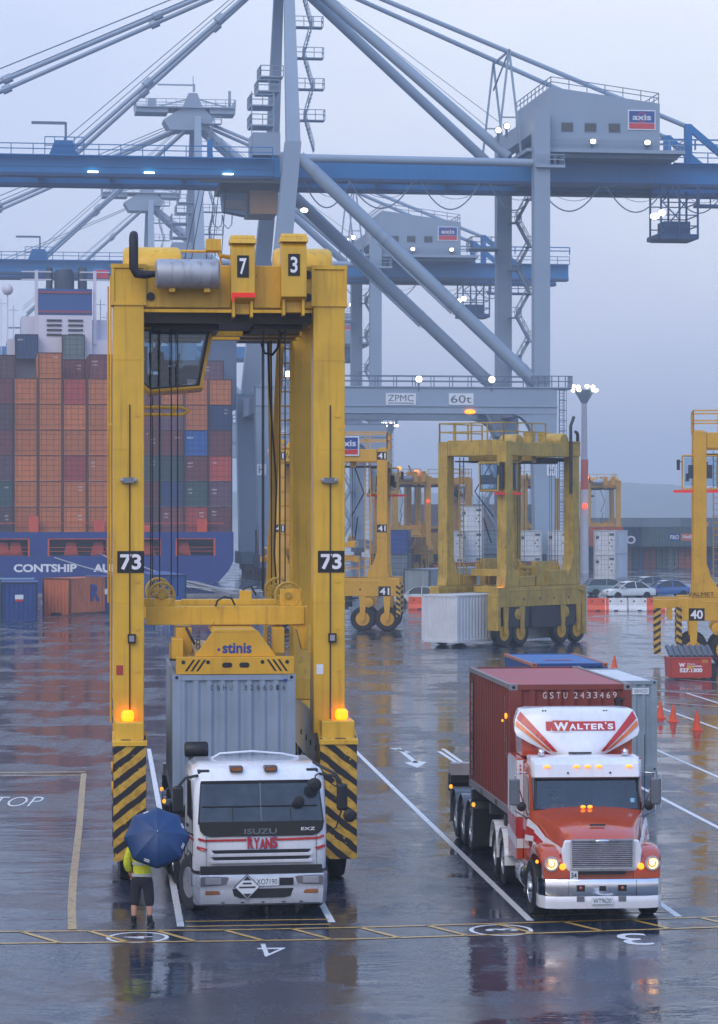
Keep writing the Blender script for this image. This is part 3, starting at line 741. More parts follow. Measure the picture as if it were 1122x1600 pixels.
    cb = MB().prism([(-4.0, 40.4), (-1.4, 39.9), (-1.4, 42.4), (-4.2, 42.4)], 'y', 8.4, 10.8); cab = cb.build('operator_cab', CRANED, root)
    MB().slab([(-4.02, 8.35, 40.7), (-1.6, 8.35, 40.4), (-1.6, 8.35, 41.6), (-4.14, 8.35, 41.6)], .05).build('window', DGLASS, cab)
    rp = MB()
    for u in (-9.5, -8.6, -6.6, -5.9, -4.6): rp.tube((u*.6-1, 8, 42.7), (u, 9, 29.2), .045, 4); 
    rp.build('hoist_ropes', ROPE, root)
    hb = MB().box(-9.8, -4.2, 7, 15, 28.2, 28.9); hb.box(-10.5, -3.6, 5, 17, 27.4, 27.9); hb.build('spreader', mat('spreader_ochre', (180, 140, 60), .5), root)
    for u in (-4.6, -3.5): MB().path([(u-.6, 8.3, 39.9), (u-.5, 8.3, 38.9), (u, 8.3, 38.4), (u+.4, 8.3, 38.9), (u+.45, 8.3, 39.9)], .06, 5).build('festoon_cable', CRANED, root)
    # festoon loops
    spans = [(4.5, 9.5), (9.5, 16.5), (17.5, 24), (25.2, 30.6), (30.6, 37.6), (38.3, 45.0), (45.8, 52)]
    for a, b in spans:
        pts = [(a + (b-a)*t/12, 4.7, 43.4 - 2.9*(1 - (2*t/12-1)**2)) for t in range(13)]
        MB().path(pts, .075, 5).build('festoon_cable', CRANED, root)
        pts = [(a+.6 + (b-a)*t/12, 5.0, 43.4 - 1.7*(1 - (2*t/12-1)**2)) for t in range(13)]
        MB().path(pts, .03, 4).build('festoon_cable', CRANED, root)
    # maintenance cage below the rear girder
    mc = MB(); u0, u1, v0, v1, z0, z1_ = 44.4, 48.6, 4, 9, 37.6, 43.4
    for u in (u0, (u0+u1)/2, u1):
        for v in (v0, v1): mc.beam((u, v, z0), (u, v, z1_), .2, .2)
    for z in (z0, z0+1.4, z0+2.6, 41.6):
        mc.beam((u0, v0, z), (u1, v0, z), .12, .12); mc.beam((u0, v1, z), (u1, v1, z), .12, .12); mc.beam((u1, v0, z), (u1, v1, z), .12, .12)
    mc.box(u0-.4, u1+.1, v0, v1, z0, z0+.5); mc.box(u0+.6, u1-.6, v0+1, v1-1, z0+.5, z0+2.0)
    mc.beam((u0, v0, z0+.5), (u1, v0, z1_), .14, .14); mc.beam((u0, v0, 41.6), (46.5, v0, z1_), .14, .14); mc.beam((u0+.2, v0, 41.6), (u0+2.2, v0, z0+2), .12, .12)
    mc.box(48.6, 58, 4.5, 6, 41.2, 41.5); mc.rail([(48.6, 4.5, 41.5), (58, 4.5, 41.5)], 1.2, 1.5, .06)
    for u in (49, 52, 55, 58): mc.beam((u, 5, 41.4), (u, 5, 43.5), .15, .15)
    mco = mc.build('maintenance_cage', BLUED, root)
    MB().ell((43.6, 3.8, 40.0), .5, .25, .36, 10).ell((44.5, 3.9, 40.4), .4, .25, .36, 10).build('floodlight', FLOOD, root)
    return root

cr0 = make_crane()
cr0.location = (-9.84, 296, 0)
tag(cr0, 'nearest grey and blue quay crane, with the 60t sign on its portal beam', 'crane', 'ship-to-shore cranes along the quay')
for Yd, lb in ((421, 'middle quay crane, its house showing below the nearest crane\'s girder'), (537, 'farthest quay crane, whose mast top shows below the nearest crane\'s blue boom')):
    c_ = copy_tree(cr0)
    c_.location = (-9.84 - (Yd - 296)*math.tan(QA), Yd, 0)
    c_['label'] = lb
    if Yd > 500:                                            # the farthest crane is an older, lower type with a short backreach
        for ch in list(c_.children):
            k_ = ch.name.split('.')[0]
            if k_ in ('boom', 'girder', 'girder_crosstie', 'walkway', 'machinery_house', 'house_deck', 'underboom_lamp', 'boom_post', 'stay_anchor'): ch.location.z -= 6.4
            if k_ == 'girder': ch.scale.x = .72
            if k_ in ('trolley', 'hoist_ropes', 'spreader', 'operator_cab', 'backstay', 'backstay_bracket', 'festoon_cable', 'maintenance_cage', 'stay_support_frame', 'walkway', 'outer_forestay', 'tie_beam') or (k_ == 'girder_crosstie' and ch.bound_box[0][0] > 42):
                for g_ in list(ch.children): bpy.data.objects.remove(g_)
                bpy.data.objects.remove(ch)
# ================================================================ people
def skin(name, joints, edges, m, parent=None, sub=2, root_i=0):
    """joints: list of (xyz, rx, ry)"""
    me = bpy.data.meshes.new(name)
    me.from_pydata([j[0] for j in joints], edges, []); me.materials.append(m)
    o = bpy.data.objects.new(name, me); COL.objects.link(o)
    md = o.modifiers.new('skin', 'SKIN'); md.use_smooth_shade = True
    if not me.skin_vertices:
        me.attributes  # ensure layer
    sv = me.skin_vertices[0].data if len(me.skin_vertices) else None
    if sv is None:
        bm = bmesh.new(); bm.from_mesh(me); bm.verts.layers.skin.verify(); bm.to_mesh(me); bm.free(); sv = me.skin_vertices[0].data
    for i, j in enumerate(joints):
        sv[i].radius = (j[1], j[2]); sv[i].use_root = (i == root_i)
    sb = o.modifiers.new('sub', 'SUBSURF'); sb.levels = sb.render_levels = sub
    if parent is not None: o.parent = parent
    return o

def make_pedestrian(parent):
    # facing +y, feet at the origin, 1.76 m tall
    hip = (0, 0, .93)
    J = [(hip, .15, .11), ((0, -.01, 1.12), .14, .10), ((0, -.02, 1.32), .165, .115), ((0, -.01, 1.44), .13, .09), ((0, .015, 1.53), .055, .055),
         ((0, .03, 1.60), .075, .085), ((0, .035, 1.68), .085, .10), ((0, .03, 1.745), .06, .07)]
    E = [(i, i+1) for i in range(7)]
    def limb(start, pts):
        prev = start
        for p, r in pts:
            J.append((p, r, r)); E.append((prev, len(J)-1)); prev = len(J)-1
        return prev
    limb(0, [((-.11, 0, .88), .095), ((-.135, .01, .50), .062), ((-.14, -.02, .36), .060), ((-.145, -.02, .10), .042), ((-.155, .02, .045), .045), ((-.17, .15, .03), .036)])
    limb(0, [((.10, 0, .88), .095), ((.135, .02, .50), .062), ((.14, -.01, .36), .060), ((.145, -.01, .10), .042), ((.16, .03, .045), .045), ((.185, .16, .03), .036)])
    # left arm down and bent forward, hand at the front; right arm bent up holding the shaft
    lh = limb(3, [((-.18, -.01, 1.42), .065), ((-.255, -.04, 1.14), .048), ((-.225, .06, .95), .038), ((-.215, .10, .90), .035)])
    rh = limb(3, [((.18, -.01, 1.42), .065), ((.27, -.02, 1.17), .048), ((.215, .20, 1.27), .037), ((.20, .24, 1.31), .034)])
    for a, f in ((lh, [(-.012, .012, -.05), (-.004, .02, -.055), (.006, .024, -.055), (.014, .022, -.048)]), (rh, [(-.05, .03, .025), (-.052, .032, .005), (-.052, .03, -.015), (-.045, .028, -.032)])):
        c = J[a][0]
        for q in f:
            p1 = (c[0]+q[0], c[1]+q[1], c[2]+q[2]); p2 = (c[0]+q[0]*1.6, c[1]+q[1]*.4, c[2]+q[2]*1.5)
            J.append((p1, .009, .009)); E.append((a, len(J)-1)); J.append((p2, .008, .008)); E.append((len(J)-2, len(J)-1))
        th = (c[0] + (.03 if f[0][0] > -.03 else -.02), c[1]-.02, c[2] + (.0 if f[0][0] > -.03 else .04))
        J.append((th, .011, .011)); E.append((a, len(J)-1))
    body = skin('body', J, E, SKIN, parent)
    # jacket: torso and sleeves
    JJ = [((0, 0, .87), .185, .135), ((0, -.01, 1.0), .178, .13), ((0, -.015, 1.18), .178, .13), ((0, -.02, 1.34), .195, .135), ((0, -.01, 1.455), .13, .10), ((0, .01, 1.52), .075, .075)]
    EE = [(i, i+1) for i in range(5)]
    def sl(pts):
        prev = 4
        for p, r in pts:
            JJ.append((p, r, r)); EE.append((prev, len(JJ)-1)); prev = len(JJ)-1
    sl([((-.20, -.01, 1.42), .088), ((-.275, -.045, 1.14), .075), ((-.24, .04, .985), .062)])
    sl([((.20, -.01, 1.42), .088), ((.29, -.02, 1.17), .075), ((.235, .16, 1.25), .062)])
    jk = skin('jacket', JJ, EE, HIVIS, parent, root_i=2)
    def band(z, rx, ry, hh_=.05, cy=-.012, n=28):
        bd = MB()
        for i in range(n):
            a0, a1 = 2*pi*i/n, 2*pi*(i+1)/n
            bd.poly([(rx*math.cos(a0), cy+ry*math.sin(a0), z), (rx*math.cos(a1), cy+ry*math.sin(a1), z), (rx*math.cos(a1), cy+ry*math.sin(a1), z+hh_), (rx*math.cos(a0), cy+ry*math.sin(a0), z+hh_)])
        bd.build('reflective_band', REFL, jk, smooth=60)
    band(.915, .188, .140); band(1.12, .184, .138)
    # long shorts
    SJ = [((0, 0, .96), .165, .125), ((0, 0, .86), .16, .125)]; SE = [(0, 1)]
    for sg in (-1, 1):
        prev = 1
        for p, r in [((sg*.105, 0, .78), .115), ((sg*.13, .01, .52), .098), ((sg*.138, -.005, .34), .094)]:
            SJ.append((p, r, r*1.0)); SE.append((prev, len(SJ)-1)); prev = len(SJ)-1
    skin('shorts', SJ, SE, CLOTHD, parent)
    for sg in (-1, 1):
        skin('boot', [((sg*.143, -.02, .235), .056, .056), ((sg*.145, -.02, .10), .056, .056), ((sg*.155, .0, .05), .055, .05), ((sg*.175, .14, .045), .046, .042)], [(0, 1), (1, 2), (2, 3)], BLK, parent, root_i=1)
    hr = MB().ell((0, .02, 1.69), .092, .105, .085, 14); hr.build('hair', mat('dark_hair', (50, 40, 36), .7), parent, smooth=80)
    fc = MB().ell((0, .135, 1.645), .014, .02, .022, 8); fc.build('nose', SKIN, parent, smooth=80)
    ey = MB().ell((-.03, .118, 1.665), .011, .008, .008, 8); ey.build('eye', DARK, parent); MB().ell((.03, .118, 1.665), .011, .008, .008, 8).build('eye', DARK, parent)
    return body

ped_at = G(222, 1448)
ped = empty('person', ped_at, -.12, 'person in a yellow hi-vis jacket and dark shorts, standing under a blue umbrella', 'person')
make_pedestrian(ped)
# umbrella resting back over the shoulder
ub = empty('umbrella', (0, 0, 0), 0, 'blue panelled umbrella with small white logos, held by the person in the yellow jacket', 'umbrella')
hand = ped_at + Vector((.20*math.cos(-.12) - .24*math.sin(-.12), .24*math.cos(-.12) + .20*math.sin(-.12), 1.31))
apex = P(246, 1300, 48.74)
ax = (apex - hand).normalized()
ua = ax.cross(Vector((0, 0, 1))).normalized(); ub_ = ax.cross(ua)
cen = apex - ax * .27
R0 = .585
cm = MB(); seg = 8; sub = 6
def canopy_pt(t, ang, rim=False):
    # t 0..1 from apex to rim; panels sag between the ribs
    k = (ang / (2*pi) * seg) % 1.0; sag = math.cos((k - .5) * pi)          # 1 at mid-panel
    r = R0 * math.sin(t * 1.25) / math.sin(1.25) * (1 - .085 * sag * t)
    d = .27 * (math.cos(t * 1.25) - math.cos(1.25)) / (1 - math.cos(1.25)) - .045 * sag * t * (1 - .6 * t)
    return cen + ua * (r * math.cos(ang)) + ub_ * (r * math.sin(ang)) + ax * d
NA = seg * 6
for i in range(8):
    for j in range(NA):
        a0, a1 = 2*pi*j/NA, 2*pi*(j+1)/NA
        q = [canopy_pt(i/8, a0), canopy_pt((i+1)/8, a0), canopy_pt((i+1)/8, a1), canopy_pt(i/8, a1)]
        cm.poly(q if i else q[:1] + q[1:3])
UMB = mat('umbrella_cloth', (16, 56, 104), .5, dirt=.15, scale=5)
cm_me = cm.mesh('canopy', UMB)
bm = bmesh.new(); bm.from_mesh(cm_me); bmesh.ops.remove_doubles(bm, verts=bm.verts, dist=.0005); bmesh.ops.recalc_face_normals(bm, faces=bm.faces)
for f in bm.faces: f.smooth = True
bm.to_mesh(cm_me); bm.free(); cm_me.set_sharp_from_angle(angle=math.radians(14))
can = inst('canopy', cm_me, ub)
sol = can.modifiers.new('solid', 'SOLIDIFY'); sol.thickness = .004; sol.offset = -1
MB().tube(apex + ax * .05, hand - ax * .16, .009, 8).build('shaft', CHROME, ub, smooth=40)
MB().path([hand - ax*.10, hand - ax*.17, hand - ax*.20 + ua*.03, hand - ax*.18 + ua*.06], .016, 8).build('handle', BLK, ub, smooth=40)
rb = MB()
for k in range(seg):
    a = 2*pi*k/seg; rb.path([canopy_pt(t/6, a) - ax*.012 for t in range(0, 7)], .004, 4)
    rb.tube(canopy_pt(.5, a) - ax*.012, apex - ax*.40, .0035, 4)
rb.build('ribs', STEEL, ub)
for k, t in ((1.5, .8), (4.5, .8), (6.5, .8), (3.5, .8)):
    lg = MB(); a = 2*pi*k/seg; c = canopy_pt(t, a); er = (canopy_pt(t+.05, a) - canopy_pt(t-.05, a)).normalized(); ea = (canopy_pt(t, a+.05) - canopy_pt(t, a-.05)).normalized()
    nn = ea.cross(er).normalized(); nn = nn if nn.dot(ax) > 0 else -nn; c = c + nn * .008
    for q in (-.022, .012): lg.poly([c + ea*(-.05) + er*q, c + ea*.05 + er*q, c + ea*.05 + er*(q+.02), c + ea*(-.05) + er*(q+.02)])
    lg.build('logo', WHT, ub, recalc=False)

def make_driver(name, loc, rot, label, top=CLOTHB, parent_scale=1.0):
    """seated person facing +x in local space, seat height at z=0"""
    p = empty(name, loc, rot, label, 'person')
    J = [((0, 0, .12), .14, .13), ((-.04, 0, .35), .13, .16), ((-.05, 0, .52), .11, .15), ((-.03, 0, .60), .055, .055), ((.0, 0, .68), .075, .07), ((.01, 0, .76), .095, .08), ((.0, 0, .82), .06, .06)]
    E = [(i, i+1) for i in range(6)]
    def limb(s, pts):
        q = s
        for a, r in pts: J.append((a, r, r)); E.append((q, len(J)-1)); q = len(J)-1
        return q
    for sg in (-1, 1):
        limb(0, [((.08, sg*.1, .11), .09), ((.46, sg*.13, .14), .065), ((.58, sg*.13, -.26), .045), ((.70, sg*.13, -.30), .04)])
        hnd = limb(2, [((-.04, sg*.2, .50), .06), ((.10, sg*.25, .28), .045), ((.38, sg*.14, .30), .035), ((.44, sg*.13, .31), .033)])
        c = J[hnd][0]
        for k in range(4):
            J.append(((c[0]+.05, c[1]-.02+.013*k, c[2]+.01), .008, .008)); E.append((hnd, len(J)-1)); J.append(((c[0]+.06, c[1]-.02+.013*k, c[2]-.03), .007, .007)); E.append((len(J)-2, len(J)-1))
        J.append(((c[0]+.02, c[1]-sg*.035, c[2]+.03), .009, .009)); E.append((hnd, len(J)-1))
    skin('body', J, E, SKIN, p, 1)
    JJ = [((0, 0, .10), .16, .15), ((-.04, 0, .35), .145, .175), ((-.05, 0, .53), .12, .16)]; EE = [(0, 1), (1, 2)]
    for sg in (-1, 1):
        q = 2
        for a, r in [((-.04, sg*.21, .50), .075), ((.10, sg*.26, .28), .06), ((.33, sg*.15, .295), .048)]: JJ.append((a, r, r)); EE.append((q, len(JJ)-1)); q = len(JJ)-1
    skin('jacket', JJ, EE, top, p, 1, root_i=1)
    TJ = [((0, 0, .10), .155, .145)]; TE = []
    for sg in (-1, 1):
        q = 0
        for a, r in [((.10, sg*.1, .11), .10), ((.46, sg*.13, .14), .08), ((.57, sg*.13, -.20), .062)]: TJ.append((a, r, r)); TE.append((q, len(TJ)-1)); q = len(TJ)-1
    skin('trousers', TJ, TE, CLOTHD, p, 1)
    MB().ell((-.005, 0, .785), .105, .09, .075, 12).build('hair', mat('brown_hair', (70, 50, 40), .7), p, smooth=80)
    return p
# ================================================================ straddle carriers  (x across, y along the machine, front face of the legs at y=0)
LX = ((-2.37, -1.75), (1.67, 2.31))
CL = 6.9                                         # rear face of the rear legs
def wheel_mesh(r, w_, rimcol, hub=.5, nlug=8):
    ty = MB().lathe([(r*.56, -w_*.42), (r*.80, -w_*.5), (r*.96, -w_*.44), (r, -w_*.3), (r, w_*.3), (r*.96, w_*.44), (r*.80, w_*.5), (r*.56, w_*.42)], (0, 0, 0), 'x', 28, 0)
    for k in range(5): ty.lathe([(r*1.003, -w_*.3+k*w_*.15-.006), (r*1.003, -w_*.3+k*w_*.15+.006)], (0, 0, 0), 'x', 28, 0, caps=False)
    rm = MB()
    rm.lathe([(r*.57, -w_*.44), (r*.52, -w_*.46), (r*.48, -w_*.25), (r*.30, -w_*.18), (r*.26, -w_*.40), (r*.12, -w_*.46), (r*.12, w_*.46), (r*.26, w_*.40), (r*.30, w_*.18), (r*.48, w_*.25), (r*.52, w_*.46), (r*.57, w_*.44)], (0, 0, 0), 'x', 24, 0)
    for k in range(nlug):
        a = 2*pi*k/nlug
        for sg in (-1, 1): rm.lathe([(r*.035, sg*w_*.20), (r*.03, sg*w_*.36)], (0, r*.37*math.cos(a), r*.37*math.sin(a)), 'x', 6, 0)
    return ty.mesh('tyre', RUB, 35), rm.mesh('rim', rimcol, 35)
SW = wheel_mesh(.75, .42, YELF)
def add_wheel(parent, me, loc, rotz=0, name='wheel'):
    w_ = inst(name, me[0], parent, loc, (0, 0, rotz)); inst('rim', me[1], w_)
    return w_
def plate(mb, t, x, y, z, w_, hh_, d='front', mk=0, ml=1, wf=.78, hf=.72, bold=.025, th=.012):
    o = {'front': (0, -1, 0), 'left': (-1, 0, 0), 'right': (1, 0, 0), 'back': (0, 1, 0)}[d]
    if d in ('front', 'back'): mb.box(x-w_/2, x+w_/2, min(y, y+o[1]*th), max(y, y+o[1]*th), z-hh_/2, z+hh_/2, mk)
    else: mb.box(min(x, x+o[0]*th), max(x, x+o[0]*th), y-w_/2, y+w_/2, z-hh_/2, z+hh_/2, mk)
    e = th + .004
    mb.text(t, (x+o[0]*e, y+o[1]*e, z), w_*wf, hh_*hf, d, ml, bold)
    return mb

def make_carrier(num, hero=False, Y=None, lift=0.0):
    Y = Y or YEL
    root = empty('straddle_carrier')
    # ------------------------------------------------ legs, frame
    for si, (xa, xb) in enumerate(LX):
        for front in (True, False):
            y0, y1 = (0, .62) if front else (CL-.62, CL); s_ = 1
            ym = (y0+y1)/2
            prof = [(y0-.0, 12.35), (y1+.0, 12.35), (y1, 4.9), (y1+.22, 4.2), (y1+.55, 3.7), (y1+.62, 3.25), (y0-.10, 3.25), (y0-.04, 3.7), (y0, 4.2)] if front else \
                   [(y0, 12.35), (y1, 12.35), (y1, 4.2), (y1+.04, 3.7), (y1+.10, 3.25), (y0-.62, 3.25), (y0-.55, 3.7), (y0-.22, 4.2), (y0, 4.9)]
            if hero and front: prof = [(y0, 12.35), (y1, 12.35), (y1, 4.9), (y1+.3, 4.0), (y1+.3, 2.95), (y0, 2.95)]
            lb = MB().prism(prof, 'x', xa, xb)
            leg = lb.build('leg', Y, root, bevel=.02)
            if front:
                fl = MB().box(xa-.05, xb+.05, -.035, .66, 11.60, 11.66).box(xa-.05, xb+.05, -.035, .66, 12.35, 12.43)
                fl.box(xa-.04, xa+.02, -.03, .0, 11.66, 12.35).box(xb-.02, xb+.04, -.03, 0, 11.66, 12.35)
                fl.build('leg_head', Y, leg)
                if hero:
                    xc = (xa+xb)/2
                    pm = plate(MB(), '73', xc + .04, -.002, 6.43, .54, .44, 'front', bold=.03); pm.build('number_plate', [PLATE, WHT], leg)
                    cd = MB().tube((xc+.02, -.025, 3.0), (xc+.02, -.025, 9.6), .014, 6, 0)
                    cd.build('conduit', DARK, leg)
                    if si == 0: MB().tube((xa-.05, .1, 3.2), (xa-.05, .1, 12.2), .022, 6).tube((xa-.10, .35, 5.6), (xa-.10, .35, 12.0), .02, 6).beam((xa-.1, .1, 9.2), (xa-.02, .1, 9.2), .05, .05).build('pipe', Y, leg)
                    lm = MB().box(xc-.11, xc+.11, -.09, -.0, 8.02, 8.13, 0); lm.ell((xc-.13, -.06, 8.075), .045, .05, .05, 8, 1).ell((xc+.13, -.06, 8.075), .045, .05, .05, 8, 1); lm.build('work_light', [STEEL, LENSW], leg)
                    lm = MB().box(xc-.02, xc+.14, -.10, 0, 4.80, 4.98, 0).box(xc+.01, xc+.11, -.105, -.10, 4.83, 4.95, 1); lm.build('work_light', [BLK, LENSW], leg)
                    bx = xc + (-.02 if si == 0 else .24)
                    bc = MB().box(bx-.06, bx+.06, -.14, 0, 3.15, 3.24, 1); bc.lathe([(.10, 0), (.13, .05), (.13, .16), (.09, .21)], (bx, -.12, 3.24), 'z', 14, 0); bc.tube((bx, -.12, 3.0), (bx, -.12, 3.2), .015, 5, 1)
                    bc.build('amber_beacon', [AMB, DARK], leg)
                    ws_ = MB()
                    for zz in (5.6, 8.7, 10.5): ws_.box(xa-.006, xb+.006, -.006, .626, zz, zz+.03)
                    ws_.build('weld_seam', Y, leg)
                    MB().box(xa+.06, xa+.2, -.004, .001, 4.15, 4.35).build('warning_label', SIGNW if si else mat('label_red', (170, 60, 50), .5), leg)
                    bt = MB()
                    for zz in (4.25, 5.1, 6.05, 9.4): bt.lathe([(.05, -.02), (.05, .0)], (xc+.17, 0, zz), 'y', 10)
                    bt.build('cover_bolt', Y, leg)
        # side beams, wheels
        side = MB().box(xa+.02, xb-.02, .64, CL-.64, 11.55, 12.3); side.build('side_beam', Y, root, bevel=.015)
        o_ = (xa - .05, xb + .02) if si == 0 else (xa - .02, xb + .05)
        if hero: o_ = (-2.37, -1.72) if si == 0 else (1.76, 2.50)
        xs0, xs1 = o_
        sb = MB().box(xs0+.04, xs1-.04, -.55, CL+.75, 2.15, 3.24, 0); sb.box(xs0+.03, xs1-.03, .5, CL-.4, 3.0, 3.1, 0)
        for yy in (1.0, 2.4, 3.7, 5.2): sb.box(xs0+.02, xs1-.02, yy, yy+.1, 2.5, 2.62, 1)
        sill = sb.build('base_beam', [Y, DARK], root, bevel=.02)
        for yw in ((.45, 2.05, 4.95, 6.55) if hero else (.05, 1.55, 5.4, 6.9)):
            xc = (xs0+xs1)/2
            add_wheel(root, SW, (xc, yw, .75))
            MB().prism([(yw-.22, 2.15), (yw+.22, 2.15), (yw+.12, .6), (yw-.12, .6)], 'x', xc+.24, xc+.32).prism([(yw-.22, 2.15), (yw+.22, 2.15), (yw+.12, .6), (yw-.12, .6)], 'x', xc-.32, xc-.24).tube((xc-.34, yw, .75), (xc+.34, yw, .75), .1, 8).build('wheel_fork', DARK if hero else Y, root)
        for yd in (1.25, 5.75):
            MB().lathe([(.26, -.30), (.30, -.28), (.30, .28), (.26, .30)], ((xs0+xs1)/2, yd, 1.75), 'x', 16).lathe([(.14, -.36), (.14, .36)], ((xs0+xs1)/2, yd, 1.75), 'x', 12).build('drive_sprocket', Y, root)
        # striped ends over the outer wheels
        sm_ = Y if not num else STRL if si == 0 else STRR
        e1 = MB().prism([(-.62, .48), (-.30, .48), (-.30, 2.96), (-.56, 2.90), (-.62, 2.80)], 'x', xs0, xs1, 0)
        e1.prism([(-.66, 2.86), (.02, 3.02), (.02, 2.94), (-.66, 2.78)], 'x', xs0-.02, xs1+.02, 1)
        if hero: e1.box(xs0+.005, xs0+.06, -.3, 1.2, .6, 2.2, 0).box(xs1-.06, xs1-.005, -.3, 1.2, .6, 2.2, 0)
        e1.build('wheel_guard', [sm_, Y], root)
        e2 = MB().prism([(CL+.82, .9), (CL+.55, .9), (CL+.55, 2.9), (CL+.82, 2.8)], 'x', xs0, xs1, 0); e2.build('wheel_guard', [sm_, Y], root)
        if not hero and num:
            xo = xs0 - .001 if si == 0 else xs1 + .001
            d = 'left' if si == 0 else 'right'
            for yy, zz, ww, hh2 in ((.1, 2.45, .75, .6), (CL-.15, 2.45, .75, .6)):
                plate(MB(), num, xs0+.04 if si == 0 else xs1-.04, yy, zz, ww, hh2, d).build('number_plate', [PLATE, WHT], sill)
            xl = xa if si == 0 else xb
            for yy in (.32, CL-.31):
                for zz in ((11.9, 6.3) if num == '41' else ()): plate(MB(), num, xl, yy, zz, .58, .48, d).build('number_plate', [PLATE, WHT], root)
            MB().text('VALMET', (xl + (-.07 if si == 0 else .07), .75 if si else CL-.75, 3.17), 1.35, .16, d, 0, .03).build('maker_name', BLK, sill) if False else None
    for yy, nm in ((0.03, 'cross_beam'), (CL-.5, 'cross_beam')):
        MB().box(LX[0][1]+.002, LX[1][0]-.002, yy, yy+.47, 11.56, 12.42).build(nm, Y, root, bevel=.02)
    ed = MB().box(LX[0][1]+.002, LX[1][0]-.002, .52, 3.0, 11.28, 11.5, 0); ed.box(-1.6, -.2, 1.0, 2.8, 11.17, 11.27, 0); ed.box(.5, 1.5, .9, 2.4, 11.19, 11.27, 0)
    for yy in (3.3, 4.6): ed.box(LX[0][1]+.002, LX[1][0]-.002, yy, yy+.35, 11.2, 11.55, 1)
    ed.box(-1.74, -.4, 3.0, CL-.6, 11.22, 11.3, 0); ed.box(.4, 1.6, 3.0, CL-.6, 11.22, 11.3, 0)
    ed.build('engine_deck', [mat('oily_deck', (66, 58, 52), .5, dirt=.5, streak=.3), Y], root)
    # ------------------------------------------------ engine end on top
    MB().lathe([(.0, -2.18), (.40, -2.16), (.46, -2.08), (.46, -1.06), (.42, -1.0), (.0, -.98)], (0, 1.15, 12.42), 'x', 20).build('drum_housing', Y, root, smooth=40)
    MB().lathe([(.0, .90), (.40, .92), (.46, 1.0), (.46, 2.04), (.40, 2.12), (.0, 2.13)], (0, 1.15, 12.42), 'x', 20).build('drum_housing', Y, root, smooth=40)
    mf = MB().lathe([(.0, -1.54), (.22, -1.54), (.29, -1.50), (.30, -1.42), (.30, -.36), (.29, -.28), (.22, -.24), (.0, -.24)], (0, -.42, 12.20), 'x', 24, 0)
    for xx in (-1.2, -.5): mf.box(xx-.06, xx+.06, -.5, .03, 11.84, 11.95, 1)
    mf.build('muffler', [RUST, Y], root, smooth=40)
    MB().path([(-1.53, -.42, 12.2), (-1.72, -.42, 12.18), (-1.90, -.42, 12.2), (-1.965, -.42, 12.32), (-1.965, -.42, 12.8), (-1.965, -.36, 12.92), (-1.96, -.2, 13.0)], [.06, .085, .095, .095, .095, .095, .085], 14).build('exhaust_pipe', mat('sooty_pipe', (34, 32, 44), .6, dirt=.25), root, smooth=50)
    for xa, xb, dg, t in ((-.02, .46, '7', 0), (.99, 1.50, '3', .04)):
        hd = MB().prism([(-.46, 11.72+t), (.02, 11.55+t), (.02, 12.86+t), (-.34, 12.86+t), (-.44, 12.72+t)], 'x', xa, xb)
        hd.prism([(-.50, 12.82+t), (.05, 12.82+t), (.05, 12.92+t), (-.46, 12.92+t)], 'x', xa-.03, xb+.03); hd.prism([(-.46, 12.92+t), (.05, 12.92+t), (.05, 12.99+t), (-.42, 12.99+t)], 'x', xa+.0, xb-.0)
        hd.box(xa+.03, xa+.09, -.34, .05, 11.35+t, 11.75+t).box(xb-.09, xb-.03, -.34, .05, 11.35+t, 11.75+t).box(xa+.09, xb-.09, -.2, -.05, 11.42+t, 11.68+t)
        ho = hd.build('intake_hood', Y, root, bevel=.012)
        if hero:
            xc = (xa+xb)/2
            plate(MB(), dg, xc, -.455, 12.36+t, .235, .44, 'front', bold=.02, wf=.60, hf=.74).build('number_plate', [PLATE, WHT], ho)
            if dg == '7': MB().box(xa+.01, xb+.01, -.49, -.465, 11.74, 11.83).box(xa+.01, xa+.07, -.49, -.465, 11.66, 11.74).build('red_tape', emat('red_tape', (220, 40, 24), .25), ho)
    pp = MB(); pp.path([(-1.0, .25, 12.42), (-1.0, .25, 12.72), (-.2, .25, 12.72), (-.2, .25, 12.42)], .03, 8); pp.path([(-.02, .2, 12.6), (-.2, .1, 12.62), (-.3, .1, 12.8), (-.4, .1, 12.85)], .05, 8); pp.box(-.5, -.2, .0, .4, 12.72, 12.95)
    pp.build('coolant_pipe', Y, root)
    gm = MB()
    for xx, zz in ((-1.62, 11.78), (1.56, 11.78), (1.56, 12.24)): gm.lathe([(.085, -.03), (.085, .03)], (xx, .02, zz), 'y', 14)
    gm.build('rubber_grommet', BLK, root)
    if not hero:
        rl = MB(); rl.rail([(-2.2, 3, 12.35), (-2.2, CL, 12.35), (2.2, CL, 12.35), (2.2, 3, 12.35)], 1.0, 1.2, .035); rl.build('top_railing', Y, root)
        MB().path([(-2.42, .9, 9.5), (-2.42, .9, 13.3), (-2.42, .6, 13.8)], .09, 8).build('exhaust_stack', DARK, root)
    # ------------------------------------------------ driver's cab hung under the top frame on the left
    cy0, cy1 = (1.7, 3.3) if hero else (CL-1.2, CL+.55)
    if hero: poly = [(-2.25, 11.28), (-.28, 11.28), (-.52, 10.02), (-1.62, 9.93), (-2.0, 10.25), (-2.25, 10.3)]
    else: poly = [(-2.3, 11.2), (-.9, 11.2), (-.95, 9.6), (-2.25, 9.6)]
    cbm = MB(); xz = poly
    inn = [(x*.93 + (-1.35)*.07, z*.93 + 10.62*.07) for x, z in poly] if hero else [(x*.88 + (-1.6)*.12, z*.88 + 10.4*.12) for x, z in poly]
    for yy in (cy0, cy1 - .06):
        for i in range(len(poly)):
            a, b = poly[i], poly[(i+1) % len(poly)]; c, d = inn[(i+1) % len(poly)], inn[i]
            cbm.prism([a, b, c, d], 'y', yy, yy+.06)
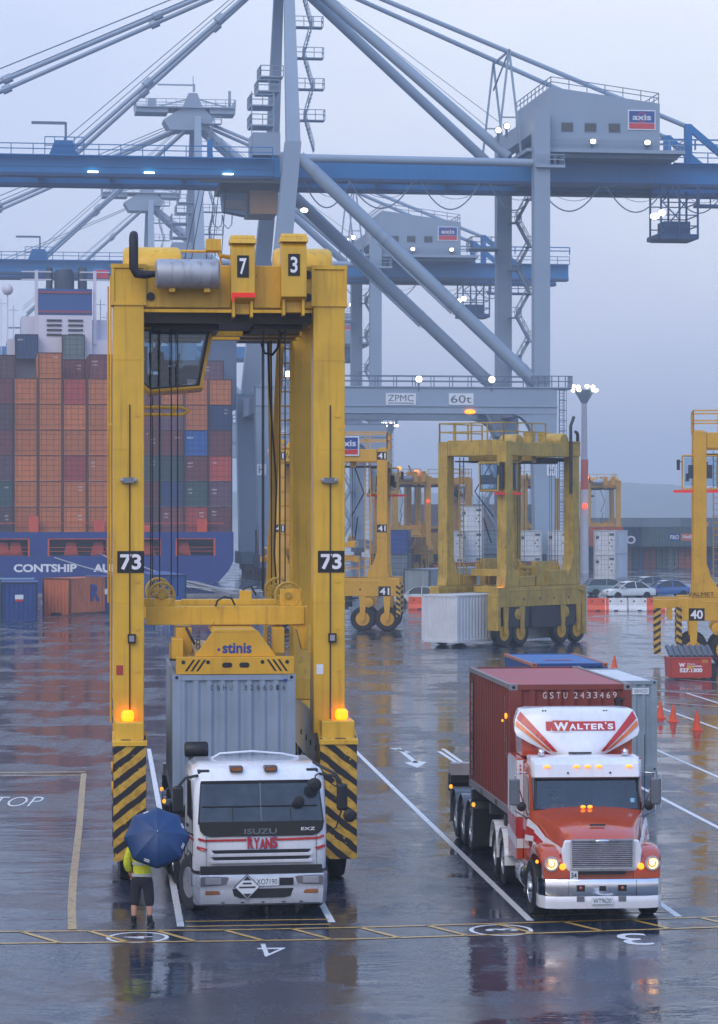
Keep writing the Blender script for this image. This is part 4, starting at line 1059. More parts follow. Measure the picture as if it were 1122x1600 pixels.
    for i in range(len(poly)):                                       # roof, floor and skins between the frames
        a, b = poly[i], poly[(i+1) % len(poly)]
        if hero and i in (1,): continue
        if not hero and i in (1, 3): continue
        cbm.slab([(a[0], cy0+.06, a[1]), (b[0], cy0+.06, b[1]), (b[0], cy1-.06, b[1]), (a[0], cy1-.06, a[1])], .03)
    for (x, z) in poly: cbm.beam((x*.985-.02, cy0+.06, z), (x*.985-.02, cy1-.06, z), .06, .06)
    cab = cbm.build('driver_cab', Y, root)
    gl = MB().slab([(x, cy0+.02, z) for x, z in inn], .012); gl.build('front_pane', GLASS, cab)
    gl = MB().slab([(x, cy1-.03, z) for x, z in inn], .012); gl.build('rear_pane', GLASS, cab)
    ri_ = MB(); cx_ = sum(p_[0] for p_ in inn)/len(inn); cz_ = sum(p_[1] for p_ in inn)/len(inn); in2 = [(x*.94 + cx_*.06, z*.94 + cz_*.06) for x, z in inn]
    for yy in (cy0 - .006, cy1 - .05):
        for i in range(len(inn)): ri_.prism([inn[i], inn[(i+1) % len(inn)], in2[(i+1) % len(inn)], in2[i]], 'y', yy, yy + .022)
    ri_.build('window_seal', BLK, cab)
    if not hero: MB().slab([(-2.27, cy0+.1, 9.75), (-2.27, cy1-.1, 9.75), (-2.27, cy1-.1, 11.1), (-2.27, cy0+.1, 11.1)], .012).build('side_pane', GLASS, cab)
    mx_ = -1.45
    st = MB().box(mx_-.25, mx_+.25, cy0+.5, cy0+1.0, 10.18, 10.30).box(mx_-.33, mx_-.20, cy0+.5, cy0+1.0, 10.25, 10.9).box(mx_-.12, mx_+.12, cy0+.65, cy0+.85, 9.98, 10.2)
    st.beam((mx_+.62, cy0+.75, 10.0), (mx_+.40, cy0+.75, 10.62), .06, .06); st.path([(mx_+.45+.03*math.cos(t*.628), cy0+.75+.17*math.sin(t*.628), 10.62+.14*math.cos(t*.628)) for t in range(10)], .016, 5, closed=True); st.box(mx_+.55, mx_+.95, cy0+.4, cy0+1.1, 10.25, 10.5)
    st.box(mx_-.75, mx_-.45, cy0+.3, cy1-.3, 10.1, 10.75).box(mx_-.5, mx_+.6, cy1-.35, cy1-.2, 9.98, 10.35)
    st.build('seat_and_console', SEAT, cab)
    mr = MB().path([(-2.3 if not hero else -2.42, .2, 9.05), (-2.55, .0, 9.05), (-2.55, -.0, 9.3), (-2.42, .2, 9.3)], .035, 6)
    gb = MB()
    bz0, bz1 = (9.45, 9.6)
    gb.path([(-2.1, cy0-.2, bz0), (-.95, cy0-.2, bz0), (-.80, cy0-.2, (bz0+bz1)/2), (-.95, cy0-.2, bz1), (-2.1, cy0-.2, bz1)], .035, 8)
    gb.beam((-2.0, cy0-.2, bz0), (-2.0, cy0+.4, bz0+.2), .06, .06).beam((-1.1, cy0-.2, bz0), (-1.1, cy0+.4, bz0+.2), .06, .06)
    gb.build('guard_rail', Y, cab)
    if not hero:
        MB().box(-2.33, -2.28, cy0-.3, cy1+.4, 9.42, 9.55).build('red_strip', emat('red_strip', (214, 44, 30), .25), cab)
        MB().box(-2.62, -2.35, cy1+.1, cy1+.25, 10.5, 11.0).beam((-2.3, cy1, 10.9), (-2.5, cy1+.15, 10.9), .04, .04).build('mirror', DARK, cab)
    # ------------------------------------------------ lifting gear
    dz = -lift
    sp = empty('spreader'); sp.parent = root; sp.location.z = dz
    hbm = MB().box(-1.70, 1.55, .85, 1.35, 5.12, 5.50, 0).box(-1.70, 1.55, 4.4, 4.9, 5.12, 5.50, 0).box(-1.62, -1.2, 1.35, 4.4, 5.15, 5.4, 0).box(1.0, 1.45, 1.35, 4.4, 5.15, 5.4, 0)
    hbm.prism([(1.55, 5.50), (1.62, 5.50), (1.62, 4.6), (1.50, 4.6), (1.40, 5.0), (1.2, 5.12)], 'y', .9, 1.3, 0)
    hbm.box(-.95, 1.0, 1.5, 1.9, 5.5, 5.62, 0)
    hbm.box(1.05, 1.50, .95, 1.25, 5.5, 5.85, 0).box(-1.75, -1.1, .95, 1.25, 5.5, 5.66, 0).box(.25, .5, 1.5, 1.8, 5.6, 5.8, 0)
    hbm.build('headblock', [Y], sp, bevel=.012)
    for xx, yy in ((-1.38, 1.1), (1.22, 1.1), (-1.38, 4.65), (1.22, 4.65)):
        sh = MB(); n = 24
        sh.path([(xx + .26*math.cos(2*pi*k/n), yy-.12, 5.72 + .26*math.sin(2*pi*k/n)) for k in range(n)], .035, 6, closed=True)
        sh.path([(xx + .14*math.cos(2*pi*k/n), yy-.12, 5.72 + .14*math.sin(2*pi*k/n)) for k in range(n)], .014, 5, closed=True)
        for k in range(10): a = 2*pi*k/10; sh.beam((xx, yy-.12, 5.72), (xx+.26*math.cos(a), yy-.12, 5.72+.26*math.sin(a)), .025, .04)
        sh.lathe([(.07, -.08), (.07, .08)], (xx, yy-.12, 5.72), 'y', 10); sh.box(xx-.12, xx-.05, yy-.05, yy+.02, 5.45, 5.75).box(xx+.05, xx+.12, yy-.05, yy+.02, 5.45, 5.75)
        sh.build('sheave', Y2 if (Y2 := YEL2) else Y, sp)
    fr = MB()
    fr.box(-1.13, 1.21, -1.0, -.72, 4.215, 4.56, 0)
    fr.box(-1.13, 1.21, 4.8, 5.06, 4.215, 4.56, 0); fr.box(-.75, -.35, -.72, 4.8, 4.28, 4.62, 0); fr.box(.43, .83, -.72, 4.8, 4.28, 4.62, 0)
    fr.prism([(-.76, 4.562), (.86, 4.562), (.52, 5.04), (-.42, 5.04)], 'y', -.86, -.80, 0)
    fr.prism([(-.42, 5.04), (.52, 5.04), (.45, 5.10), (-.35, 5.10)], 'y', -.86, 1.6, 0)
    fr.box(-1.1, -.78, .3, 2.2, 4.562, 5.08, 0).box(.85, 1.1, .3, 2.2, 4.562, 5.08, 0)
    fr.box(-1.2, -.98, -.6, .3, 4.5, 4.9, 0)
    fr.path([(-.9, .25, 5.1), (-.8, .2, 4.9), (-.72, .2, 4.75)], .03, 6, 1)
    fo = fr.build('frame', [YELF if hero else Y, DARK], sp, bevel=.01)
    if hero: MB().text('stinis', (.08, -.866, 4.73), .58, .21, 'front', 1, .03).lathe([(.03, -.004), (.03, .0)], (-.28, -.862, 4.70), 'y', 10, 1).build('maker_name', [BLK, SIGNB], sp, recalc=False)
    for x0, sg in ((-.98, 1), (1.06, -1)):
        mk = MB()
        for k in range(3): xx = x0 + sg*(.02 + k*.11); mk.poly([(xx, -1.006, 4.28), (xx+.045, -1.006, 4.28), (xx+.045+sg*.16, -1.006, 4.51), (xx+sg*.16, -1.006, 4.51)], 0)
        for q_ in (-.01, .48): mk.lathe([(.04, -.006), (.04, 0)], (x0 + sg*q_, -1.004, 4.46), 'y', 10, 0)
        mk.build('hazard_marking', BLK, sp, recalc=False)
    for xx in (-.12, .22):
        MB().prism([(xx-.10, 4.38), (xx-.07, 4.35), (xx+.07, 4.35), (xx+.10, 4.38), (xx+.10, 4.42), (xx+.07, 4.45), (xx-.07, 4.45), (xx-.10, 4.42)], 'y', -1.008, -1.002, 0).build('slot', BLK, sp)
    for xx in (-.66, .78):
        ch = MB()
        for k in range(5): ch.path([(xx + .035*math.cos(t*pi/4), .1, 4.72+k*.085 + .055*math.sin(t*pi/4)) for t in range(8)], .014, 4, closed=True)
        ch.build('chain', STEEL, sp)
    ho_ = MB(); ho_.path([(-.28, .8, 5.5), (-.24, .8, 5.62), (-.1, .8, 5.7), (.05, .8, 5.66), (.12, .8, 5.52)], .022, 6); ho_.path([(.25, 1.7, 5.7), (.35, 1.7, 5.84), (.5, 1.7, 5.88), (.6, 1.7, 5.7)], .022, 6)
    ho_.build('hydraulic_hose', BLK, sp)
    rp = []
    for xx, yy in ((-1.60, 1.0), (-1.42, 1.0), (-1.18, 1.0), (-1.05, 1.0), (.72, 1.0), (1.05, 1.0), (1.16, 1.0), (-1.5, 4.7), (1.1, 4.7), (.9, 4.7)):
        MB().tube((xx, yy, 5.7 + dz), (xx, yy, 11.3), .014, 5).build('lift_rope', ROPE, root)
    # guide mast with folded hoses, ladder and pipes on the inside of the right legs
    ins = MB()
    for yy in (CL-1.05, CL-1.40):
        ins.beam((1.60, yy, 3.3), (1.60, yy, 11.5), .05, .05)
    z = 3.5
    while z < 11.4: ins.beam((1.60, CL-1.40, z), (1.60, CL-1.05, z), .03, .03); z += .3
    ins.build('ladder', Y, root)
    if hero:
        l2 = MB()
        for xx in (1.36, 1.62): l2.beam((xx, CL-1.0, 3.3), (xx, CL-1.0, 11.4), .05, .05)
        z = 3.4
        while z < 11.4: l2.beam((1.36, CL-1.0, z), (1.62, CL-1.0, z), .03, .03); z += .32
        l2.build('ladder', Y, root)
        MB().beam((1.05, CL-.3, 3.1), (1.42, CL-.3, 11.4), .16, .16).build('hose_mast', Y, root)
        MB().beam((1.30, CL-.5, 3.1), (1.15, CL-.5, 11.4), .10, .10).build('hose_mast', YEL2, root)
        MB().path([(1.1, CL-.8, 11.3), (1.15, CL-.8, 10), (1.3, CL-.8, 8.0), (1.25, CL-.8, 6.5), (1.35, CL-.8, 5)], .022, 6).build('hydraulic_hose', BLK, root)
        MB().path([(.72, 1.8, 10.95), (.78, 1.8, 10.75), (.95, 1.8, 10.72), (1.05, 1.8, 10.85), (1.15, 1.8, 11.2)], .03, 6).build('hydraulic_hose', BLK, root)
    else:
        MB().path([(.2, 4.8, 11.2), (.9, 5.4, 9.6), (.2, 4.6, 8.2), (.6, 5.0, 7.0), (.2, 4.8, 5.6)], .04, 6).build('hydraulic_hose', BLK, root)
        eb = MB().box(-2.2, -1.8, 2.3, 3.8, 3.26, 4.6, 0); eb.rail([(-2.3, 4.0, 3.26), (-2.3, 5.6, 3.26)], 1.1, .8, .03, 0); eb.build('engine_box', [Y], root)
        eb = MB().box(1.8, 2.2, 1.9, 3.2, 3.26, 4.7, 0); eb.rail([(2.3, 3.4, 3.26), (2.3, 5.2, 3.26)], 1.1, .8, .03, 0); eb.build('engine_box', [Y], root)
    if not hero:                                     # these machines stand lower: take a length out of the legs
        seen = set()
        for o in root.children_recursive:
            if o.type != 'MESH' or o.data.name in seen: continue
            seen.add(o.data.name)
            for v_ in o.data.vertices:
                if v_.co.z > 7.2: v_.co.z -= 1.15
        for si, (xa, xb) in enumerate(LX):
            xs = (xa - .04, xb + .02) if si == 0 else (xa - .02, xb + .04)
            bf = MB().box(xs[0]+.05, xs[1]-.05, CL+.75, CL+1.9, 2.75, 3.15, 0).box(xs[0]+.08, xs[1]-.08, CL+1.0, CL+1.25, 2.2, 2.75, 0); bf.prism([(CL+1.55, .55), (CL+1.88, .55), (CL+1.88, 2.749), (CL+1.55, 2.749)], 'x', xs[0]+.1, xs[1]-.1, 1)
            if num == '40': bf.build('bumper_frame', [Y, STRR], root)
            if num == '':
                MB().box(xs[0]+.08, xs[1]-.08, .3, CL, 1.0, 2.15, 0).box(xs[0]+.0, xs[0]+.07, 2.4, 4.6, .95, 2.1, 0).build('side_tank', [DARK], root, bevel=.03)
                MB().box(xs[0]+.05, xs[1]-.05, 1.2, 3.0, 3.26, 4.1, 0).box(xs[0]+.05, xs[1]-.05, 4.2, 5.6, 3.26, 3.8, 0).build('equipment_box', [Y], root, bevel=.03)
            else:
                pp_ = MB()
                for q_ in range(3): pp_.path([(xs[0]-.02 if si == 0 else xs[1]+.02, 1.4+q_*.3, 2.3), (xs[0]-.05 if si == 0 else xs[1]+.05, 2.6+q_*.2, 1.5), (xs[0]-.03 if si == 0 else xs[1]+.03, 4.4+q_*.3, 1.9)], .035, 6)
                pp_.box(xs[0]+.1, xs[1]-.1, 2.5, 4.5, 1.35, 2.14).build('hydraulic_lines', DARK, root)
    return root

SC73_Y = 55.6
sc73 = make_carrier('73', True)
sc73.location = (-2.586, SC73_Y, 0); sc73.rotation_euler.z = LA
tag(sc73, 'big yellow straddle carrier numbered 73, standing astride the white truck', 'straddle carrier', 'straddle carriers')
def to_world(root, p): return root.matrix_world @ Vector(p)
bpy.context.view_layer.update()
make_driver('person', to_world(sc73, (-1.42, 2.4, 10.28)), LA, 'driver in dark clothes sitting sideways in the cab of straddle carrier 73')

def put(root, cx, cy, rot):        # centre of the machine at cx, cy
    m = Matrix.Rotation(rot, 3, 'Z') @ Vector((0, CL/2, 0)); root.location = (cx - m.x, cy - m.y, 0); root.rotation_euler.z = rot
c41 = make_carrier('41', False, YELF)
put(c41, P(521, 0, 171).x, 171, -pi/2 - .06)
tag(c41, 'yellow straddle carrier numbered 41 with a blue sign on top, beyond carrier 73', 'straddle carrier', 'straddle carriers')
s_ = MB().box(-2.36, -2.28, 2.0, 3.2, 11.9, 12.9, 0) if False else MB().box(2.33, 2.40, 3.8, 5.2, 10.75, 11.95, 0)
s_.box(2.40, 2.41, 3.88, 5.12, 11.15, 11.87, 1).box(2.40, 2.41, 3.88, 5.12, 10.83, 11.13, 2).text('axis', (2.415, 4.5, 11.51), 1.0, .36, 'right', 0, .02)
s_.build('company_sign', [SIGNW, SIGNB, SIGNR], c41)
MB().text('VALMET', (2.325, 1.35, 10.77), 1.6, .34, 'right', 0, .0).build('maker_name', BLK, c41)
c40 = make_carrier('40', False, YELF)
put(c40, P(1194, 0, 133.5).x, 133.5, pi/2 - .10)
tag(c40, 'yellow straddle carrier numbered 40 standing behind the red skip', 'straddle carrier', 'straddle carriers')
MB().text('VALMET', (-2.46, CL-.35, 3.42), 1.25, .20, 'left', 0, .0).build('maker_name', BLK, c40)
cmv = make_carrier('', False, YEL2, lift=1.35)
put(cmv, P(795, 0, 153.5).x, 153.5, pi/2 + .88)
tag(cmv, 'yellow straddle carrier crossing the wet yard with a white container between its legs', 'straddle carrier', 'straddle carriers')
MB().lathe([(.16, 0), (.16, .25)], (-2.2, 7.2, 3.0), 'z', 12).build('amber_beacon', AMB, cmv)
# ================================================================ shipping containers
CW, CH = 2.438, 2.591
def hero_container(loc, rot, m, railm, roofm, label, front_text=None, L=6.058, group=None, texts=None):
    """front (plain corrugated end) at local y=0 facing -y, doors at y=L"""
    r = empty('shipping_container', loc, rot, label, 'container', group); x = CW/2
    for sg in (-1, 1):
        w_ = MB().corr((sg*(x-.012), .16), (sg*(x-.012), L-.16), .16, CH-.10, (sg, 0, 0), .036, .278)
        w_.build('side_wall', m, r, recalc=False)
    e = MB().corr((-x+.16, .012), (x-.16, .012), .16, CH-.11, (0, -1, 0), .045, .25); e.build('end_wall', m, r, recalc=False)
    rf = MB(); n = 22
    for i in range(n):
        y0 = .16 + (L-.32)*i/n; y1 = y0 + (L-.32)/n; d = (y1-y0)
        a = [(y0, 0), (y0+d*.3, 0), (y0+d*.5, -.02), (y0+d*.8, -.02), (y1, 0)]
        for (ya, za), (yb, zb) in zip(a, a[1:]): rf.poly([(-x+.06, ya, CH-.03+za), (x-.06, ya, CH-.03+za), (x-.06, yb, CH-.03+zb), (-x+.06, yb, CH-.03+zb)])
    rf.poly([(-x+.06, .05, CH-.035), (x-.06, .05, CH-.035), (x-.06, .16, CH-.03), (-x+.06, .16, CH-.03)])
    rf.build('roof', roofm, r, recalc=False)
    f = MB()
    for sx_ in (-1, 1):
        for y0, y1 in ((0, .165), (L-.165, L)):
            f.box(min(sx_*x, sx_*(x-.165)), max(sx_*x, sx_*(x-.165)), y0, y1, .118, CH-.118, 0)
        f.box(min(sx_*x, sx_*(x-.07)), max(sx_*x, sx_*(x-.07)), .178, L-.178, CH-.10, CH-.005, 1)
        f.box(min(sx_*x, sx_*(x-.06)), max(sx_*x, sx_*(x-.06)), .178, L-.178, .005, .16, 1)
    for y0, y1 in ((.002, .06), (L-.06, L-.002)):
        f.box(-x+.165, x-.165, y0, y1, CH-.115, CH-.004, 0); f.box(-x+.165, x-.165, y0, y1, .004, .16, 0)
    f.box(-x+.07, x-.07, .06, L-.06, .08, .14, 2)
    f.build('frame', [m, railm, DARK], r, bevel=.006)
    for sx_ in (-1, 1):
        for y0 in (-.004, L-.174):
            for z0 in (0, CH-.118):
                c = MB().box(min(sx_*(x+.004), sx_*(x-.162)), max(sx_*(x+.004), sx_*(x-.162)), y0, y0+.178, z0, z0+.118+.003, 0)
                c.lathe([(.034, -.002), (.034, 0)], (sx_*(x-.08), y0-.002 if y0 < 0 else y0+.180, z0+.06), 'y', 10, 1)
                c.build('corner_casting', [railm, BLK], r)
    for sg in (-1, 1):
        d = MB().box(min(sg*.008, sg*(x-.17)), max(sg*.008, sg*(x-.17)), L-.06, L-.02, .17, CH-.125)
        do = d.build('door', m, r)
        for xx in (.32, .78): MB().tube((sg*xx, L+.01, .08), (sg*xx, L+.01, CH-.06), .018, 8).build('lock_rod', railm, do, smooth=40)
    if front_text: front_text(r, L)
    return r
KT = mat('container_letter_dark', (52, 54, 66), .5, dirt=.2)
WT = mat('container_letter_white', (214, 206, 206), .5, dirt=.25, scale=8)
def grey_front(r, L):
    m = MB()
    for i, ch in enumerate('CBHU'): m.text(ch, (-.44 + i*.125, .004, 2.33), .055, .105, 'front', 0, .0)
    for i, ch in enumerate('3286016'): m.text(ch, (.22 + i*.128, .004, 2.33), .055, .105, 'front', 0, .0)
    for a, b in ((.98, 2.47),): m.box(a, a+.14, .0, .006, b-.02, b+.03, 1)
    m.build('lettering', [KT, SIGNB], r, recalc=False)
gx = -2.476
C73 = hero_container((gx, 54.62, 1.62), LA, GREYC, GREYC, GREYC, 'grey container gripped by the spreader of straddle carrier 73, above the white truck', grey_front)
def red_front(r, L):
    m = MB()
    for i, ch in enumerate('GSTU'): m.text(ch, (-.52 + i*.138, .004, 2.37), .075, .125, 'front', 0, .0)
    m.build('owner_code', [WT, BLK, DARK], r, recalc=False); m = MB()
    for i, ch in enumerate('2433469'): m.text(ch, (.10 + i*.130, .004, 2.37), .075, .125, 'front', 0, .0)
    m.build('serial_number', [WT, BLK, DARK], r, recalc=False); m = MB()
    x = -CW/2
    for i, t in enumerate('GENSTAR'):            # vertical line-up of characters at the rear of the side wall
        m.box(x-.004, x-.001, L-.62, L-.42, .32, 2.35, 1) if i == 0 else None
    y = L-.52; z = 2.20
    for ch in 'GENSTAR CARGO': 
        if ch != ' ': m.text(ch, (x-.007, y, z), .18, .13, 'left', 0, .05)
        z -= .155
    m.build('side_lettering', [WT, BLK, DARK], r, recalc=False); m = MB()
    z = 2.28
    for ch in 'GSTU243346': m.text(ch, (x-.006, .62, z), .075, .07, 'left', 0, .0); z -= .092
    z = 1.5
    for ch in 'US4310': m.text(ch, (x-.006, .44, z), .06, .055, 'left', 0, .0); z -= .075
    m.build('side_number', [WT, BLK, DARK], r, recalc=False); m = MB()
    m.box(.86, 1.08, -.004, .002, 2.27, 2.32, 2).box(.90, 1.0, -.004, .002, 1.95, 2.27, 2)
    m.build('vent_pipe', [WT, BLK, DARK], r, recalc=False)
    q = MB()
    for y0 in (1.75, 3.9): q.box(x-.004, x+.02, y0, y0+.30, .02, .13)
    q.build('fork_pocket', BLK, r)
    MB().ell((x-.03, .30, 1.95), .03, .07, .06, 10).build('side_marker_lamp', AMBS, r); MB().ell((x-.03, .78, 1.82), .02, .03, .03, 8).build('side_marker_lamp', AMBS, r)
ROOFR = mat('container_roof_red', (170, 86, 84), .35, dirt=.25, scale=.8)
RX, RY = 4.18, 54.3
CRED = hero_container((RX, RY, 1.45), LA, MAROON, RAILS, ROOFR, 'dark red container riding on the trailer of the orange truck', red_front)
GREYR = mat('container_roof_white', (206, 208, 212), .35, dirt=.2)
def label_front(r, L):
    m = MB().box(.25, .98, -.006, .0, 2.2, 2.38, 0); m.text('UNIT SERVICES', (.62, -.008, 2.29), .64, .10, 'front', 1, .0); m.build('label_plate', [SIGNW, KT], r, recalc=False)
GREYB = mat('container_bluegrey_paint', (138, 152, 164), .45, dirt=.2, streak=.25, dirtc=(100, 110, 122))
p = P(1027, 0, 78.7)
CGR = hero_container((p.x - 1.22*math.cos(LA), 78.7 - .11, 0), LA, GREYB, GREYB, GREYR, 'grey container with a pale roof on the ground behind the red container', label_front)
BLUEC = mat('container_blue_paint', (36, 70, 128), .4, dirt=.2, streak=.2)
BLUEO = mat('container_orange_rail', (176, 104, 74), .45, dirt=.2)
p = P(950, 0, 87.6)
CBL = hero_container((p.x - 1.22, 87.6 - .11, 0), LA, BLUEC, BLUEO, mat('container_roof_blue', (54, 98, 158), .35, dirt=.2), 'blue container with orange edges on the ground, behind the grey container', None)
MB().box(-.45, .45, 2.2, 2.32, CH-.02, CH-.012).build('roof_label', SIGNR, CBL)
# container carried by the moving carrier
bpy.context.view_layer.update()
WHC = mat('container_white_paint', (202, 206, 214), .45, dirt=.12, streak=.2, dirtc=(150, 150, 156))
wp = cmv.matrix_world @ Vector((0, .6, .25))
MVC = hero_container(tuple(cmv.matrix_world @ Vector((.04, 9.7, .27))), cmv.rotation_euler.z + pi, WHC, WHC, WHC, 'white container carried low between the legs of the crossing straddle carrier', None, L=12.19)

# ---------------------------------------------------------------- plain containers: one shared mesh per length, paint set per object
def plain_mesh(L, door_front=True):
    m = MB(); x = CW/2
    for sg in (-1, 1):
        m.corr((sg*(x-.01), .1), (sg*(x-.01), L-.1), .12, CH-.08, (sg, 0, 0), .04, .36, 0)
        m.box(min(sg*x, sg*(x-.14)), max(sg*x, sg*(x-.14)), 0, .14, 0, CH, 1); m.box(min(sg*x, sg*(x-.14)), max(sg*x, sg*(x-.14)), L-.14, L, 0, CH, 0)
        m.box(min(sg*x, sg*(x-.08)), max(sg*x, sg*(x-.08)), .14, L-.14, CH-.1, CH-.001, 0); m.box(min(sg*x, sg*(x-.08)), max(sg*x, sg*(x-.08)), .14, L-.14, .001, .14, 1)
    m.poly([(-x+.05, .05, CH-.03), (x-.05, .05, CH-.03), (x-.05, L-.05, CH-.03), (-x+.05, L-.05, CH-.03)], 0)
    m.corr((x-.14, L-.02), (-x+.14, L-.02), .12, CH-.08, (0, 1, 0), .04, .3, 0)
    m.box(-x+.14, x-.14, .01, .1, CH-.11, CH-.003, 1).box(-x+.14, x-.14, .01, .1, .003, .13, 0)
    if door_front:
        m.box(-x+.15, -.01, .05, .09, .13, CH-.11, 0).box(.01, x-.15, .05, .09, .13, CH-.11, 0)
        for xx in (-.85, -.38, .38, .85): m.box(xx-.022, xx+.022, .012, .05, .06, CH-.06, 2)
        for z in (.45, 1.0, 1.55, 2.1): m.box(-x+.16, x-.16, .035, .05, z-.02, z+.02, 1)
    else: m.corr((-x+.14, .02), (x-.14, .02), .12, CH-.08, (0, -1, 0), .04, .3, 0)
    return m.mesh('shipping_container', [GREYC, DARK, STEEL], recalc=True)
CM20, CM40, CM20E, CM40E = plain_mesh(6.06), plain_mesh(12.19), plain_mesh(6.06, False), plain_mesh(12.19, False)
CPAINT = {}
def cpaint(c):
    if c not in CPAINT: CPAINT[c] = mat('container_paint', c, .5, dirt=.22, streak=.3, dirtc=tuple(int(v*.55) for v in c), scale=.5) if False else None
    if CPAINT[c] is None:
        k = 'container_paint_%d_%d_%d' % c
        CPAINT[c] = mat(k, c, .5, dirt=.22, streak=.28, dirtc=tuple(int(v*.6) for v in c), scale=.6)
    return CPAINT[c]
def plain(me, loc, rot, c, label, group, mark=None, rng=None, rod=None):
    o = inst('shipping_container', me, None, loc, (0, 0, rot)); tag(o, label, 'container', group)
    for i, mm in enumerate((cpaint(c), cpaint(tuple(int(v*(.5 if c[0] < 180 or c[2] < 150 else .8)) for v in c)), cpaint(rod or tuple(int(v*.68) for v in c)))):  # second tone: front posts and header darkened to paint the shaded gaps between containers
        o.material_slots[i].link = 'OBJECT'; o.material_slots[i].material = mm
    if mark:
        for b in mark:
            q = MB()
            if len(b) == 6: t, xx, zz, ww, hh2, mk = b; q.text(t, (xx, -.006, zz), ww, hh2, 'front', 0, .02)
            else: t, d, (a, bb, cc), ww, hh2, mk = b[:6]; q.text(t, (a, bb, cc), ww, hh2, d, 0, .03)
            q.build('lettering', mk, o, recalc=False)
    return o
# ================================================================ trucks
TRW = wheel_mesh(.51, .30, mat('truck_rim', (150, 150, 156), .3, metal=.5, dirt=.3), nlug=10)
TRWC = wheel_mesh(.51, .30, CHROME, nlug=10)
TRWD = wheel_mesh(.51, .56, mat('alloy_rim', (176, 178, 186), .22, metal=.8, dirt=.2), nlug=10)
def mlamp(parent, name, x, y, z, rx, ry, rz, m):
    return MB().ell((x, y, z), rx, ry, rz, 10).build(name, m, parent, smooth=60)
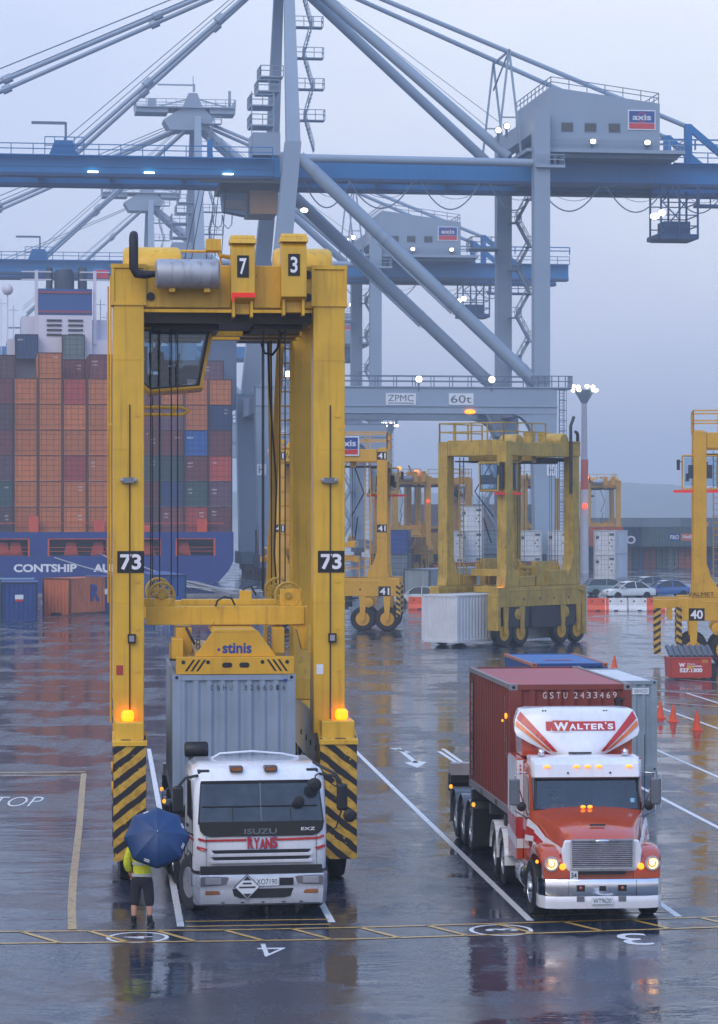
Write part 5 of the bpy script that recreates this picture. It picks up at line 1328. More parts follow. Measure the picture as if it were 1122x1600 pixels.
# ---------------------------------------------------------------- cab-over truck (white), local: x across, -y front, origin on the ground below the bumper face
def make_white_truck():
    r = empty('truck', (-1.78, 50.45, 0), .155, 'white cab-over truck with red stripes under the straddle carrier', 'truck')
    W = 1.22
    # cab shell: side profile rings from the middle outwards with rounded front corners
    prof = [(.16, .86), (.10, 1.05), (.07, 1.62), (.36, 2.46), (.52, 2.66), (.85, 2.76), (1.95, 2.80), (2.06, 2.72), (2.08, .95), (1.5, .92), (1.42, 1.12), (1.05, 1.18), (.62, 1.12), (.5, .86)]
    rings = []
    for x, back, sc_ in ((-W, .13, .985), (-W+.05, .05, .996), (-W+.16, .0, 1), (W-.16, .0, 1), (W-.05, .05, .996), (W, .13, .985)):
        ring = []
        for (y, z) in prof:
            yy = y + (back if y < .6 else 0); zz = z if z < 2.5 else 2.5 + (z-2.5)*(1 if abs(x) < W-.1 else .72 if abs(x) < W-.02 else .45)
            ring.append((x, yy, zz))
        rings.append(ring)
    cab = MB().loft(rings, 0); cabo = cab.build('cab', WHITE, r, smooth=38)
    def fpt(x, z, off=.012):        # point on the sloping windscreen plane
        t = (z - 1.62) / (2.46 - 1.62); return (x, .07 + t*.29 - off, z)
    # dark lower panel + windscreen
    for sg in (-1, 1): MB().slab([fpt(sg*1.10, 2.46, .006), fpt(sg*1.17, 1.72, .006), fpt(sg*1.13, 1.72, .006), fpt(sg*1.07, 2.46, .006)], .008*sg).build('pillar_trim', BLK, cabo)
    ws = MB()
    a = [fpt(-1.09, 2.46), fpt(-1.14, 1.74), fpt(1.14, 1.74), fpt(1.09, 2.46)]
    ws.slab(a, -.01); ws.build('windscreen', GLASS2, cabo)
    inn = MB().slab([fpt(-1.085, 2.455, .0012), fpt(-1.135, 1.75, .0012), fpt(1.135, 1.75, .0012), fpt(1.085, 2.455, .0012)], .0005); inn.build('painted_interior_shade', mat('painted_shade_grey', (92, 98, 108), .8, dirt=.5, scale=2, spec=.1), cabo)  # flat panel on the solid shell; its grey paints the dim cab inside
    fr = MB()
    for p0, p1, w_ in ((fpt(-1.09, 2.46), fpt(1.09, 2.46), .06), (fpt(0, 2.44, .02), fpt(0, 1.76, .02), .018)): fr.beam(p0, p1, .02, w_, 0)
    fr.beam(fpt(0, 2.44, .022), fpt(0, 1.76, .022), .016, .02, 1)
    fr.build('windscreen_trim', [BLK, STEEL], cabo)
    ra = MB(); ra.beam(fpt(-1.08, 2.03, .022), fpt(1.05, 2.03, .022), .022, .022)
    for x in (-.52, 0, .55): ra.beam(fpt(x, 2.03, .022), fpt(x, 1.78, .022), .018, .018)
    ra.build('railing_reflection', BLK, cabo)  # thin bars modelled to imitate a railing mirrored in the windscreen
    bp = [(-1.15, 1.765), (1.15, 1.765), (1.15, 1.70), (1.13, 1.60), (1.06, 1.53), (.95, 1.495), (-.95, 1.495), (-1.06, 1.53), (-1.13, 1.60), (-1.15, 1.70)]
    b = MB().prism([(x, z) for x, z in bp], 'y', .042, .075); b.build('black_panel', mat('gloss_black', (8, 8, 12), .18, dirt=.1, coat=.5), cabo)
    t = MB().text('ISUZU', (-.02, .036, 1.585), .60, .10, 'front', 0, .02); t.text('EXZ', (.86, .036, 1.62), .26, .055, 'front', 1, .01); t.build('maker_name', [STEEL, WHT], cabo, recalc=False)
    s_ = MB()
    s_.slab([(-1.16, .092, 1.475), (-1.04, .062, 1.445), (-.26, .062, 1.445), (-.29, .062, 1.405), (-1.05, .062, 1.405), (-1.17, .092, 1.435)], .004, 0)
    s_.slab([(1.16, .092, 1.505), (1.04, .062, 1.465), (.28, .062, 1.445), (.31, .062, 1.405), (1.05, .062, 1.42), (1.17, .092, 1.46)], .004, 0)
    for sg in (-1, 1): s_.slab([(sg*1.185, .125, 1.32), (sg*1.07, .07, 1.29), (sg*.99, .068, 1.27), (sg*1.03, .068, 1.235), (sg*1.08, .07, 1.24), (sg*1.19, .125, 1.27)], .004, 0)
    s_.build('red_stripe', REDS, cabo)
    tt = MB()
    for i, ch in enumerate('RYANS'):
        x = -.20 + i*.11; h_ = .16 - .03*math.cos((i-2)*.75) + .02
        tt.text(ch, (x - .0, .050, 1.375 - .012*abs(2-abs(i-2))), .12, h_+.045, 'front', 0, .06); tt.text(ch, (x, .045, 1.375 - .012*abs(2-abs(i-2))), .105, h_+.02, 'front', 1, .03)
    tt.build('owner_name', [SIGNB, REDS], cabo, recalc=False)
    se = MB()
    for sg in (-1, 1):
        for y0 in (.44, 1.58): se.box(min(sg*(W+.006), sg*(W+.013)), max(sg*(W+.006), sg*(W+.013)), y0-.008, y0+.008, 1.1, 2.5)
    se.build('door_gap', DARK, cabo)
    gr = MB()
    for z in (1.205, 1.085): gr.prism([(-.92, z+.04), (.92, z+.04), (.86, z-.03), (-.86, z-.03)], 'y', .058, .10, 0)
    for z in (1.145, 1.025): gr.prism([(.02, z+.035), (.085, z+.04), (.085, z-.02), (.035, z-.02)], 'x', -.94, .94, 1)
    gr.build('grille', [BLK, WHITE], cabo, bevel=.006)
    for x in (-1.0175, 1.0175): MB().box(x-.0025, x+.0025, .055, .075, .95, 1.5).build('panel_gap', DARK, cabo)
    # bumper
    bm_ = MB(); sec = []
    for x, y in ((-1.24, .38), (-1.23, .14), (-1.14, .02), (-.6, -.02), (.6, -.02), (1.14, .02), (1.23, .14), (1.24, .38)):
        sec.append([(x, y, .80), (x, y-.015, .77), (x, y-.02, .60), (x, y-.01, .56), (x*.995, y-.025, .50), (x*.985, y+.0, .27), (x*.97, y+.05, .235), (x*.97, y+.22, .24), (x, y+.22, .80)])
    bm_.loft(sec, 0); bo = bm_.build('bumper', SILVER, r, smooth=35)
    MB().box(-1.12, 1.12, .06, .5, .805, .95).build('bumper_gap', BLK, r)
    for sg in (-1, 1):
        MB().box(sg*.84-.29, sg*.84+.29, -.035, .06, .605, .775, 0).build('headlight', [mat('headlamp_housing', (108, 104, 110), .2, dirt=.2)], bo, bevel=.02)
        MB().box(sg*.90-.15, sg*.90+.15, -.042, .0, .625, .755, 0).build('headlight_lens', LENSW, bo, bevel=.015)
        MB().box(sg*.90-.14, sg*.90+.14, -.03, .03, .44, .52).build('indicator', LENS, bo, bevel=.015)
    MB().prism([(-.55, .545), (.58, .545), (.52, .40), (.40, .375), (-.40, .375), (-.52, .42)], 'y', -.050, .0).build('air_opening', BLK, bo)
    MB().box(.32, .58, -.05, -.0, .60, .735).build('licence_recess', BLK, bo)
    pl = MB().box(-.13, .30, -.06, -.036, .60, .745, 0); pl.text('XO7190', (.085, -.064, .672), .38, .10, 'front', 1, .0); pl.build('number_plate', [SIGNW, KT], bo)
    dm = MB().prism([(-.28, .82), (-.52, .585), (-.28, .35), (-.04, .585)], 'y', -.085, -.07, 0); dm.prism([(-.28, .80), (-.5, .585), (-.28, .37), (-.06, .585)], 'y', -.089, -.085, 1)
    dm.poly([(-.28, -.092, .79), (-.36, -.092, .705), (-.20, -.092, .705)], 0).poly([(-.28, -.092, .38), (-.36, -.092, .465), (-.20, -.092, .465)], 0)
    for z, w_ in ((.645, .16), (.575, .30)): dm.box(-.28-w_/2, -.28+w_/2, -.093, -.09, z-.012, z+.02, 0)
    dm.build('hazard_placard', [KT, SIGNW], bo, recalc=False)
    sl_ = MB()
    for x in (-.72, -.36, .02, .40, .72): sl_.box(x-.03, x+.03, -.03, .0, .285, .305)
    sl_.build('bumper_slot', BLK, bo)
    # roof details
    for x in (-.42, .22): 
        MB().box(x-.12, x+.12, .42, .66, 2.64, 2.745, 0).build('roof_lamp_housing', mat('lamp_shell', (90, 80, 84), .3), cabo, bevel=.015); MB().box(x-.09, x+.09, .405, .42, 2.66, 2.72).build('roof_marker_lamp', LENS, cabo)
    for x in (-1.02, 1.0): MB().box(x-.11, x+.11, .50, .68, 2.60, 2.68).build('roof_marker_lamp', DARK, cabo, bevel=.02)
    MB().path([(-.75, 1.7, 2.79), (-.6, 1.65, 2.88), (.0, 1.6, 2.92), (.6, 1.65, 2.86), (.9, 1.7, 2.79)], .02, 6).build('roof_pipe', SIGNW, cabo)
    # doors with windows on both sides
    for sg in (-1, 1):
        d = MB().slab([(sg*(W+.004), .42, 1.12), (sg*(W+.004), 1.55, 1.12), (sg*(W+.004), 1.55, 2.52), (sg*(W+.004), .74, 2.52), (sg*(W+.004), .42, 1.75)], .006 * -sg, 0)
        do = d.build('door', WHITE, r)
        MB().slab([(sg*(W+.012), .56, 1.74), (sg*(W+.012), 1.48, 1.74), (sg*(W+.012), 1.48, 2.44), (sg*(W+.012), .80, 2.44)], .006 * -sg).build('window', DGLASS, do)
        MB().box(min(sg*(W+.01), sg*(W+.04)), max(sg*(W+.01), sg*(W+.04)), 1.3, 1.5, 1.55, 1.6).build('handle', BLK, do)
        MB().slab([(sg*(W+.006), .30, 1.44), (sg*(W+.006), 2.0, 1.36), (sg*(W+.006), 2.0, 1.31), (sg*(W+.006), .30, 1.39)], .004*-sg).build('red_stripe', REDS, r)
        # mirrors
        x = sg*1.52
        mm = MB().box(x-.10, x+.10, .18, .30, 1.92, 2.42, 0)
        mo = mm.build('mirror', BLK, r, bevel=.05)
        MB().path([(sg*1.14, .48, 2.58), (sg*1.38, .25, 2.56), (x, .24, 2.40)], .028, 6).build('mirror_arm', BLK, mo); MB().path([(x, .24, 1.95), (sg*1.42, .3, 1.6), (sg*1.23, .34, 1.5)], .016, 6).build('mirror_stay', BLK, mo)
        MB().lathe([(.06, -.02), (.12, .0), (.12, .06), (.04, .10)], (sg*1.66, .2, 1.82) if sg > 0 else (sg*1.6, .2, 1.75), 'y', 14).build('spot_mirror', BLK, mo)
    MB().lathe([(.06, -.02), (.13, .0), (.13, .05), (.04, .09)], (.98, .02, 2.42), 'y', 16).path([(1.14, .45, 2.6), (1.02, .2, 2.58), (.98, .08, 2.45)], .014, 6).build('front_mirror', BLK, r)
    MB().lathe([(.05, -.01), (.10, .0), (.10, .03)], (.70, .06, 2.12), 'y', 14).build('spot_mirror', BLK, r)
    MB().path([(1.05, .7, 2.78), (1.15, .5, 2.72), (1.4, .3, 2.6), (1.5, .25, 2.45)], .03, 6).build('aerial_arm', BLK, r)
    # behind the cab
    MB().lathe([(.0, -.22), (.13, -.22), (.15, -.18), (.15, .18), (.13, .22), (.0, .22)], (-.98, 2.35, 2.90), 'x', 16).box(-1.12, -.84, 2.2, 2.5, 1.4, 2.78).box(-.90, -.78, 2.18, 2.2, 2.9, 2.94).build('air_intake', BLK, r, smooth=40)
    # chassis, wheels, tanks
    ch = MB().box(-.45, -.30, .4, 7.2, .55, .82).box(.30, .45, .4, 7.2, .55, .82).box(-.3, .3, .5, 1.8, .45, .9)
    for y in (2.3, 4.2, 6.9): ch.box(-.3, .3, y, y+.15, .6, .78)
    ch.build('chassis', DARK, r)
    for sg in (-1, 1):
        add_wheel(r, TRW, (sg*1.10, 1.30, .51), .30)
        pts = [(1.30 + .60*math.cos(a), .51 + .60*math.sin(a)) for a in [pi*k/10 for k in range(11)]]
        mg = MB()
        for p0, p1 in zip(pts, pts[1:]): mg.slab([(sg*.86, p0[0], p0[1]), (sg*1.23, p0[0], p0[1]), (sg*1.23, p1[0], p1[1]), (sg*.86, p1[0], p1[1])], .02)
        mg.build('mudguard', DARK, r)
        for y in (4.9, 6.2): add_wheel(r, TRWD, (sg*.94, y, .51))
        MB().lathe([(.0, -.5), (.28, -.5), (.3, -.45), (.3, .45), (.28, .5), (.0, .5)], (sg*.92, 2.9, .68), 'y', 16).build('fuel_tank', mat('tank', (150, 152, 160), .3, metal=.4, dirt=.3), r, smooth=40)
        MB().box(min(sg*.85, sg*1.22), max(sg*.85, sg*1.22), 2.12, 2.25, .4, 1.25).build('mudflap', BLK, r)
    return r
wt = make_white_truck()
# trailer beneath the hovering grey container
def make_trailer(loc, rot, L, axles, label, y_first=1.2, hitch=True):
    r = empty('skeletal_trailer', loc, rot, label, 'trailer')
    TR = mat('trailer_steel', (62, 58, 64), .5, dirt=.35, streak=.3)
    b = MB().box(-.55, -.38, 0, L, .98, 1.30).box(.38, .55, 0, L, .98, 1.30)
    for y in (.05, .9, 3.0, 5.9, L-.25): b.box(-1.20, 1.20, y, y+.22, 1.16, 1.38)
    b.build('frame', TR, r, bevel=.01)
    for sg in (-1, 1):
        for y in axles:
            add_wheel(r, TRWD, (sg*.94, y, .51))
            pts = [(y + .60*math.cos(a), .51 + .62*math.sin(a)) for a in [pi*(k+1.5)/13 for k in range(11)]]; mg = MB()
            for p0, p1 in zip(pts, pts[1:]): mg.slab([(sg*.62, p0[0], p0[1]), (sg*1.25, p0[0], p0[1]), (sg*1.25, p1[0], p1[1]), (sg*.62, p1[0], p1[1])], .02)
            mg.build('mudguard', mat('mudguard_wet', (92, 96, 104), .2, dirt=.3), r)
        y = axles[0] - .66; MB().box(min(sg*.62, sg*1.24), max(sg*.62, sg*1.24), y, y+.02, .22, 1.02).build('mudflap', BLK, r)
        y = axles[-1] + .70; MB().box(min(sg*.62, sg*1.24), max(sg*.62, sg*1.24), y, y+.02, .30, 1.1).build('mudflap', mat('mudflap_grey', (96, 92, 90), .6, dirt=.3), r)
        for y in (axles[0] - .8, axles[-1] + .5): mlamp(r, 'side_marker_lamp', sg*1.25, y, 1.12, .04, .05, .05, AMBS if sg < 0 else LENS)
    for y in axles: MB().tube((-.9, y, .51), (.9, y, .51), .09, 10).build('axle', DARK, r)
    rb_ = MB().box(-1.22, 1.22, L-.05, L+.12, .95, 1.35, 0).box(-1.2, -.7, L-.4, L, 1.35, 1.62, 1).box(.7, 1.2, L-.4, L, 1.35, 1.62, 1); rb_.build('rear_beam', [TR, mat('cross_member_white', (170, 160, 160), .5, dirt=.3)], r)
    lg_ = MB().box(-.62, -.5, 2.3, 2.45, .25, 1.0).box(.5, .62, 2.3, 2.45, .25, 1.0).beam((-.56, 2.38, .5), (.56, 2.38, .5), .06, .06); lg_.build('landing_gear', DARK, r)
    return r
make_trailer((gx + .0, 54.4, 0), LA, 9.6, (6.6, 7.9), 'skeletal trailer of the white truck under the hovering grey container')
make_trailer((RX + .02, RY - .12, 0), LA, 9.9, (6.1, 7.4, 8.7), 'dark three-axle skeletal trailer of the orange truck')
# ---------------------------------------------------------------- bonneted truck (orange)
def make_orange_truck():
    r = empty('truck', (4.405, 49.75, 0), LA*.75, 'orange bonneted truck with a white roof fairing and lit headlights', 'truck')
    OR2 = mat('orange_shell', (184, 74, 38), .18, dirt=.10, coat=.7)
    # hood: rings front to back (x, z), half widths
    def ring(y, wt_, wm, wb, zt, zm, zb, crown=.05, n=6):
        pts = []
        for i in range(n+1): t = -1 + 2*i/n; pts.append((t*wt_, y, zt + crown*(1-t*t)))
        right = [(wt_+.03, y, zt-.05), (wm, y, zm), (wb, y, zb)]
        return [(-x_, y, z) for x_, y, z in right[::-1]][:3] + pts + right
    hood = MB().loft([ring(.16, .58, .64, .66, 1.46, 1.2, .80, .03), ring(.28, .61, .68, .72, 1.55, 1.22, .80, .04), ring(.75, .70, .79, .84, 1.66, 1.3, .80, .05), ring(1.35, .86, .95, 1.0, 1.77, 1.35, .80, .06), ring(1.85, 1.0, 1.06, 1.07, 1.86, 1.4, .80, .06)], 0)
    ho = hood.build('hood', OR2, r, smooth=50)
    # fenders: arches in x-section, swept around the wheel
    for sg in (-1, 1):
        fb = MB(); yc, zc = 1.22, .52
        secs = []
        arc = [(.10, .86), (.12, 1.10), (.26, 1.26), (.55, 1.36), (.95, 1.36), (1.35, 1.30), (1.65, 1.15), (1.82, .95), (1.88, .60)]
        for (y, z) in arc:
            bul = .06 * math.sin(pi * min(1, max(0, (y-.1)/1.8)))
            xi, xo = .60, 1.10 + bul*.7
            if y < .2: xo = 1.06
            secs.append([(sg*xi, y, z), (sg*(xo-.12), y, z), (sg*(xo-.03), y + (.06 if y < .2 else 0), z-.04), (sg*xo, y + (.12 if y < .2 else .0), z-.12), (sg*(xo-.02), y + (.13 if y < .2 else 0), z-.20), (sg*xi, y + .10, z-.20)])
        fb.loft(secs, 0)
        fb.box(min(sg*.58, sg*1.07), max(sg*.58, sg*1.07), .10, .30, .80, 1.10, 0)
        fo = fb.build('fender', OR2, r, smooth=60, bevel=.03)
        # lamps
        hl = MB().lathe([(.0, .045), (.05, .035), (.085, .005), (.102, -.03)], (sg*.92, .085, 1.08), 'y', 20, caps=False); ho_ = hl.build('headlight', CHROME, fo, smooth=60)
        MB().ell((sg*.92, .085, 1.08), .052, .03, .052, 12).build('bulb', HEADL, ho_, smooth=80)
        MB().lathe([(.0, -.052), (.06, -.048), (.098, -.03)], (sg*.92, .085, 1.08), 'y', 20, caps=False).build('lens', glassmat('lamp_glass', (235, 225, 205), .04), ho_, smooth=60)
        MB().lathe([(.10, -.02), (.135, -.02), (.135, .03), (.10, .03)], (sg*.92, .085, 1.08), 'y', 20, caps=False).build('headlight_ring', CHROME, fo)
        MB().lathe([(.0, -.03), (.045, -.025), (.06, .0), (.06, .02)], (sg*.715, .085, 1.02), 'y', 16).build('indicator', AMBS, fo, smooth=50)
        mlamp(fo, 'side_marker_lamp', sg*1.12, .55, 1.06, .03, .05, .035, AMBS)
        add_wheel(r, TRWC, (sg*1.03, 1.22, .51), .05)
        MB().lathe([(.0, -.17), (.09, -.17), (.12, -.13), (.13, -.08)], (sg*1.03, 1.22, .51), 'x', 16).build('hub_cap', CHROME, r, smooth=40) if sg < 0 else None
    # white nose band and grille
    nb = MB().prism([(-.68, 1.50), (.68, 1.50), (.74, 1.30), (.70, 1.02), (.60, .93), (-.60, .93), (-.70, 1.02), (-.74, 1.30)], 'y', .09, .16); nb.build('nose_band', WHITE, r, bevel=.03)
    gr = MB().box(-.56, .56, .055, .09, 1.00, 1.515, 0); n = 14
    for i in range(n): z = 1.03 + (1.48-1.03)*i/(n-1); gr.prism([(.03, z), (.055, z+.012), (.055, z-.016)], 'x', -.55, .55, 1)
    gr.box(-.575, -.55, .03, .09, .99, 1.525, 1).box(.55, .575, .03, .09, .99, 1.525, 1).box(-.55, .55, .03, .09, 1.495, 1.525, 1).box(-.55, .55, .03, .09, .985, 1.012, 1)
    gr.build('grille', [BLK, CHROME], r)
    MB().ell((.0, .03, 1.49), .13, .02, .03, 14).build('badge', CHROME, r, smooth=60)
    MB().box(-.43, .43, .06, .12, .885, .935).build('lower_intake', BLK, r)
    pl = MB().box(-.585, -.445, .05, .07, .80, .945, 0); pl.text('54', (-.515, .046, .872), .10, .10, 'front', 1, .03); pl.build('number_sticker', [SIGNW, KT], r)
    mlamp(r, 'hood_lamp', -.10, 1.70, 1.93, .05, .035, .032, AMBS); mlamp(r, 'hood_lamp', .03, 1.70, 1.93, .05, .035, .032, AMBS)
    MB().box(-.14, .14, .60, .64, 1.70, 1.73).build('hood_vent', DARK, r)
    # bumper: chrome above, white skirt below
    def sweep(z0, z1, d, m, name, y_off=0):
        b = MB(); secs = []
        for x, y in ((-1.13, .62), (-1.12, .30), (-1.03, .10), (-.80, .02), (.80, .02), (1.03, .10), (1.12, .30), (1.13, .62)):
            y += y_off; secs.append([(x, y, z1), (x, y-.02, z1-.03), (x, y-.02, (z0+z1)/2), (x, y-.0, z0), (x*.95, y+.12, z0), (x*.95, y+.12, z1)])
        return b.loft(secs, 0).build(name, m, r, smooth=35)
    cb = sweep(.50, .80, 0, CHROME, 'chrome_bumper'); sweep(.27, .495, 0, WHITE, 'bumper_skirt', .01)
    MB().box(-.62, -.615, -.006, .01, .51, .79).box(.615, .62, -.006, .01, .51, .79).build('bumper_seam', DARK, cb)
    for x in (-.40, .36): MB().box(x-.075, x+.075, -.02, .05, .585, .70, 0).ell((x, -.02, .65), .03, .015, .03, 8, 1).build('tow_opening', [BLK, mat('reflector', (190, 100, 80), .2)], cb); MB().box(x-.07, x+.07, -.0, .03, .40, .49).build('tow_hook', STEEL, cb)
    MB().box(-.06, .06, -.02, .05, .59, .68).build('tow_opening', BLK, cb)
    pl = MB().box(-.20, .18, -.025, -.005, .355, .475, 0); pl.text('WT9620', (-.01, -.029, .415), .33, .085, 'front', 1, .0); pl.build('number_plate', [SIGNW, KT], r)
    # cab
    cab = MB(); yb, yf = 3.35, 1.80; secs = []
    prof = [(1.84, 1.0), (1.84, 1.84), (2.06, 2.50), (2.30, 2.66), (3.35, 2.70), (3.35, .75), (2.2, .75)]
    for x, ins in ((-1.06, .07), (-1.02, .0), (1.02, .0), (1.06, .07)): secs.append([(x, y + (ins if y < 2.4 else 0), z - (ins*.5 if z > 2.3 else 0)) for y, z in prof])
    cab.loft(secs, 0); kx = 1*7 + 1; cab.f.pop(kx); cab.m.pop(kx)          # open windscreen
    cabo = cab.build('cab', OR2, r, smooth=35)
    INT = mat('cab_interior_blue', (104, 116, 132), .6, dirt=.3, scale=2.2)
    li = MB().box(-.98, .98, 3.28, 3.33, .95, 2.6).box(-1.0, 1.0, 1.95, 3.28, .9, .95).box(-1.015, -.99, 1.95, 3.28, .95, 2.5).box(.99, 1.015, 1.95, 3.28, .95, 2.5).box(-.98, .98, 2.12, 3.28, 2.56, 2.6)
    li.prism([(1.9, 1.0), (2.35, 1.0), (2.3, 1.78), (1.95, 1.84)], 'x', -.97, .97)
    for x_ in (-.5, .5): li.box(x_-.25, x_+.25, 2.85, 3.0, 1.2, 2.15).box(x_-.25, x_+.25, 2.45, 2.9, 1.15, 1.3)
    li.build('interior', INT, cabo)
    MB().path([(-.5+.2*math.cos(q*.628), 2.32 + .06*math.sin(q*.628), 1.80+.17*math.sin(q*.628)) for q in range(10)], .018, 6, closed=True).build('steering_wheel', BLK, cabo)
    def wp(x, z, off=.014): t = (z-1.84)/(2.5-1.84); return (x, 1.84 + t*.22 - off, z)
    MB().slab([wp(-.93, 2.42), wp(-.96, 1.88), wp(.96, 1.88), wp(.93, 2.42)], -.01).build('windscreen', GLASS2, cabo)
    f = MB(); c4 = [wp(-.95, 2.45, .016), wp(-.985, 1.86, .016), wp(.985, 1.86, .016), wp(.95, 2.45, .016)]
    for i in range(4): f.beam(c4[i], c4[(i+1) % 4], .025, .035)
    f.build('windscreen_seal', BLK, cabo)
    MB().slab([wp(.82, 2.07, .03), wp(.82, 1.99, .03), wp(.90, 1.99, .03), wp(.90, 2.07, .03)], -.004).build('windscreen_sticker', mat('sticker_blue', (120, 170, 200), .5), cabo)
    # white visor with marker lamps
    v = MB(); secs = []
    for x, b in ((-1.03, .12), (-.98, .03), (.98, .03), (1.03, .12)): secs.append([(x, 1.90+b, 2.44), (x, 1.84+b, 2.47), (x, 1.90+b, 2.70), (x, 2.05+b, 2.80), (x, 2.7, 2.82), (x, 2.7, 2.6), (x, 2.1+b, 2.44)])
    vo = v.loft(secs, 0).build('sun_visor', WHITE, r, smooth=35)
    for x in (-.75, -.19, .02, .23, .80): mlamp(vo, 'marker_lamp', x, 1.895, 2.665, .06, .03, .026, AMBS)
    for x in (-.36, .44): MB().lathe([(.02, -.01), (.02, .0)], (x, 1.87, 2.55), 'y', 8).build('bolt', DARK, vo)
    # sleeper and roof fairing
    sp = MB().box(-1.12, 1.12, 3.36, 4.15, .78, 2.75); slo = sp.build('sleeper', OR2, r, bevel=.05)
    for sg in (-1, 1):
        sd = MB().slab([(sg*1.115, 3.0, 2.46), (sg*1.13, 3.36, 2.46), (sg*1.13, 3.36, 2.63), (sg*1.115, 3.0, 2.63)], .004)
    fw = MB().box(-1.20, -1.07, 2.9, 4.2, .80, 2.74, 0).box(1.07, 1.20, 2.9, 4.2, .80, 2.74, 0).box(-1.07, 1.07, 4.16, 4.2, 1.0, 2.7, 0); fw.build('side_fairing', OR2, r, bevel=.02)
    for sg in (-1, 1):
        x = sg*1.204
        sv = MB(); sv.slab([(x, 2.92, 2.70), (x, 4.18, 2.70), (x, 4.18, 1.62), (x, 2.92, 1.62)], -sg*.006, 0)
        sv.slab([(x, 2.92, 1.58), (x, 4.18, 1.66), (x, 4.18, 1.40), (x, 2.92, 1.24)], -sg*.0075, 1); sv.slab([(x, 2.92, 1.20), (x, 4.18, 1.34), (x, 4.18, 1.16), (x, 2.92, 1.02)], -sg*.006, 0)
        sv.build('livery_stripe', [WHITE, REDS], r)
        q = MB(); xa, xb = (sg*1.07, sg*1.20)
        q.box(min(xa, xb), max(xa, xb), 2.885, 2.897, 1.62, 2.70, 0).box(min(xa, xb), max(xa, xb), 2.885, 2.897, 1.25, 1.58, 1).box(min(xa, xb), max(xa, xb), 2.885, 2.897, 1.02, 1.2, 0)
        for z in (2.45, 2.52, 2.59): q.box(sg*1.13-.015, sg*1.13+.015, 2.878, 2.885, z-.02, z+.02, 1)
        q.build('livery_stripe', [WHITE, REDS], r)
        # door, window
        d = MB().slab([(sg*1.066, 2.02, .95), (sg*1.066, 2.86, .95), (sg*1.066, 2.86, 2.5), (sg*1.066, 2.16, 2.5), (sg*1.066, 2.0, 1.9)], .006*-sg); do = d.build('door', OR2, r)
        MB().slab([(sg*1.074, 2.08, 1.82), (sg*1.074, 2.78, 1.82), (sg*1.074, 2.78, 2.42), (sg*1.074, 2.24, 2.42)], .006*-sg).build('window', DGLASS, do)
        MB().slab([(sg*1.076, 2.02, 1.62), (sg*1.076, 2.86, 1.62), (sg*1.076, 2.86, 1.40), (sg*1.076, 2.02, 1.40)], .004*-sg).build('livery_stripe', WHITE, do)
        MB().slab([(sg*1.076, 2.02, 1.38), (sg*1.076, 2.86, 1.38), (sg*1.076, 2.86, 1.16), (sg*1.076, 2.02, 1.16)], .004*-sg).build('livery_stripe', REDS, do)
        # stripes sweeping down the hood side to the nose
        hs = MB()
        def hp(y, z, off): 
            k_ = max(0, min(1, (y-.2)/1.65)); w0 = .655 + (1.055-.655)*k_**1.15; return (sg*(w0+off+.02), y, z)
        up = [(1.86, 1.70), (1.5, 1.62), (1.1, 1.46), (.7, 1.40), (.35, 1.36), (.18, 1.34)]
        for (y0, z0), (y1, z1_) in zip(up, up[1:]):
            hs.slab([hp(y0, z0, .05), hp(y1, z1_, .05), hp(y1, z1_-.09, .07), hp(y0, z0-.13, .07)], -sg*.03, 0)
            hs.slab([hp(y0, z0-.135, .072), hp(y1, z1_-.095, .072), hp(y1, z1_-.20, .09), hp(y0, z0-.29, .09)], -sg*.03, 1)
            hs.slab([hp(y0, z0-.295, .092), hp(y1, z1_-.205, .092), hp(y1, z1_-.30, .105), hp(y0, z0-.40, .105)], -sg*.03, 0)
        hs.build('livery_stripe', [WHITE, REDS], r)
        # mirrors
        x = sg*1.33
        mo = MB().box(x-.09, x+.09, 2.05, 2.17, 1.92, 2.42).build('mirror', mat('mirror_grey', (96, 102, 112), .25, dirt=.2), r, bevel=.03)
        a = MB(); a.path([(sg*1.05, 2.25, 2.52), (x, 2.12, 2.52), (x, 2.1, 1.82), (sg*1.07, 2.1, 1.66)], .016, 6); a.path([(sg*1.08, 2.2, 1.72), (x, 2.08, 2.48)], .014, 6); a.path([(x+sg*.11, 2.1, 2.48), (x+sg*.11, 2.1, 1.85)], .016, 6)
        a.build('mirror_bracket', CHROME, mo)
        MB().lathe([(.0, -.02), (.09, .0), (.09, .04), (.0, .06)], (x+sg*-.12, 2.06, 1.90), 'y', 14).build('spot_mirror', BLK, mo)
        MB().lathe([(.0, -.16), (.055, -.14), (.07, .0), (.03, .14)], (sg*.80, 2.42, 2.90), 'y', 12).build('air_horn', CHROME, r, smooth=50)
        # tanks, steps, drive wheels and white mudguards
        MB().box(min(sg*.78, sg*1.16), max(sg*.78, sg*1.16), 1.98, 2.14, .30, .36).box(min(sg*.82, sg*1.10), max(sg*.82, sg*1.10), 1.95, 2.1, .36, .8).build('step', STEEL, r)
        MB().lathe([(.0, -.6), (.3, -.6), (.32, -.55), (.32, .55), (.3, .6), (.0, .6)], (sg*.84, 2.95, .52), 'y', 16).build('fuel_tank', CHROME, r, smooth=40)
        for y in (5.15, 6.45):
            add_wheel(r, TRWD, (sg*.93, y, .51))
            pts = [(y + .60*math.cos(a_), .51 + .63*math.sin(a_)) for a_ in [pi*(k+.2)/11 for k in range(12)]]; mg = MB()
            for p0, p1 in zip(pts, pts[1:]): mg.slab([(sg*.62, p0[0], p0[1]), (sg*1.23, p0[0], p0[1]), (sg*1.23, p1[0], p1[1]), (sg*.62, p1[0], p1[1])], .02)
            mg.build('mudguard', WHITE, r)
        MB().box(min(sg*.5, sg*1.18), max(sg*.5, sg*1.18), 4.3, 4.62, .70, .80).build('deck_plate', WHITE, r)
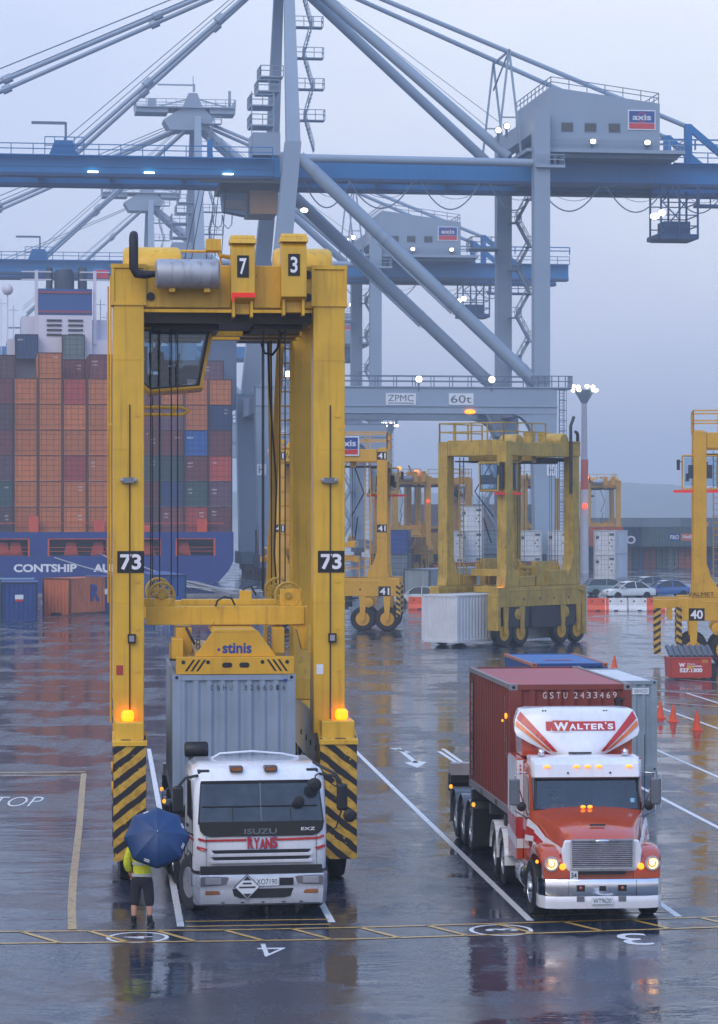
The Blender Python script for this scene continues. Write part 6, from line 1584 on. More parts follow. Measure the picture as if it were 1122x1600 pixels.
        mlamp(r, 'side_marker_lamp', sg*1.05, 4.25, 1.25, .06, .05, .04, AMBS)
    ch = MB().box(-.45, -.3, .8, 7.3, .62, .92).box(.3, .45, .8, 7.3, .62, .92).box(-.3, .3, .9, 2.4, .5, 1.0).box(-.45, .45, 5.4, 6.3, .95, 1.12); ch.build('chassis', DARK, r)
    MB().tube((1.22, 2.6, 1.9), (1.22, 2.6, 3.2), .008, 5).build('aerial', BLK, r)
    # fairing: sloping shield on the sleeper roof, wider and upright at the top
    fa = MB(); rings = []
    for y, z, hw, th in ((2.78, 2.80, .46, .5), (2.83, 2.93, .70, .5), (2.88, 3.06, .96, .5), (2.94, 3.18, 1.17, .5), (2.98, 3.28, 1.21, .5), (3.05, 3.48, 1.19, .48), (3.10, 3.60, 1.14, .48), (3.17, 3.66, 1.10, .4), (3.30, 3.68, .95, .3)):
        n = 8; front = []
        for i in range(n+1):
            t = -1 + 2*i/n; front.append((t*hw, y + .16*abs(t)**3, z - .03*abs(t)**4))
        back = [(hw*.98, y+.55, z-.02), (-hw*.98, y+.55, z-.02)]
        rings.append(front + back)
    fo = fa.loft(rings, 0).build('roof_fairing', WHITE, r, smooth=50)
    MB().prism([(-1.06, 2.76), (1.06, 2.76), (1.08, 3.30), (-1.08, 3.30)], 'y', 3.15, 4.1).build('fairing_side', OR2, r)
    # livery on the fairing (follows the curved front)
    def fp(t, z, off=.012):
        tab = ((2.80, 2.78, .46), (2.93, 2.83, .70), (3.06, 2.88, .96), (3.18, 2.94, 1.17), (3.28, 2.98, 1.21), (3.48, 3.05, 1.19), (3.60, 3.10, 1.14), (3.66, 3.17, 1.10))
        for (z0, y0, w0), (z1_, y1, w1) in zip(tab, tab[1:]):
            if z <= z1_ or z1_ == 3.66:
                k = (z-z0)/(z1_-z0); y = y0+(y1-y0)*k; w_ = w0+(w1-w0)*k; break
        return (t, y + .16*abs(min(1, abs(t)/w_))**3 - off, z)
    for sg in (-1, 1):
        st = MB()
        for A, A2, B, B2, m in (((1.09, 3.61), (.42, 2.86), (1.16, 3.47), (.50, 2.86), 0), ((1.17, 3.43), (.53, 2.865), (1.19, 3.34), (.59, 2.87), 1)):
            N = 10
            for i in range(N):
                q = []
                for (S0, S1, k) in ((A, A2, i/N), (B, B2, i/N), (B, B2, (i+1)/N), (A, A2, (i+1)/N)):
                    q.append(fp(sg*(S0[0]+(S1[0]-S0[0])*k), S0[1]+(S1[1]-S0[1])*k, .014))
                st.poly(q, m)
        st.build('livery_stripe', [REDS, ORS], fo, recalc=False)
    wm = MB(); z = 3.34
    def band(x0, x1, za, zb, m, off=.014):
        N = 10
        for i in range(N):
            xa, xb = x0+(x1-x0)*i/N, x0+(x1-x0)*(i+1)/N; wm.poly([fp(xa, za, off), fp(xb, za, off), fp(xb, zb, off), fp(xa, zb, off)], m)
    band(-.62, .72, z-.085, z+.085, 0); band(-.60, -.50, z-.07, z+.02, 2, .016) if False else None
    band(-.52, -.14, z-.11, z+.12, 1, .013); band(-.49, -.17, z-.095, z+.105, 2, .017)
    s0 = fp(0, z)[1]
    sl0 = (3.05-2.98)/(3.48-3.28)
    U = Vector((0, sl0, 1)).normalized()
    def tx(ch, x, w_, h_, zc, m=3):
        c = fp(x, zc, .024); wm.text(ch, c, w_, h_, ((1, 0, 0), tuple(U)), m, .04)
    tx('W', -.33, .28, .17, z-.01)
    for i, ch in enumerate("ALTER'S"):
        x = [-.105, .035, .165, .30, .445, .535, .625][i]; w_ = [.13, .11, .12, .11, .13, .03, .11][i]; h_ = .115 if ch != "'" else .04
        tx(ch, x, w_, h_, z-.012 if ch != "'" else z+.05)
    wm.build('owner_name', [REDS, SIGNW, mat('name_block', (190, 70, 40), .3), WHT], fo, recalc=False)
    MB().box(-.22, .22, 2.73, 2.77, 2.83, 2.86).build('fairing_slot', DARK, fo)
    for x in (-.66, -.61, .52, .57): MB().lathe([(.018, -.01), (.018, .0)], fp(x, 3.62, .0), 'y', 8).build('bolt', DARK, fo)
    return r
ot = make_orange_truck()
bpy.context.view_layer.update()
make_driver('person', ot.matrix_world @ Vector((-.5, 2.72, 1.28)), ot.rotation_euler.z - pi/2, 'driver in a pale shirt behind the windscreen of the orange truck', mat('pale_shirt', (170, 182, 196), .8))
# ================================================================ container ship, stern towards the yard (x to starboard edge at 0, y ahead, z up)
SHY = 280.0
ship = empty('container_ship', P(365, 0, SHY) * Vector((1, 1, 0)) if False else (P(365, 795, SHY).x, SHY, 0), QA, 'blue container ship moored stern-on at the quay, with lettering across its stern', 'ship')
hb = MB(); XL, LEN, DK = -33.0, 190.0, 5.15
xs = [XL, -25.2, -20.6, -18.8, -12.7, -11.6, -7.4, -5.9, -1.85]
solid = [(-20.6, -18.8), (-12.7, -11.6), (-7.4, -5.9), (-1.85, 0)]
hb.box(XL, 0, 0, LEN, 4.45, DK, 0)                                   # upper strake
low = [(XL, -3.6), (XL, 2.75), (0, 2.75), (0, 2.2), (-.5, 1.2), (-1.4, .2), (-2.6, -.8), (-4.2, -1.7), (-6.2, -2.6), (-8.5, -3.6)]
hb.prism(low, 'y', 0, LEN, 0)
hb.box(XL, -25.2, 0, LEN, 2.75, 4.45, 0)
for a, b in solid: hb.box(a, b, 0, .4, 2.75, 4.45, 0)
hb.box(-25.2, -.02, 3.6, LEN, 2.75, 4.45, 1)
hb.box(-.5, 0, .4, 3.6, 2.75, 4.45, 0)
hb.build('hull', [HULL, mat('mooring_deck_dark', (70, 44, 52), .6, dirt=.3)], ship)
nm = MB()
def hull_text(t, px0, px1, z, hh_):
    x0, x1 = (px0-365)/15.36, (px1-365)/15.36; nm.text(t, ((x0+x1)/2, -.02, z), x1-x0, hh_, 'front', 0, .035)
hull_text('CONTSHIP', 24, 121, 1.52, .82); nm.build('ship_name', WHT, ship, recalc=False); nm = MB(); hull_text('AURORA', 147, 226, 1.52, .82); nm.build('ship_name', WHT, ship, recalc=False)
op = MB()
for a, b in ((-25.2, -20.6), (-18.8, -12.7), (-11.6, -7.4), (-5.9, -1.85)):
    op.box(a, a+.18, -.03, .3, 2.7, 4.5).box(b-.18, b, -.03, .3, 2.7, 4.5).box(a, b, -.03, .3, 4.42, 4.5)
    for z in (3.2, 3.6): op.beam((a, .15, z), (b, .15, z), .05, .05)
for x in (-24.6, -20.2, -13.6, -9, -3.2): op.box(x-.5, x+.5, -.02, .5, DK, DK+1.2 + .5*math.sin(x*3))
op.beam((-25.2, .3, DK+.9), (-1, .3, DK+.9), .08, .08)
op.build('orange_rail', SHIPO, ship)
for x in (-23.3, -22.0, -16.4, -13.7, -5.0, -10, -8.6):
    w_ = MB().prism([(x-.75, 2.76), (x+.75, 2.76), (x+.45, 4.1), (x-.45, 4.1)], 'y', 1.2, 1.5).lathe([(.55, 1.0), (.55, 1.15), (.2, 1.18), (.2, 1.9), (.55, 1.92), (.55, 2.1)], (x, 0, 3.4), 'y', 14)
    w_.build('mooring_winch', SHIPO, ship, smooth=40)
# accommodation, funnel and stacks
def sx_(px, ly): return (px-561)*(SHY+ly)/F + (-P(365, 795, SHY).x) + .137*ly
def sz_(py, ly): return H + (HY-py)*(SHY+ly)/F
def sbox(mb, px0, px1, py0, py1, ly0, ly1, m=0): return mb.box(sx_(px0, ly0), sx_(px1, ly0), ly0, ly1, sz_(py1, ly0), sz_(py0, ly0), m)
ac = MB(); sbox(ac, 62, 145, 495, 600, 15, 28); sbox(ac, 14, 62, 532, 600, 16, 27); sbox(ac, 36, 62, 497, 532, 17, 26); sbox(ac, 145, 226, 533, 620, 16, 27, 0); sbox(ac, 145, 172, 502, 533, 18, 26, 0); sbox(ac, -60, 14, 560, 640, 16, 27)
sbox(ac, 330, 370, 500, 640, 22, 30, 1); sbox(ac, -40, -6, 470, 560, 18, 26)
aco = ac.build('accommodation', [SHIPW, mat('ship_blue_grey', (86, 104, 134), .5, dirt=.15, scale=.3)], ship)
for px0 in (75, 108):
    lv = MB()
    for k in range(4): sbox(lv, px0, px0+23, 501.5+k*7.4, 504.5+k*7.4, 14.85, 15)
    lv.build('louvre', DARK, aco)
fu = MB(); sbox(fu, 62, 145, 454, 494.5, 15.5, 26, 0); sbox(fu, 61.8, 145.2, 488, 491, 15.4, 26.1, 1); sbox(fu, 61.8, 145.2, 458, 461, 15.4, 26.1, 1); sbox(fu, 61.8, 145.2, 491, 494.6, 15.3, 26.2, 2)
fuo = fu.build('funnel', [FUN, mat('funnel_red', (150, 62, 76), .5), BLUED], ship)
SOOT = mat('sooty_stack', (52, 62, 82), .6, dirt=.3)
for px, r_, top in ((102, 1.08, 423), (79, .36, 421), (130, .5, 420)):
    x = sx_(px, 20); MB().lathe([(r_, sz_(455, 20)), (r_, sz_(top, 20)-r_*.5), (r_*.85, sz_(top, 20)-r_*.1), (r_*.5, sz_(top, 20))], (x, 20, 0), 'z', 16).build('exhaust_stack', SOOT, fuo, smooth=40)
MASTS = []
for px in (59, 149):
    x = sx_(px, 16); ms = MB(); MASTS.append(ms); ms.beam((x, 16, sz_(540, 16)), (x, 16, sz_(426, 16)), .35, .35); 
    for t in (428, 440): ms.beam((x-1.6, 16, sz_(t, 16)), (x+1.6, 16, sz_(t, 16)), .12, .12)
x = sx_(15, 16); ms = MB(); MASTS.append(ms); ms.beam((x, 17, sz_(560, 16)), (x, 17, sz_(463, 16)), .16, .16)
for px, t in ((5, 470), (24, 480), (45, 500), (158, 470), (168, 490)): x = sx_(px, 18); ms = MB(); MASTS.append(ms); ms.beam((x, 18, sz_(560, 18)), (x, 18, sz_(t, 18)), .1, .1); ms.beam((x-.6, 18, sz_(t+8, 18)), (x+.6, 18, sz_(t+8, 18)), .08, .08)
[q_.build('mast', SHIPW, ship) for q_ in MASTS]
x = sx_(15, 16); MB().ell((x, 17, sz_(455, 16)), .6, .6, .62, 16).build('radar_dome', SHIPW, ship, smooth=80)
fl = MB(); x = sx_(159, 16); fl.box(x-.7, x+.75, 16, 16.06, sz_(437, 16), sz_(424, 16)); fl.build('flag', mat('flag_red', (200, 62, 84), .7), ship)

# the deck stacks: columns from the starboard edge, tiers up from the deck
O_, MR, GN, NB, BR, PU, RD, GG = (198, 114, 58), (118, 62, 66), (60, 84, 84), (44, 66, 110), (92, 70, 74), (104, 74, 92), (180, 72, 60), (104, 118, 122)
BL = (38, 96, 170)
cols = {0: [MR, PU, RD, MR, NB, O_], 1: [RD, GN, MR, BL, O_, O_], 2: [MR, NB, GN, MR, PU, O_], 3: [BR, MR, GN, MR, MR, MR], 4: [O_, O_, O_, O_, O_, RD],
        5: [O_, O_, O_, O_, O_, O_], 6: [O_, O_, RD, O_, O_, RD], 7: [O_, O_, O_, O_, O_, O_, O_], 8: [O_, O_, O_, O_, O_, O_], 9: [BR, GN, PU, MR, BR, MR], 10: [BR, PU, GN, MR, NB, MR], 11: [O_, MR, BR, O_, MR]}
tn = ['bottom', 'second', 'third', 'fourth', 'fifth', 'sixth', 'seventh', 'eighth']
on = ['rightmost', 'second', 'third', 'fourth', 'fifth', 'sixth', 'seventh', 'eighth', 'ninth', 'tenth', 'eleventh', 'twelfth']
CN = {O_: 'orange', MR: 'maroon', GN: 'dark green', NB: 'navy', BR: 'brown', PU: 'purple-brown', RD: 'red', GG: 'grey-green', BL: 'bright blue'}
M3 = Matrix.Rotation(QA, 3, 'Z'); S0 = Vector((P(365, 795, SHY).x, SHY, 0))
def ship_pt(x, y, z): return S0 + M3 @ Vector((x, y, z))
pit = 37.9 / 15.36
def smarks(c):
    if random.random() < (.25 if c == O_ else .75):
        w_ = random.uniform(.3, .6); z = random.uniform(1.6, 2.1)
        out = [('%s%d' % (random.choice('ABCDEHKMNTU'), random.randint(10, 99)), random.choice((-.62, .55)), z, w_, .16, WT)]
        if random.random() < .6: out.append(('%d' % random.randint(1000, 9999), out[0][1], z-.35, w_, .13, WT))
        return out
    return None
for k, tiers in cols.items():
    for t, c in enumerate(tiers):
        yo = 1.2 if k not in (3,) else 2.0
        lab = '%s container on the ship, %s tier, %s column from the starboard side' % (CN[c], tn[t], on[k]) if k else '%s container on the ship, %s tier of the rightmost deck column' % (CN[c], tn[t])
        f_ = (.90, 1.0, 1.07, .95)[(k*3 + t*5 + k*t) % 4]
        plain(CM40, ship_pt(-(k + .5)*pit, yo, DK + t*2.6), QA, tuple(min(255, int(v*f_)) for v in c), lab, 'containers stacked on the ship', smarks(c))
for k, t, c, ly, lb in ((4, 6, MR, 14, 'maroon container on the ship behind the orange stack, nearest the carrier\'s left leg'), (5, 6, MR, 4, 'maroon container on top of the sixth deck column of the ship'), (6, 6, MR, 13.6, 'maroon container half hidden behind the tallest orange stack on the ship'),
                       (8, 7, NB, 13.4, 'blue container below the funnel, behind and above the orange stack'), (6, 7, GG, 13.6, 'grey-green container high behind the orange stack, below the ship\'s louvres'), (9, 6, BR, 6, 'brown container on the top tier of the stack nearest the left edge'), (10, 6, BR, 7, 'brown container on the ship, farthest to port of the top tier'),
                       (0, 6, PU, 14, 'purple-brown container behind the orange one at the top right of the ship stack'), (1, 6, MR, 14, 'maroon container behind the second deck column, showing below the carrier cab')):
    plain(CM40, ship_pt(-(k + .5)*pit + .3, ly, DK + t*2.6), QA, c, lb, 'containers stacked on the ship', smarks(c))
# mooring lines to the quay
for i, (a, b, lb) in enumerate((((60, 862, 280), (420, 922, 246), 'pale mooring rope running from the ship\'s left winch to the quay'), ((150, 862, 280), (425, 931, 241), 'pale mooring rope, lower of the two from the ship\'s middle opening'),
                    ((165, 858, 280), (430, 925, 244), 'pale mooring rope, upper of the two from the ship\'s middle opening'), ((250, 890, 280), (400, 917, 250), 'pale mooring rope sagging just above the carrier\'s spreader'))):
    p0, p1 = P(*a), P(*b); p0.y += .2
    q = [p0.lerp(p1, t/10) - Vector((0, 0, 1.1*(1-(2*t/10-1)**2))) for t in range(11)]
    tag(MB().path(q, .06, 6).build('mooring_rope', MOOR), lb, 'rope', 'mooring ropes of the ship')
# ================================================================ yard objects
LOGO = [SIGNW, SIGNR]
def at(px, Y, dz=0): return Vector(((px-561)*Y/F, Y, dz))
# ---- containers at the left, near the quay edge
o = plain(CM20E, at(30, 184) + Vector((0, 0, 0)), LA + .02, (34, 66, 130), 'dark blue container at the left edge with a small white and red logo', 'containers on the ground by the ship')
m = MB().box(-.28, .28, -.012, .0, 1.45, 1.75, 0).box(-.28, .28, -.012, 0, 1.30, 1.43, 1); m.build('logo', LOGO, o)
plain(CM20E, at(25, 191), LA + .02, (86, 122, 156), 'pale blue-grey container showing just behind the dark blue one at the left edge', 'containers on the ground by the ship')
o = plain(CM20E, at(88, 195), LA - .62, (200, 110, 70), 'orange container standing cornerwise between two blue containers by the ship', 'containers on the ground by the ship')
MB().text('R', (CW/2 + .012, 3.0, 1.5), 1.1, 1.2, 'right', 0, .05).build('logo', SIGNB, o, recalc=False)
MB().box(-.45, .45, -.01, .05, .0, .13).build('fork_pocket', BLK, o)
o = plain(CM20E, at(160, 198), LA, (34, 62, 128), 'navy container behind the left leg of carrier 73, with its corrugated end facing out', 'containers on the ground by the ship')
MB().box(.12, .42, -.01, .0, 1.35, 1.75).build('logo', SIGNW, o)
o = plain(CM40E, at(266, 205), LA + .10, (36, 78, 140), 'blue container seen between the legs of carrier 73, next to the ship\'s stern', 'containers on the ground by the ship')
MB().text('P&O', (-.55, -.008, 1.0), 1.1, .7, 'front', 0, .03).build('lettering', WHT, o, recalc=False)
# ---- far row of stacked containers at the right: broadside ones on top, ends below
BROAD = -pi/2 + LA*.3 + .0
def broadside(me, px, Y, z, c, label, L, text=None, group='far stack of containers behind the parked cars'):
    # left end at px; local y runs to the right, so the side that faces the camera is +x turned to -y
    o = plain(me, at(px, Y, z), -pi/2 - .05, c, label, group)
    if text:
        q = MB()
        for t, y, zz, w_, hh_, bx, mk in text:
            if bx is not None: q.box(CW/2 + .004, CW/2 + .012, y-w_*.62, y+w_*.62, zz-hh_*.8, zz+hh_*.8, bx)
            q.text(t, (CW/2 + .018, y, zz), w_, hh_, 'right', mk, .03)
        q.build('lettering', [WHT, SIGNB, mat('logo_orange', (214, 112, 84), .5)], o, recalc=False)
    return o
YF = 352.0
broadside(CM20, 899, YF, 2.6, (206, 104, 62), 'orange container at the left end of the far upper row, next to the navy one', 6, [('H', 4.2, 1.2, .9, .8, None, 1)])
broadside(CM20, 927, YF, 2.6, (38, 54, 92), 'navy container with large white letters in the far upper row', 6, [('P&O', 3.9, .95, 2.9, 1.05, None, 0)])
broadside(CM40, 993, YF, 2.6, (84, 104, 110), 'long grey-green container with a small blue and orange label in the far upper row', 12, [('P&O', 4.9, 1.3, 1.1, .55, 1, 0), ('Nedlloyd', 6.9, 1.3, 1.9, .55, 2, 0)])
broadside(CM20, 1142, YF, 2.6, (124, 96, 84), 'brown container at the right end of the far upper row', 6)
ends = [(903, (96, 100, 104), 'grey'), (934, (60, 66, 84), 'dark'), (966, (124, 82, 70), 'brown'), (984, (146, 122, 96), 'tan'), (1002, (52, 84, 132), 'blue'), (1020, (142, 74, 66), 'red-brown'), (1040, (92, 110, 118), 'grey-green'), (1056, (132, 140, 146), 'pale grey'), (1074, (196, 104, 78), 'orange'), (1095, (54, 92, 142), 'mid blue'), (1116, (40, 72, 130), 'navy blue')]
for px, c, n_ in ends:
    plain(CM20, at(px, YF + .5), .02, c, '%s container end in the lower row under the broadside navy and grey-green containers' % n_, 'far stack of containers behind the parked cars')
YG = 520.0
for px, c, lb, tx in ((900, (96, 108, 120), 'grey container in the farthest row, left of the dark teal one', None), (962, (92, 112, 128), 'blue-grey container in the farthest row, below the hills', None), (1030, (60, 88, 104), 'dark teal container with an orange label in the farthest row', [('K', 8.2, 1.4, 1.6, .5, 2, 2)]), (1135, (128, 104, 96), 'faded brown container in the farthest row at the right', None)):
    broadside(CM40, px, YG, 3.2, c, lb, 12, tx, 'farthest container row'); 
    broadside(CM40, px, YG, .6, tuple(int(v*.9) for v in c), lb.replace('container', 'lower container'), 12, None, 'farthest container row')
for px, c, lb in ((640, (84, 66, 70), 'dark brown container in the farthest row, behind the green carriers'), (700, (96, 78, 80), 'maroon-grey container in the farthest row, left of the red and white pole'), (745, (52, 72, 96), 'navy container in the farthest row, behind the red and white pole')):
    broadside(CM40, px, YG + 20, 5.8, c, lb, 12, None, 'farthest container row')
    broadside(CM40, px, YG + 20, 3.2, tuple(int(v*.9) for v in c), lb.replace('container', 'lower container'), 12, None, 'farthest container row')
# ---- white reefer stacks
WC = (204, 208, 214)
def stack(px, Y, rot, cs, label, group, n0=0, me=None):
    for t, c in enumerate(cs):
        o = plain(me or CM20, at(px, Y, (t+n0)*2.6), rot, c, label % tn[t+n0] if '%s' in label else label, group, None, rod=(168, 172, 180) if c[0] > 170 else None)
        if c[0] > 180:
            q = MB()
            q.box(-.98, -.62, .0, .012, 1.7, 2.0, 0).box(.50, 1.0, .0, .012, 2.05, 2.3, 0)
            for zz in (1.55, 1.2, .85): q.box(.55 + .1*math.sin(zz*9), .68 + .1*math.sin(zz*9), .0, .012, zz, zz+.16, 0)
            q.box(CW/2*-1-.012, -CW/2-.002, 1.0, 2.6, 1.5, 1.9, 0)
            q.build('label_plate', [SIGNK], o)
stack(945, 293, -.30, [WC, WC], 'white reefer container right of the crossing carrier, %s of its stack', 'white reefer containers')
stack(737, 290, -.05, [WC, WC, WC], 'white reefer container behind the crossing carrier\'s left legs, %s of its stack', 'white reefer containers')
stack(707, 286, -.05, [WC, (190, 194, 202)], 'pale reefer container left of the three-high white stack, %s tier', 'white reefer containers')
stack(829, 290, .05, [(190, 194, 202), WC], 'white reefer container seen between the crossing carrier\'s middle legs, %s tier', 'white reefer containers')
stack(872, 292, -.25, [(190, 194, 202), WC], 'white reefer container beside the land leg of the nearest crane, %s tier', 'white reefer containers')
stack(767, 300, .0, [(110, 126, 142), (120, 138, 150)], 'blue-grey genset container right of the three-high reefer stack, %s tier', 'white reefer containers')
stack(621, 300, -.06, [(110, 124, 140), (36, 72, 146)], 'container end right of carrier 41\'s front leg, %s tier', 'containers behind carrier 41')
stack(668, 330, 0, [(150, 70, 58), (150, 56, 58)], 'dark red container end below the green carriers, %s tier', 'containers behind carrier 41')
stack(646, 332, 0, [(124, 74, 56), (96, 84, 88)], 'brown container end left of the dark red ones, %s tier', 'containers behind carrier 41')
plain(CM40E, at(651, 224), -.50, (136, 146, 152), 'silver container lying cornerwise behind the crossing carrier, beside a parked car', 'containers behind carrier 41')
plain(CM40, at(690, 250), -.70, (132, 74, 56), 'brown container whose roof shows above the silver one', 'containers behind carrier 41')
stack(394, 318, -.02, [(150, 52, 52), (170, 58, 56), (104, 116, 138), (124, 78, 76)], 'container in the stack at the foot of the crane\'s waterside leg, %s tier', 'containers at the foot of the crane')
stack(416, 300, -.02, [(120, 60, 64), (150, 52, 52)], 'dark red container between the crane leg and carrier 41, %s tier', 'containers at the foot of the crane')
# the foot-of-crane and carrier-41 stacks get their own colour words
CNX = {(150,52,52): 'crimson', (170,58,56): 'bright red', (104,116,138): 'slate', (124,78,76): 'brown-red', (120,60,64): 'maroon', (36,72,146): 'blue', (110,124,140): 'slate'}
plain(CM20, at(448, 226), .0, (72, 62, 84), 'dark plum container seen through the right side of carrier 73, behind carrier 41', 'containers behind carrier 41', [('D', .2, 1.6, .5, .6, WHT)])

# ---- parked cars
def make_car(c, label, loc, rot, estate=False, lights=False):
    r = empty('parked_car', loc, rot, label, 'car', 'parked cars behind the barriers')
    pm = mat('car_paint_%d' % (c[0]*7+c[2]), c, .2, dirt=.06, coat=.8)
    L2 = 2.15; hw = .84
    lowp = [(-L2, .30), (-L2-.04, .55), (-L2+.05, .74), (-1.15, .88), (1.35, .92), (L2-.05, .86), (L2+.03, .60), (L2, .30)]
    b = MB(); secs = []
    for x, s_ in ((-hw, .96), (-hw+.08, 1), (hw-.08, 1), (hw, .96)): secs.append([(x, y*s_ if abs(y) > 2 else y, z) for y, z in lowp])
    b.loft(secs, 0).build('body', pm, r, smooth=50, bevel=.03)
    top = [(-1.15, .88), (-.45, 1.36), (.1, 1.43), (.9 if not estate else 1.6, 1.40), (1.65 if not estate else 2.05, .92)]
    g_ = MB(); secs = []
    for x, k in ((-hw+.02, 0), (-hw+.16, 1), (hw-.16, 1), (hw-.02, 0)): secs.append([(x, y, z if k else .90 + (z-.9)*.05) for y, z in top])
    g_.loft([secs[0], secs[1], secs[2], secs[3]], 0).build('windows', DGLASS, r, smooth=40)
    rf = MB().prism([(-.50, 1.345), (.1, 1.435), (.9 if not estate else 1.6, 1.405), (.9 if not estate else 1.6, 1.44), (.1, 1.47), (-.5, 1.38)], 'x', -hw+.13, hw-.13); rf.build('roof', pm, r, bevel=.01)
    for sg in (-1, 1):
        for (y0, z0), (y1, z1_) in (((-1.15, .90), (-.45, 1.38)), ((.35, .92), (.3, 1.42)), ((1.65 if not estate else 2.05, .92), (.9 if not estate else 1.6, 1.42))): MB().beam((sg*(hw-.03), y0, z0), (sg*(hw-.14), y1, z1_), .06, .07).build('pillar', pm, r)
    for sg in (-1, 1):
        for y in (-1.32, 1.30): 
            w_ = MB().lathe([(.20, -.09), (.31, -.10), (.31, .10), (.20, .09)], (sg*(hw-.06), y, .31), 'x', 16, 0).lathe([(.0, -.08), (.19, -.09), (.19, .09), (.0, .08)], (sg*(hw-.06), y, .31), 'x', 12, 1); w_.build('wheel', [RUB, STEEL], r)
        MB().box(sg*.62-.16, sg*.62+.16, -L2-.05, -L2+.1, .58, .72).build('headlight', FLOOD if lights and sg < 0 else LENSW, r, bevel=.03)
        MB().box(sg*.66-.12, sg*.66+.12, L2-.06, L2+.05, .62, .80).build('tail_light', SIGNR, r)
        MB().box(sg*.93-.08, sg*.93+.08, -.85, -.72, .92, 1.04).build('mirror', pm, r)
    return r
make_car((112, 138, 146), 'grey-green estate car parked leftmost behind the barriers', at(950, 238), 1.75, True)
make_car((206, 214, 220), 'white saloon car parked behind the white barriers', at(982, 229), -1.25)
make_car((98, 120, 134), 'dark grey car parked behind the white saloon and blue hatchback', at(1010, 245), -1.3)
make_car((44, 92, 160), 'blue hatchback parked at the right behind the orange barrier', at(1040, 233), -1.35)
make_car((186, 196, 204), 'pale car with a lit headlight beside the silver container', at(661, 214), -2.1, False, True)
# ---- plastic barriers
def barrier(px, Y, c, label, rot=0):
    pm = mat('barrier_%d' % c[0], c, .5, dirt=.15, streak=.2)
    m = MB().prism([(-.30, 0), (.30, 0), (.30, .12), (.16, .42), (.12, .95), (-.12, .95), (-.16, .42), (-.30, .12)], 'x', -.80, .80, 0)
    for x in (-.4, .4): m.lathe([(.07, -.02), (.07, .0)], (x, -.135, .72), 'y', 10, 1)
    m.box(-.15, .15, -.305, -.2, .0, .1, 1).box(.80, .86, -.08, .08, .15, .85, 0)
    o = m.build('plastic_barrier', [pm, DARK], None, at(px, Y), rot, bevel=.02); tag(o, label, 'barrier', 'water-filled barriers in front of the parked cars')
OB, WB = (224, 88, 48), (222, 224, 228)
for px, c, lb in ((934, OB, 'orange barrier beside the crossing carrier\'s right end'), (962, WB, 'white barrier right of the leftmost orange one'), (999, WB, 'white barrier in front of the white saloon, left of an orange one'), (1027, OB, 'orange barrier in front of the blue hatchback'), (1056, WB, 'white barrier partly behind carrier 40, right of an orange one'), (655, OB, 'orange barrier just right of carrier 41\'s wheels')):
    barrier(px, 202 if px > 700 else 205, c, lb, .03*math.sin(px))
# ---- cones
CON = mat('cone_orange', (226, 84, 40), .5, dirt=.15)
def cone(px, py, hh_, label):
    m = MB().box(-.19, .19, -.19, .19, 0, .035, 0); m.lathe([(.15, .035), (.035, hh_), (.0, hh_+.005)], (0, 0, 0), 'z', 18, 0); z = hh_*.55; r_ = .15 - .115*(z-.035)/(hh_-.035)
    m.lathe([(r_+.006, z-.05), (r_-.004, z+.07)], (0, 0, 0), 'z', 18, 1, caps=False)
    tag(m.build('traffic_cone', [CON, CON], None, G(px, py), 0, smooth=40), label, 'traffic cone', 'orange cones on the wet yard')
cone(1052, 1128, .60, 'orange traffic cone on the wet ground, left of the other free-standing one'); cone(1089, 1141, .68, 'nearest orange traffic cone, right of the grey container'); cone(1032, 1122, .60, 'orange traffic cone at the right edge of the grey container'); cone(960, 1045, .62, 'small orange traffic cone behind the roof of the grey container')
# ---- red skip
def make_skip():
    r = empty('skip', at(1079, 121.0), .04, 'red steel rubbish skip with a ribbed grey lid in front of carrier 40', 'skip')
    pr = mat('skip_red', (184, 66, 56), .4, dirt=.2, streak=.3); y1 = 1.35
    b = MB().prism([(-.92, .06), (.88, .06), (.94, .92), (-.96, .92)], 'y', 0, y1, 0); b.box(-.99, .97, -.03, y1+.03, .90, .97, 0); b.box(-.97, -.90, -.05, .02, .1, .9, 0).box(.86, .93, -.05, .02, .1, .9, 0)
    b.box(.94, 1.06, .1, .5, .55, .7, 1); b.build('bin', [pr, BLK], r, bevel=.015)
    l = MB(); l.slab([(-.95, .0, .985), (.93, .0, .985), (.93, y1, 1.38), (-.95, y1, 1.38)], .03, 0)
    for i in range(8): x = -.9 + i*.255; l.slab([(x, -.02, 1.02), (x+.13, -.02, 1.02), (x+.13, y1, 1.42), (x, y1, 1.42)], .05, 0)
    l.build('lid', mat('lid_grey', (78, 84, 96), .35, dirt=.25), r)
    t = MB().text('527.1300', (.02, -.012, .40), 1.0, .19, 'front', 0, .05); t.text('W', (-.38, -.012, .63), .28, .18, 'front', 0, .06); t.text('Waste', (.02, -.012, .68), .36, .09, 'front', 0, .0); t.box(-.15, .5, -.014, -.01, .56, .60, 0); t.prism([(-.15, .55), (-.05, .62), (.12, .60), (.08, .45), (-.08, .44)], 'y', -.018, -.014, 1)
    for z in (.82, .74): t.box(.5, .78, -.014, -.01, z, z+.035, 1)
    t.build('lettering', [WHT, mat('logo_yellow', (214, 170, 70), .5)], r, recalc=False)
make_skip()
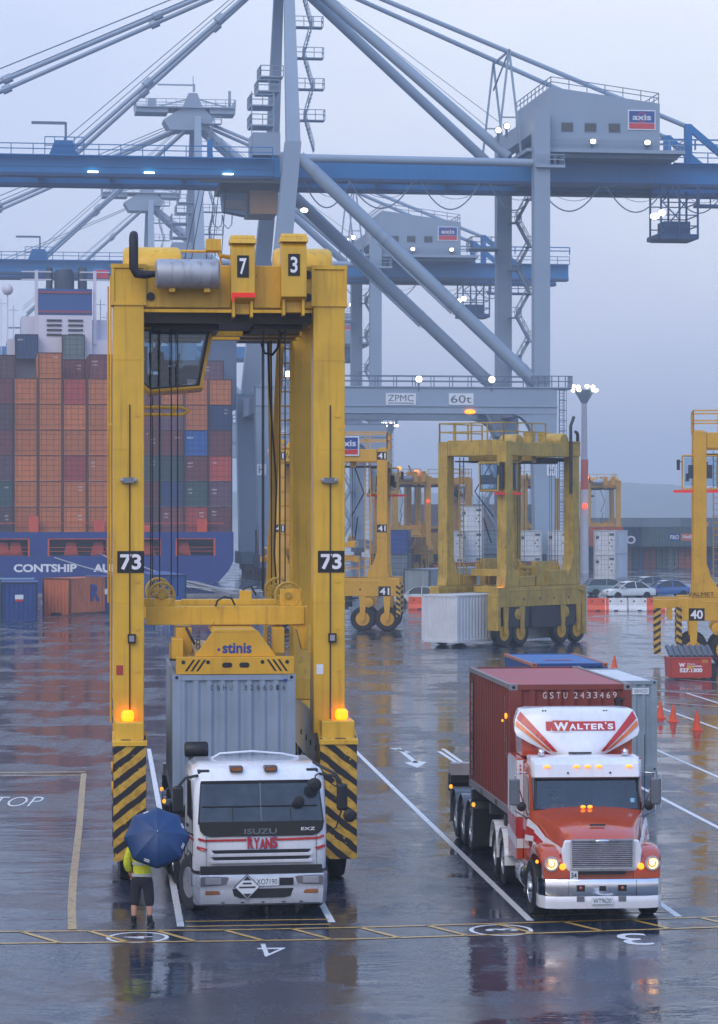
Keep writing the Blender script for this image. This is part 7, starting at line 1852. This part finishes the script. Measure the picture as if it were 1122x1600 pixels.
# ---- floodlight masts and warning poles
def make_mast(px, Y, top, label, group='tall floodlight masts'):
    o = at(px, Y); r = empty('floodlight_mast', o, 0, label, 'light mast', group); s_ = Y/300
    hz_ = H + (HY-top)*Y/F
    MB().path([(0, 0, 0), (0, 0, hz_)], [.55, .30], 12).build('pole', mat('mast_pole', (186, 186, 202), .5, dirt=.08), r, smooth=50)
    m = MB().lathe([(.28, hz_-1.8), (1.15, hz_-.3), (1.25, hz_-.1), (1.0, hz_+.02)], (0, 0, 0), 'z', 12); m.build('head_frame', CRANE, r)
    for k in range(9):
        a = 2*pi*k/9; x, y = 1.4*math.cos(a), .9*math.sin(a); MB().ell((x, y-.2, hz_ - .15 + .45*(k % 2)), .26, .22, .22, 10).build('floodlight', FLOOD, r)
    return r, hz_
r_, h_ = make_mast(913, 330, 608, 'tall floodlight mast with a lit ring of lamps, right of the nearest crane')
ORW = [mat('warning_orange', (200, 92, 74), .5, dirt=.1), mat('warning_white', (206, 206, 214), .5, dirt=.1)]
def pole(px, Y, y0, y1, label, n=2):
    hz_ = H + (HY-y0)*Y/F; zb = 0; m = MB(); zs = [H + (HY-y)*Y/F for y in y1]; 
    for i in range(len(zs)-1): m.tube((0, 0, zs[i+1]), (0, 0, zs[i]), .42, 12, i % 2)
    m.tube((0, 0, 0), (0, 0, zs[-1]), .42, 12, 1)
    tag(m.build('warning_pole', ORW, None, at(px, Y)), label, 'pole', 'orange and white banded poles')
pole(913.5, 318, 718, (718, 765, 815), 'orange and white banded pole below the floodlight mast')
pole(733, 330, 750, (748, 776, 812), 'orange and white banded pole behind the crossing carrier')
r2, h2 = make_mast(609, 520, 664, 'distant floodlight mast above carrier 41')
m = MB().ell((0, 0, 0), .3, .2, .35, 10); tag(m.build('red_lamp', REDL, None, at(914, 317, H + (HY-791)*317/F)), 'red warning lamp on the banded pole near the far yellow carrier', 'lamp')
# ---- straddle carriers far off
c_ = copy_tree(c41, None, ('company_sign', 'maker_name', 'number_plate')); put(c_, at(628, 322).x, 322, .35); c_['label'] = 'far straddle carrier with lit amber beacons, just right of carrier 41'
for o_ in list(c_.children):
    for g_ in list(o_.children):
        if g_.name.startswith('number_plate'): bpy.data.objects.remove(g_)
c2 = copy_tree(c_); put(c2, at(684, 326).x, 326, -pi/2 + .3); c2['label'] = 'far straddle carrier seen through the left legs of the crossing carrier'
c3 = copy_tree(c_); put(c3, at(938, 372).x, 372, .05); c3['label'] = 'small far straddle carrier above the orange container, below the hills'
c4 = copy_tree(c_); put(c4, at(832, 345).x, 345, .25); c4['label'] = 'far straddle carrier whose spreader shows beside the crane\'s land leg'
for par, ps in ((c_, ((-1.2, 1.2, 12.2), (.7, .6, 11.8))), (c3, ((-2.2, .3, 11.75),))):
    for q in ps: MB().ell(q, .26, .2, .22, 10).tube((q[0], q[1], q[2]-.5), (q[0], q[1], q[2]), .04, 6).build('amber_beacon', AMB, par)
MB().ell((1.9, -.1, 8.4), .16, .12, .16, 10).build('red_lamp', REDL, c_)
MB().ell((1.2, 4.0, 12.6), .3, .26, .28, 10).tube((1.2, 4.0, 11.2), (1.2, 4.0, 12.5), .05, 6).build('amber_beacon', AMB, c41)
# ---- fuel bowser of dark quay gear at the stern, and a worker in orange by the quay
wk_ = empty('person', P(391, 795, 178) * Vector((1, 1, 0)), .3, 'distant worker in orange hi-vis near the quay, seen above the spreader of carrier 73', 'person')
skin('body', [((0, 0, .92), .15, .12), ((0, 0, 1.2), .16, .12), ((0, 0, 1.45), .15, .1), ((0, 0, 1.53), .06, .06), ((0, 0, 1.66), .09, .10), ((-.1, 0, .5), .075, .075), ((-.1, 0, .06), .06, .08), ((.1, .05, .5), .075, .075), ((.12, .02, .06), .06, .08), ((-.26, 0, 1.15), .06, .06), ((-.24, -.15, .95), .05, .05), ((.26, 0, 1.15), .06, .06), ((.24, -.15, .95), .05, .05)],
     [(0, 1), (1, 2), (2, 3), (3, 4), (0, 5), (5, 6), (0, 7), (7, 8), (2, 9), (9, 10), (2, 11), (11, 12)], CLOTHD, wk_, 1)
skin('jacket', [((0, 0, .9), .19, .15), ((0, 0, 1.2), .19, .15), ((0, 0, 1.45), .17, .12), ((-.27, 0, 1.15), .085, .085), ((.27, 0, 1.15), .085, .085)], [(0, 1), (1, 2), (2, 3), (2, 4)], HIORG, wk_, 1, root_i=1)
MB().ell((0, 0, 1.72), .13, .15, .12, 12).build('helmet', HIORG, wk_, smooth=80)
# ================================================================ air
hz = MB().box(-1300, 1300, -40, 3050, -6, 82)
HZ = bpy.data.materials.new('haze_air'); HZ.use_nodes = True
n_, l_ = HZ.node_tree.nodes, HZ.node_tree.links
n_.remove(n_['Principled BSDF'])
pv = n_.new('ShaderNodeVolumePrincipled')
pv.inputs['Color'].default_value = (.80, .90, 1.0, 1)
pv.inputs['Density'].default_value = 0.00066
pv.inputs['Anisotropy'].default_value = 0.0
l_.new(pv.outputs[0], n_['Material Output'].inputs['Volume'])
tag(hz.build('haze', HZ), kind='stuff')
